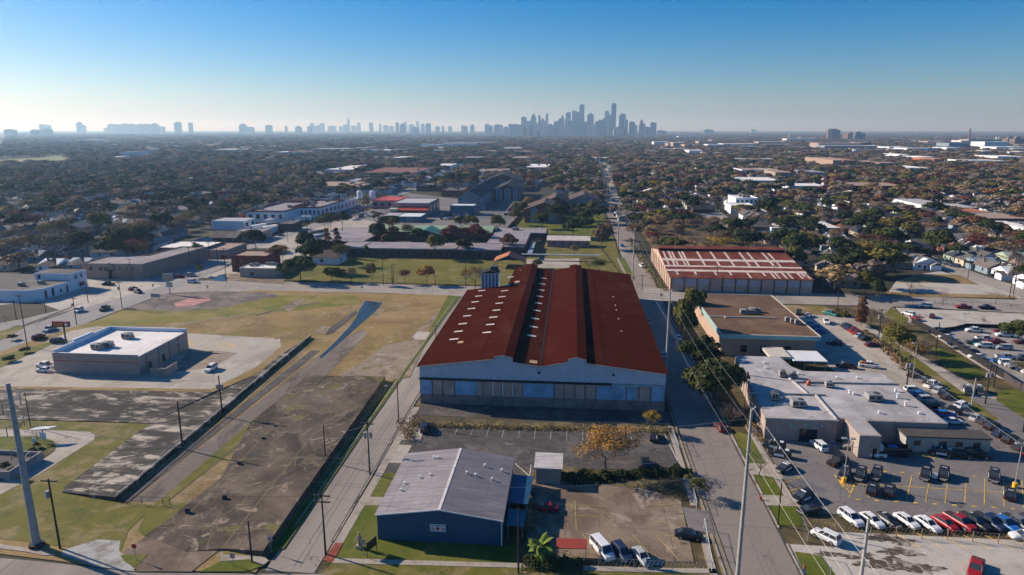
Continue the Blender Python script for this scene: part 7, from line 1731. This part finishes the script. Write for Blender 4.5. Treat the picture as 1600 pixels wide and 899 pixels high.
for px,py,h,r,c,s_,lb in ((582,445,7.2,2.4,'brown','round','slender brown tree on the lawn by the street'),(633,444,5.2,3.0,'maroon','sparse','sparse small dark tree on the lawn'),(667,445,6.2,4.3,'orange','round','umbrella-shaped orange-brown tree on the lawn'),(728,446,5.8,3.2,'gold','sparse','thin golden tree at the lawn end'),
    (550,442,5.6,3.0,'brown','sparse','dull brown tree at the shaded lawn corner'),(518,440,4.8,3.4,'olive','wide','low olive tree in the shade of the evergreens'),(528,441,4.6,3.4,'green','wide','low dark tree in the shade of the evergreens'),
    (680,405,10.0,6.2,'olive','round','big yellow-green tree in front of the long school wall'),(724,402,7.5,4.8,'darkgreen','wide','dark spreading tree against the school wall'),(573,403,5,1.8,'olive','round','slim yellow-green sapling at the school wall'),
    (795,396,8.0,5.0,'russet','round','round russet tree before the school corner wing'),(533,416,9,5.8,'olive','sparse','pale orange-brown tree at the lawn corner by the school'),
    (512,402,11,3.6,'russet','cone','tall russet conical tree beside the white house'),(527,399,10.5,3.6,'maroon','cone','dark red conical tree beside its russet twin'),
    (470,440,8.5,7.4,'green','wide','broad grey-green evergreen at the lawn corner by the street'),(450,438,6.0,4.5,'green','wide','lower evergreen left of the broad grey-green one'),(488,425,11.5,6.4,'green','round','tall bright evergreen before the white house'),(478,405,11,6.4,'darkgreen','round','dark evergreen behind the tall bright one'),(500,405,8,4,'darkgreen','round','dark evergreen hiding the white house roof'),
    (430,418,8.2,5.6,'russet','sparse','russet-grey twiggy tree between the brick building and evergreens'),(442,412,8.0,4.0,'orange','sparse','orange-tipped tree beside the russet-grey one'),
    (400,392,8.5,7.6,'darkgreen','wide','dark broad evergreen behind the dark brick building'),(517,358,8.5,7.2,'darkgreen','wide','dark spreading oak on the grass strip by the avenue'),(507,360,7.5,6,'green','wide','second oak on the grass strip by the avenue'),(535,360,9.5,6.2,'darkgreen','round','dark oak by the school parking'),
    (592,382,9.5,6.5,'darkgreen','round','dark evergreen in the school courtyard'),(614,381,11,5.2,'russet','cone','dark russet tree in the school courtyard'),(636,378,9,5.2,'brown','sparse','grey-brown tree in the school courtyard'),(655,381,7,4.5,'green','round','dark bushy tree at the green gable'),
    (705,383,8.6,6.2,'maroon','round','dark maroon tree in the courtyard by the green gable'),(722,383,9,6,'maroon','sparse','middle maroon tree of the courtyard row'),(743,383,9,6,'maroon','round','maroon tree at the right end of the courtyard row'),(757,380,6.5,4,'brown','sparse','brown small tree at the courtyard end'),
    (837,390,6,3.2,'bare','sparse','leafless tree beside the covered walkway'),(840,420,3.2,2.6,'green','wide','low shrub behind the rust-red roof ridge'),
    (898,402,5.2,4.0,'brown','sparse','grey-brown low tree on the classroom lawn'),(920,425,6.2,6.0,'bare','sparse','wide grey bare tree behind the rust-red roof'),(935,430,6,4.8,'green','sparse','grey-green shrubby tree behind the rust-red roof'),(940,390,9.5,6.2,'brown','loose','pale brown round tree at the street verge'),(948,374,8.5,5.5,'brown','sparse','brown tree behind the pale round one at the verge'),
    (895,372,8.2,8.4,'darkgreen','wide','dark wide oak behind the classroom block'),(918,362,7,5,'green','wide','olive oak behind the classroom block end'),
    (846,358,8.2,6.2,'green','wide','grey-green oak in front of the apartments'),(873,352,12.5,8.2,'darkgreen','round','large dark oak right of the brick apartments'),(915,350,9.2,7.2,'green','wide','grey-green spreading oak by the lane'),(935,350,9,7,'darkgreen','wide','dark oak at the street end of the lane'),(905,345,10,6,'darkgreen','round','dark oak before the cream apartments'),(925,340,10,6,'olive','round','olive oak before the cream apartments'),
    (815,345,10.5,6.2,'olive','round','olive-brown tree left of the brick apartments'),(806,352,8.5,4.8,'olive','round','leaning olive tree on the bright grass strip'),(825,330,9,6,'brown','round','brown tree beside the apartment fence'),
    (777,366,9.2,5.8,'olive','round','round golden-green tree at the end of the green roof'),(735,362,8.2,5.5,'olive','round','golden-green tree beyond the green roof'),(720,360,7.2,5,'green','round','dark green tree beyond the green roof'),(607,360,7.4,8.5,'darkgreen','wide','wide dark evergreen before the teal garage'),(571,333,9,4.5,'gold','sparse','golden tree at the packed car lot'),
    (1035,330,8.6,5.8,'brown','sparse','x'),):
    tree(px,py,h*1.25,r,c,s_,None if lb == 'x' else lb,dens=2800,leaf=.065)
# brush field right of the street
for px,py,h,r,c,s_ in ((990,345,8,5.5,'olive','round'),(1012,372,7,5,'bare','sparse'),(1000,390,6.5,4.6,'bare','sparse'),(1035,385,5,5,'russet','sparse'),(1060,372,7,5.6,'brown','sparse'),(1080,380,7.5,5,'bare','sparse'),(1100,372,8,5.2,'bare','sparse'),(1068,352,8,6,'darkgreen','round'),(1040,352,8,6,'brown','sparse'),(1022,350,7,5,'bare','sparse'),(1120,380,8,5.5,'bare','sparse'),(1140,382,8,5,'green','round'),(1155,385,8,5.4,'bare','sparse'),(1175,388,8,5,'brown','sparse'),(1092,358,8,5,'olive','sparse'),(1115,360,8.5,5.5,'brown','sparse'),(1190,385,7.5,5,'gold','sparse'),(1134,366,8.5,6,'brown','sparse'),(1052,338,10,6,'russet','round'),(1030,320,10,7,'brown','sparse'),(1010,316,10,6,'russet','sparse'),(1025,338,10,6,'darkgreen','round'),(1006,300,10,7,'bare','sparse'),(1045,312,9,5,'olive','round'),(1088,322,8,4.5,'gold','round'),
    (1235,432,3.5,3.2,'olive','sparse'),(1215,435,3.0,2.6,'green','wide'),(1115,452,2.8,2.6,'green','wide'),(1265,400,9.5,7,'olive','round'),(1310,405,9.5,7,'green','round'),(1332,420,9,6,'olive','sparse'),(1345,395,9.5,6,'russet','sparse'),(1385,410,10,7,'russet','sparse'),(1400,430,9,7,'brown','sparse'),(1365,430,9,6,'green','round'),(1350,405,8,5,'gold','sparse'),(1492,405,6.5,5,'green','round'),(1520,400,9,7,'maroon','sparse'),(1555,395,8,6,'olive','sparse'),(1590,405,9,7,'maroon','sparse'),(1225,368,10,9,'darkgreen','round'),(1240,362,9,7,'darkgreen','wide'),(1262,372,10,9,'darkgreen','round'),(1340,372,12,10,'darkgreen','round'),(1320,358,11,8,'darkgreen','round'),(1365,356,11,8,'green','round'),(1195,340,12,8,'darkgreen','round'),(1212,352,9,7,'darkgreen','wide'),(1234,336,9,9,'olive','sparse'),(1250,334,9,8,'brown','sparse'),
    (160,402,9,7,'brown','sparse'),(130,398,9,7,'bare','sparse'),(200,408,9,6,'russet','sparse'),(225,406,8,5,'orange','sparse'),(100,410,10,7,'bare','sparse'),(50,398,10,8,'brown','sparse'),(20,405,10,8,'brown','sparse'),(75,385,12,6,'gold','sparse'),(100,380,12,7,'brown','sparse'),(185,392,8,6,'brown','sparse'),(232,396,9,5,'brown','sparse'),(85,430,3,3,'darkgreen','wide'),(20,462,2.5,2.4,'darkgreen','wide'),
    (312,432,4.6,1.8,'olive','round'),(10,508,3.5,1.6,'bare','sparse'),(20,532,1.4,1.6,'darkgreen','wide'),(40,552,1.3,1.6,'darkgreen','wide'),(15,566,1.4,2.0,'darkgreen','wide')):
    tree(px,py,h*1.15,r,c,s_,None,dens=2400,leaf=.07)
# plants on the lower left island
for px,py,h,r,c in ((52,712,1.4,1.0,'green'),(58,702,1.2,.8,'maroon'),(8,735,1.4,1.1,'green'),(20,742,1.2,1.0,'green'),(30,722,1.0,.9,'maroon'),(36,752,1.1,.9,'green')):
    x,y=G(px,py);t=T('round_shrub','x','shrub',(x,y,.25),tr_rand.uniform(0,6),'shrubs in the planting bed');t['_o']=(0,0,0)
    c_=link('foliage',crown('round',1,900,.12),LM[c],t);c_.scale=(r,r,h*.6);c_.location=(0,0,h*.5);link('stem',BRL[0][0],M['bark'],t).scale=(r*.4,r*.4,h*.3)
    AUTO.append((t,('green' if c == 'green' else 'dark red')+' rounded shrub in the planting bed',x,y))
tree(30,680,3.4,1.9,'bare','sparse','small leafless tree on the planted island, left of its pair');tree(60,690,3.4,2.2,'bare','sparse','small leafless tree on the planted island beside the white canopy')

# palms
def palm(px,py,h,r,label=None,at=None,n=26,trunk_r=.16):
    global TREES
    x,y=at or G(px,py);t=T('palm_tree',label or 'x','palm',(x,y,.1),0,'palms');t['_o']=(0,0,0)
    MB().tube([(0,0,0),(.05,0,h*.5),(0,0,h)],[trunk_r*1.3,trunk_r,trunk_r],8).build('trunk',M['bark'],t)
    rr=random.Random(int(x*10));mb=MB()
    for i in range(n):
        a=rr.uniform(0,6.28);el=rr.uniform(-.5,1.2);pts=[]
        L=r*rr.uniform(.75,1.05);d=Vector((math.cos(a)*math.cos(el),math.sin(a)*math.cos(el),math.sin(el)));p=Vector((0,0,h));seg=L/4
        q=Vector((-math.sin(a),math.cos(a),0))
        prev=None
        for k in range(5):
            wv=(.06,.5,.75,.6,.08)[k]*r*.28
            cur=(p+q*wv+Vector((0,0,-wv*.35)),p.copy(),p-q*wv+Vector((0,0,-wv*.35)))
            if prev:mb.add([tuple(v_) for v_ in (*prev,*cur)],[(0,1,4,3),(1,2,5,4)])
            prev=cur;d=(d+Vector((0,0,-.28))).normalized();p=p+d*seg
    mb.build('crown',LM['green'] if label is None else M['palmleaf'],t)
    TREES += 1
    if label is None:AUTO.append((t,'fan palm',x,y))
M['palmleaf']=leafmat('palm_fronds',[(.10,.15,.03),(.13,.18,.04)])
palm(846,880,2.6,2.3,'bright green fan palm at the front corner of the brown lot',n=44,trunk_r=.22)
for px,py,h in ((481,372,9),(513,362,9),(586,360,9),(592,358,9),(309,410,8),(1446,408,10),(1454,409,10),(575,330,8),(480,300,10),(540,296,10),(600,284,10),(1132,346,6),(1120,338,6),(664,300,9),(500,300,10)):palm(px,py,h,2.6)
# hedges, weeds
def thicket(name,label,pts,h,col,n,leaf=.28,kind=None,cat='hedge',wdt=1.5):
    P=[G(a,b,.2) for a,b in pts];r=np.random.RandomState(len(pts)*31+n);c=[]
    seg=[math.dist(P[i],P[i+1]) for i in range(len(P)-1)];tot=sum(seg)
    for i,L in enumerate(seg):
        k=int(n*L/tot);u=r.uniform(0,1,k);a,b=np.array(P[i]),np.array(P[i+1])
        d=(b-a)/L;q=np.array([-d[1],d[0]]);off=r.normal(0,wdt*.45,k)
        xy=a+(b-a)*u[:,None]+q*off[:,None]
        bump=.55+.45*np.sin(u*L*1.3+i)*np.sin(u*L*.47+2)
        z=.15+r.uniform(0,1,k) ** .7*h*np.clip(bump,.3,1)*np.clip(1.2-np.abs(off)/wdt,.3,1)
        c.append(np.column_stack([xy,z]))
    c=np.concatenate(c);V,F=cards(c,np.tile([0,-.3,.8],(len(c),1)),leaf,n)
    me=bpy.data.meshes.new(name);me.from_pydata(V.tolist(),[],F.tolist());me.update()
    o=link(name,me,LM[col]);tag(o,label,cat,kind=kind);return o
thicket('hedge','dark untrimmed hedge running from the shed to the long street',[(885,752),(940,748),(1000,742),(1060,738),(1080,742)],1.9,'darkgreen',5200,.2)
thicket('hedge','yellow-green bush at the foot of the orange tree',[(905,745),(925,742)],1.6,'olive',500,.18)
thicket('climbing_shrub','straggly climbing shrub beside the blue lean-to',[(823,775),(828,800),(826,830)],3.2,'brown',1500,.18,wdt=1.0,cat='shrub')
thicket('climbing_shrub','dark leafy thicket below the palm at the brown lot corner',[(818,880),(850,886),(880,884),(910,884)],1.8,'green',2600,.16,cat='shrub')
thicket('dry_weeds','tall dry weeds along the warehouse fence',[(640,664),(700,666),(800,669),(900,671),(1000,672),(1050,676)],1.1,'hedge',5200,.14,'stuff','weeds',1.3)
thicket('dry_weeds','tall weeds by the left corner of the warehouse',[(648,655),(640,690),(625,660)],2.0,'brown',900,.16,'stuff','weeds',1.2)
thicket('verge_scrub','dry scrub along the salmon warehouse side wall',[(985,375),(1000,405),(1020,430),(1040,455)],1.8,'olive',1500,.3,'stuff','scrub',2.2)
thicket('verge_scrub','scrub at the station street side',[(1150,640),(1175,668),(1195,690)],1.4,'brown',900,.2,'stuff','scrub',1.2)
thicket('hedge','clipped shrubs at the back of the concrete lot',[(1305,490),(1325,496)],2.2,'olive',900,.3)
thicket('hedge','low scrub below the russet trees by the parked row',[(1350,520),(1385,545),(1420,580)],1.6,'brown',1600,.3)
# ------------------------------------------------------------------ houses and the far wood of crowns
def inpoly(q,P):
    P=np.asarray(P);ins=np.zeros(len(q),bool);j=len(P)-1
    for i in range(len(P)):
        xi,yi=P[i];xj,yj=P[j];ins ^= ((yi>q[:,1]) != (yj>q[:,1])) & (q[:,0]<(xj-xi)*(q[:,1]-yi)/(yj-yi+1e-12)+xi);j=i
    return ins
EX=[]   # ground kept free of scattered trees and houses
def ex(pts,px=True):EX.append(np.array([G(a,b) if px else (a,b) for a,b in pts]))
ex([(-152,60),(-152,160),(-160,250),(-160,330),(-150,470),(-126,600),(-100,700),(-30,700),(24,480),(33,320),(34,302),(88,308),(88,240),(200,234),(210,60)],False)
ex([(-300,150),(-160,150),(-160,250),(-190,262),(-300,240)],False)
ex([(-192,240),(-150,240),(-150,330),(-192,300)],False)
ex([(-215,325),(-150,325),(-120,600),(-150,620),(-215,520)],False)
EX.append(np.array([(x-7,y) for x,y in FAR_ROAD[:5]]+[(x+7,y) for x,y in FAR_ROAD[:5][::-1]]))
ex([(a,b) for a,b,c,d in AVE]+[(c,d) for a,b,c,d in AVE[::-1]])
ex([(1384,470),(1384,425),(1440,420),(1530,435),(1640,470),(1640,480)]);ex([(1640,485),(1600,476),(1520,446),(1430,408),(1360,376),(1380,368),(1450,394),(1540,428),(1700,480)])
ex([(1080,336),(1128,328),(1175,361),(1125,364)]);ex([(1030,310),(1065,298),(1080,304),(1050,314)])
ex([(-300,262),(-50,251),(0,250),(105,243),(110,250),(128,256),(80,258),(0,262)]);ex([(165,254),(185,248),(205,241),(255,240),(240,246),(215,253)])
for x0,x1,y0,y1 in BLD:EX.append(np.array([(x0-2,y0-max(6,(y0 ** 1)*.02)),(x1+2,y0-max(6,y0*.02)),(x1+2,y1+2),(x0-2,y1+2)]))
def free(q):
    k=np.ones(len(q),bool)
    for P in EX:k &= ~inpoly(q,P)
    return k
def view(q,z=0.0,m=70):
    X=q[:,0]*_cy+q[:,1]*_sy;Y=-q[:,0]*_sy+q[:,1]*_cy;ww=Y*_cp+CAMH*_sp
    px=800+FPX*X/ww;return (px>-m) & (px<1600+m)
# houses in rows along the side streets
HW=[M['whitewall'],M['tanwall2'],M['aptwall'],M['redbrick2'],simple('cream_siding',(.50,.44,.34)),simple('pale_green_siding',(.34,.40,.33)),simple('sky_blue_siding',(.30,.40,.48)),M['pinkwall']]
HWn=['white','beige','blue-grey','brick','cream','pale green','sky blue','pink']
HR=[M['brownapt'],M['darkroof'],M['greyapt'],groundmat('grey_brown_shingles',(.16,.135,.12),[((.11,.095,.085),.4,.5,.7)],.15),groundmat('pale_grey_shingles',(.26,.24,.23),[((.18,.165,.16),.4,.5,.7)],.15),M['redbrick2'],M['whiteroof']]
HRn=['brown','dark','dark grey','grey-brown','pale grey','reddish','white']
HP=[]
def house_proto(kind):
    w_,d_,h=((9,13,3.0),(12,10,3.0),(8,15,3.1),(11,12,5.6))[kind]
    mb=MB();hr=h+2.3;x0,x1,y0,y1=-w_/2,w_/2,-d_/2,d_/2
    mb.add([(x0,y0,-.1),(x1,y0,-.1),(x1,y1,-.1),(x0,y1,-.1),(x0,y0,h),(x1,y0,h),(x1,y1,h),(x0,y1,h),(0,y0,hr-.05),(0,y1,hr-.05)],[(0,1,5,8,4),(2,3,7,9,6),(1,2,6,5),(3,0,4,7),(5,6,9,8),(7,4,8,9)])
    mb.box(x1*.1,x1*.9,y0-2.2,y0-.02,-.1,h-.4)
    wall=mb.mesh('house_wall');r=MB();o=.45
    if kind == 1:
        a,b,c,d=(x0-o,y0-o,h-.15),(x1+o,y0-o,h-.15),(x1+o,y1+o,h-.15),(x0-o,y1+o,h-.15);e,f=(x0+4,0,hr+.2),(x1-4,0,hr+.2)
        r.add([a,b,c,d,e,f],[(0,1,5,4),(1,2,5),(2,3,4,5),(3,0,4),(3,2,1,0)])
    else:
        k=2.3/(w_/2)
        r.slab((x0-o,y0-o,h-k*o+.1),(0,y0-o,hr+.1),(0,y1+o,hr+.1),(x0-o,y1+o,h-k*o+.1),.12).slab((0,y0-o,hr+.1),(x1+o,y0-o,h-k*o+.1),(x1+o,y1+o,h-k*o+.1),(0,y1+o,hr+.1),.12)
    r.add([(x1*.05,y0-2.7,h-.5),(x1*.5,y0-2.7,h+.8),(x1*.95,y0-2.7,h-.5),(x1*.05,y0+2,h-.5),(x1*.5,y0+2,h+.8),(x1*.95,y0+2,h-.5)],[(0,1,4,3),(1,2,5,4)])
    r.box(x0*.5,x0*.5+.7,1,1.7,h,hr+.6)
    roof=r.mesh('house_roof');ws=[]
    def wq(a,b,c,d,e,f):ws.append(MB().box(a,b,c,d,e,f).mesh('house_window'))
    for s in range(2 if h>5 else 1):
        z=1+s*2.8
        wq(x0*.7,x0*.7+1.2,y0-.04,y0-.003,z,z+1.3)
        for yy in (-.25,.25):wq(x1+.003,x1+.04,d_*yy,d_*yy+1.2,z,z+1.3);wq(x0-.04,x0-.003,d_*yy,d_*yy+1.2,z,z+1.3)
    dr=MB().box(x0*.25,x0*.25+1,y0-.05,y0-.003,0,2.1).mesh('house_door')
    return wall,roof,ws,dr
HPR=[house_proto(k) for k in range(4)]
rh=random.Random(21);HOUSES=[];spots=[]
for col in range(-14,16):           # blocks of houses facing short streets, a house each 17 m or so
    xs_=col*34+12
    for j in range(60):
        y=262+j*17.5+rh.uniform(-2,2)
        for s in (-1,1):
            x=xs_+s*11+rh.uniform(-2,2)
            if not (30<x<100 and y<420):spots.append((x,y,s))
q=np.array([(a,b) for a,b,_ in spots]);ok=free(q) & view(q,m=30)
spots=[s for s,k in zip(spots,ok) if k]
# named houses seen clearly on the right
for px,py,kd,wl,rf,lb in ((1440,419,1,0,4,'white house with pale grey hipped roof on the corner of the vacant lot'),(1300,409,0,2,1,'dark-roofed house with pale walls behind the striped warehouse'),(1318,402,3,0,1,'small white two-storey house with dark roof among the trees'),(1505,412,2,4,1,'cream house with long dark roof across the residential street'),(1545,425,0,2,3,'grey-roofed house with a cluttered yard by the street'),(1485,393,1,3,2,'brick house with dark grey roof beyond the two palms'),(1572,430,1,4,1,'wide dark-roofed house at the right frame edge'),(1475,380,0,3,1,'dark brown roofed house deep in the evergreens'),(1532,408,2,0,1,'long black-roofed house behind the cream one')):
    x,y=G(px,py);spots.insert(0,(x,y,(kd,wl,rf,lb)))
hn=0;farh=[]
spots=spots[:9]+sorted(spots[9:],key=lambda s:s[1])
for (x,y,s) in spots:
    if hn<290 and y<620:
        if isinstance(s,tuple):kd,wl,rf,lb=s;rot=0
        else:kd=rh.choice([0,0,1,2,3] if rh.random()<.3 else [0,1,2]);wl=rh.choice([0,0,0,1,2,3,4,4,5,6]);rf=rh.choice([0,0,1,1,1,2,2,3,3,4]);lb=None;rot=R(90 if s>0 else-90) if rh.random()<.6 else 0
        t=T('house',lb or 'x','house',(x,y,.1),rot,'houses under the trees');t['_o']=(0,0,0);t.scale=(.88,)*3
        wm,rm,ws,dr=HPR[kd];link('wall',wm,HW[wl],t);link('roof',rm,HR[rf],t)
        if y<420:
            for w_ in ws:link('window',w_,M['glass'],t)
            link('door',dr,M['redbrick'],t)
        if lb is None:AUTO.append((t,f'{HWn[wl]} house with {HRn[rf]} roof',x,y))
        EX.append(np.array([(x-6,y-8),(x+6,y-8),(x+6,y+4),(x-6,y+4)]));hn += 1
    elif not isinstance(s,tuple) and rh.random()<.75:
        farh.append((x,y));EX.append(np.array([(x-5,y-7),(x+5,y-7),(x+5,y+3),(x-5,y+3)])) if y<900 else None
# everything farther: roofs in one object
mb=[MB() for _ in range(3)];rr=random.Random(4)
for i in range(1500):
    y=1200*(5.5 ** rr.random());x=rr.uniform(-.75,.85)*y
    farh.append((x,y))
q=np.array(farh);ok=view(q)
mbh=MB()
for (x,y),k in zip(farh,ok):
    if not k:continue
    w_,d_=(rr.uniform(8,13),rr.uniform(9,14)) if y<1200 or rr.random()<.7 else (rr.uniform(18,50),rr.uniform(14,30))
    big=w_>16;h=rr.uniform(3,4.2) if not big else rr.uniform(5,8)
    if y>1500:h += 3.5
    mbh.box(x-w_/2,x+w_/2,y-d_/2,y+d_/2,0,h,rr.choice([0,0,1,2]))
    rm_=rr.choice([3,4,4,5,6,5]) if not big else rr.choice([6,6,5,7])
    if big:mbh.box(x-w_/2-.3,x+w_/2+.3,y-d_/2-.3,y+d_/2+.3,h+.01,h+.5,rm_)
    else:mbh.add([(x-w_/2-.4,y-d_/2,h+.02),(x+w_/2+.4,y-d_/2,h+.02),(x+w_/2+.4,y+d_/2,h+.02),(x-w_/2-.4,y+d_/2,h+.02),(x,y-d_/2,h+2.2),(x,y+d_/2,h+2.2)],[(0,1,4),(2,3,5),(1,2,5,4),(3,0,4,5)],rm_)
o=mbh.build('distant_houses',[M['whitewall'],M['tanwall2'],M['aptwall'],M['brownapt'],M['darkroof'],HR[3],M['whiteroof'],M['tanroof']]);o['kind']='stuff'
o['label']='hundreds of small roofs dotted through the far trees';o['category']='houses'
# scattered individual trees, then the wood
pal=[('bare','sparse',22),('brown','sparse',28),('green','round',13),('darkgreen','round',13),('olive','round',11),('russet','sparse',6),('russet','round',2),('maroon','sparse',3),('gold','sparse',1.5),('darkgreen','wide',8)]
rt_=np.random.RandomState(5)
def lattice(y0,y1,step,jit):
    out=[];y=y0
    while y<y1:
        hw=y*.86+40;n=int(2*hw/step)
        xs=-hw+(np.arange(n)+rt_.uniform(0,1))*step
        p=np.column_stack([xs,np.full(n,y)])+rt_.uniform(-jit,jit,(n,2))*step;out.append(p);y += step
    return np.concatenate(out)
q=lattice(250,960,13.5,.44);q=q[free(q) & view(q)]
q=q[np.argsort(q[:,1])]
# clumps of the same kind read as in the photograph: choose kind by a coarse lattice with noise
def pick(p,r):
    dark=math.sin(p[0]*.021+1.3)*math.sin(p[1]*.017)+(.5 if p[0]<-100 else-.12)
    ws_=[w*((1.9 if 'green' in c else .62) if r.rand()<max(0,dark) else (.55 if 'green' in c else 1.15)) for c,s,w in pal]
    k=r.choice(len(pal),p=np.array(ws_)/sum(ws_));return k
budget=296-TREES;wood=[]
for p in q:
    k=pick(p,rt_);c,s,_=pal[k];h=rt_.uniform(8,14.5);r=rt_.uniform(5.5,11)
    if p[0]>-100 and p[1]<500:h *= .85
    if budget>0 and p[1]>262:
        tree(0,0,h,r,c,s,None,at=(float(p[0]),float(p[1])),dens=2000,leaf=.08);budget -= 1
    else:wood.append((p[0],p[1],r,h,k))
q=lattice(960,2600,21,.45);q=q[free(q) & view(q)]
for p in q:wood.append((p[0],p[1],rt_.uniform(8.5,16),rt_.uniform(8,15),pick(p,rt_)))
q=lattice(2600,9500,36,.48);q=q[view(q)]
for p in q:wood.append((p[0],p[1],rt_.uniform(15,27),rt_.uniform(9,15),pick(p,rt_)))
q=lattice(9500,26000,120,.48);q=q[view(q)]
for p in q:wood.append((p[0],p[1],rt_.uniform(60,100),rt_.uniform(12,20),pick(p,rt_)))
# prototypes of the wood: crown and trunk in one mesh, one per kind
protoc=bpy.data.collections.new('wood_kinds')
for i,(c,s,_) in enumerate(pal):
    if c == 'bare' or s == 'sparse':
        cm=crown_mesh('wc','round',300+i,600,.11,rz=.9,lobes=9,inner=.02)
    else:cm=crown_mesh('wc','round',300+i,600,.14,rz=.85 if s == 'round' else .62,lobes=10)
    V=np.empty(len(cm.vertices)*3);cm.vertices.foreach_get('co',V);V=V.reshape(-1,3);V[:,2]=V[:,2]*.38+.60     # unit height 1
    Fc=[tuple(p.vertices) for p in cm.polygons]
    mbp=MB().add(V.tolist(),Fc,0);mbp.tube([(0,0,0),(0,0,.55)],[.05,.03],5,1)
    me=mbp.mesh('wood_crown');me.materials.append(M['twig'] if c == 'bare' else LM[c]);me.materials.append(M['bark'])
    o=bpy.data.objects.new('wood_kind_%02d'%i,me);protoc.objects.link(o)
W_=np.array(wood)
me=bpy.data.meshes.new('distant_wood');me.from_pydata(np.column_stack([W_[:,0],W_[:,1],np.zeros(len(W_))]).tolist(),[],[])
for nme,dat,ty in (('rad',W_[:,2],'FLOAT'),('hgt',W_[:,3],'FLOAT')):
    at_=me.attributes.new(nme,ty,'POINT');at_.data.foreach_set('value',dat.astype(np.float32))
at_=me.attributes.new('idx','INT','POINT');at_.data.foreach_set('value',W_[:,4].astype(np.int32))
at_=me.attributes.new('rot','FLOAT','POINT');at_.data.foreach_set('value',rt_.uniform(0,6.28,len(W_)).astype(np.float32))
wo_=bpy.data.objects.new('distant_wood',me);COL.objects.link(wo_);wo_['kind']='stuff';wo_['label']='unbroken carpet of tree crowns reaching the horizon';wo_['category']='woods'
ng=bpy.data.node_groups.new('wood','GeometryNodeTree');ng.interface.new_socket('Geometry',in_out='INPUT',socket_type='NodeSocketGeometry');ng.interface.new_socket('Geometry',in_out='OUTPUT',socket_type='NodeSocketGeometry')
gi=ng.nodes.new('NodeGroupInput');go=ng.nodes.new('NodeGroupOutput');ip=ng.nodes.new('GeometryNodeInstanceOnPoints');ci=ng.nodes.new('GeometryNodeCollectionInfo')
ci.inputs['Collection'].default_value=protoc;ci.inputs['Separate Children'].default_value=True;ci.inputs['Reset Children'].default_value=True
def na(nme,ty):
    d=ng.nodes.new('GeometryNodeInputNamedAttribute');d.data_type=ty;d.inputs[0].default_value=nme;return d.outputs['Attribute']
ng.links.new(gi.outputs[0],ip.inputs['Points']);ng.links.new(ci.outputs[0],ip.inputs['Instance']);ip.inputs['Pick Instance'].default_value=True
ng.links.new(na('idx','INT'),ip.inputs['Instance Index'])
cx_=ng.nodes.new('ShaderNodeCombineXYZ');ng.links.new(na('rad','FLOAT'),cx_.inputs[0]);ng.links.new(na('rad','FLOAT'),cx_.inputs[1]);ng.links.new(na('hgt','FLOAT'),cx_.inputs[2]);ng.links.new(cx_.outputs[0],ip.inputs['Scale'])
cr_=ng.nodes.new('ShaderNodeCombineXYZ');ng.links.new(na('rot','FLOAT'),cr_.inputs[2]);ng.links.new(cr_.outputs[0],ip.inputs['Rotation'])
ng.links.new(ip.outputs[0],go.inputs[0])
wo_.modifiers.new('wood','NODES').node_group=ng
print('trees',TREES,'wood',len(W_),'houses',hn,'objects',len(bpy.data.objects))

# ------------------------------------------------------------------ air
m,n,b=_nt('haze_air');n.nodes.remove(b)
pv_=n.nodes.new('ShaderNodeVolumePrincipled');pv_.inputs['Color'].default_value=(.40,.66,1.0,1);pv_.inputs['Absorption Color'].default_value=(1,1,1,1);pv_.inputs['Density'].default_value=1.2e-4;pv_.inputs['Anisotropy'].default_value=.32
n.links.new(pv_.outputs[0],n.nodes['Material Output'].inputs['Volume'])
hz=MB().box(-31000,31000,-700,35000,-1.0,345).build('haze',m);hz['kind']='stuff';hz['label']='pale blue haze over the whole plain';hz['category']='haze'

# ------------------------------------------------------------------ labels of repeats: rank from the nearest landmark
LM_=[l for l in LAND if len(l) == 3 and l[2]]
grp_={}
for o,d,x,y in AUTO:
    L=min(LM_,key=lambda l:math.hypot(l[0]-x,l[1]-y));grp_.setdefault((d,L[2]),[]).append((math.hypot(L[0]-x,L[1]-y),o))
for (d,ph),lst in grp_.items():
    lst.sort(key=lambda t:t[0])
    for i,(_,o) in enumerate(lst):
        rank_='closest' if i == 0 else ordinal(i)+' closest'
        o['label']=f'{d}, {rank_} such to {ph}'
for o in bpy.data.objects:
    if '_o' in o:del o['_o']
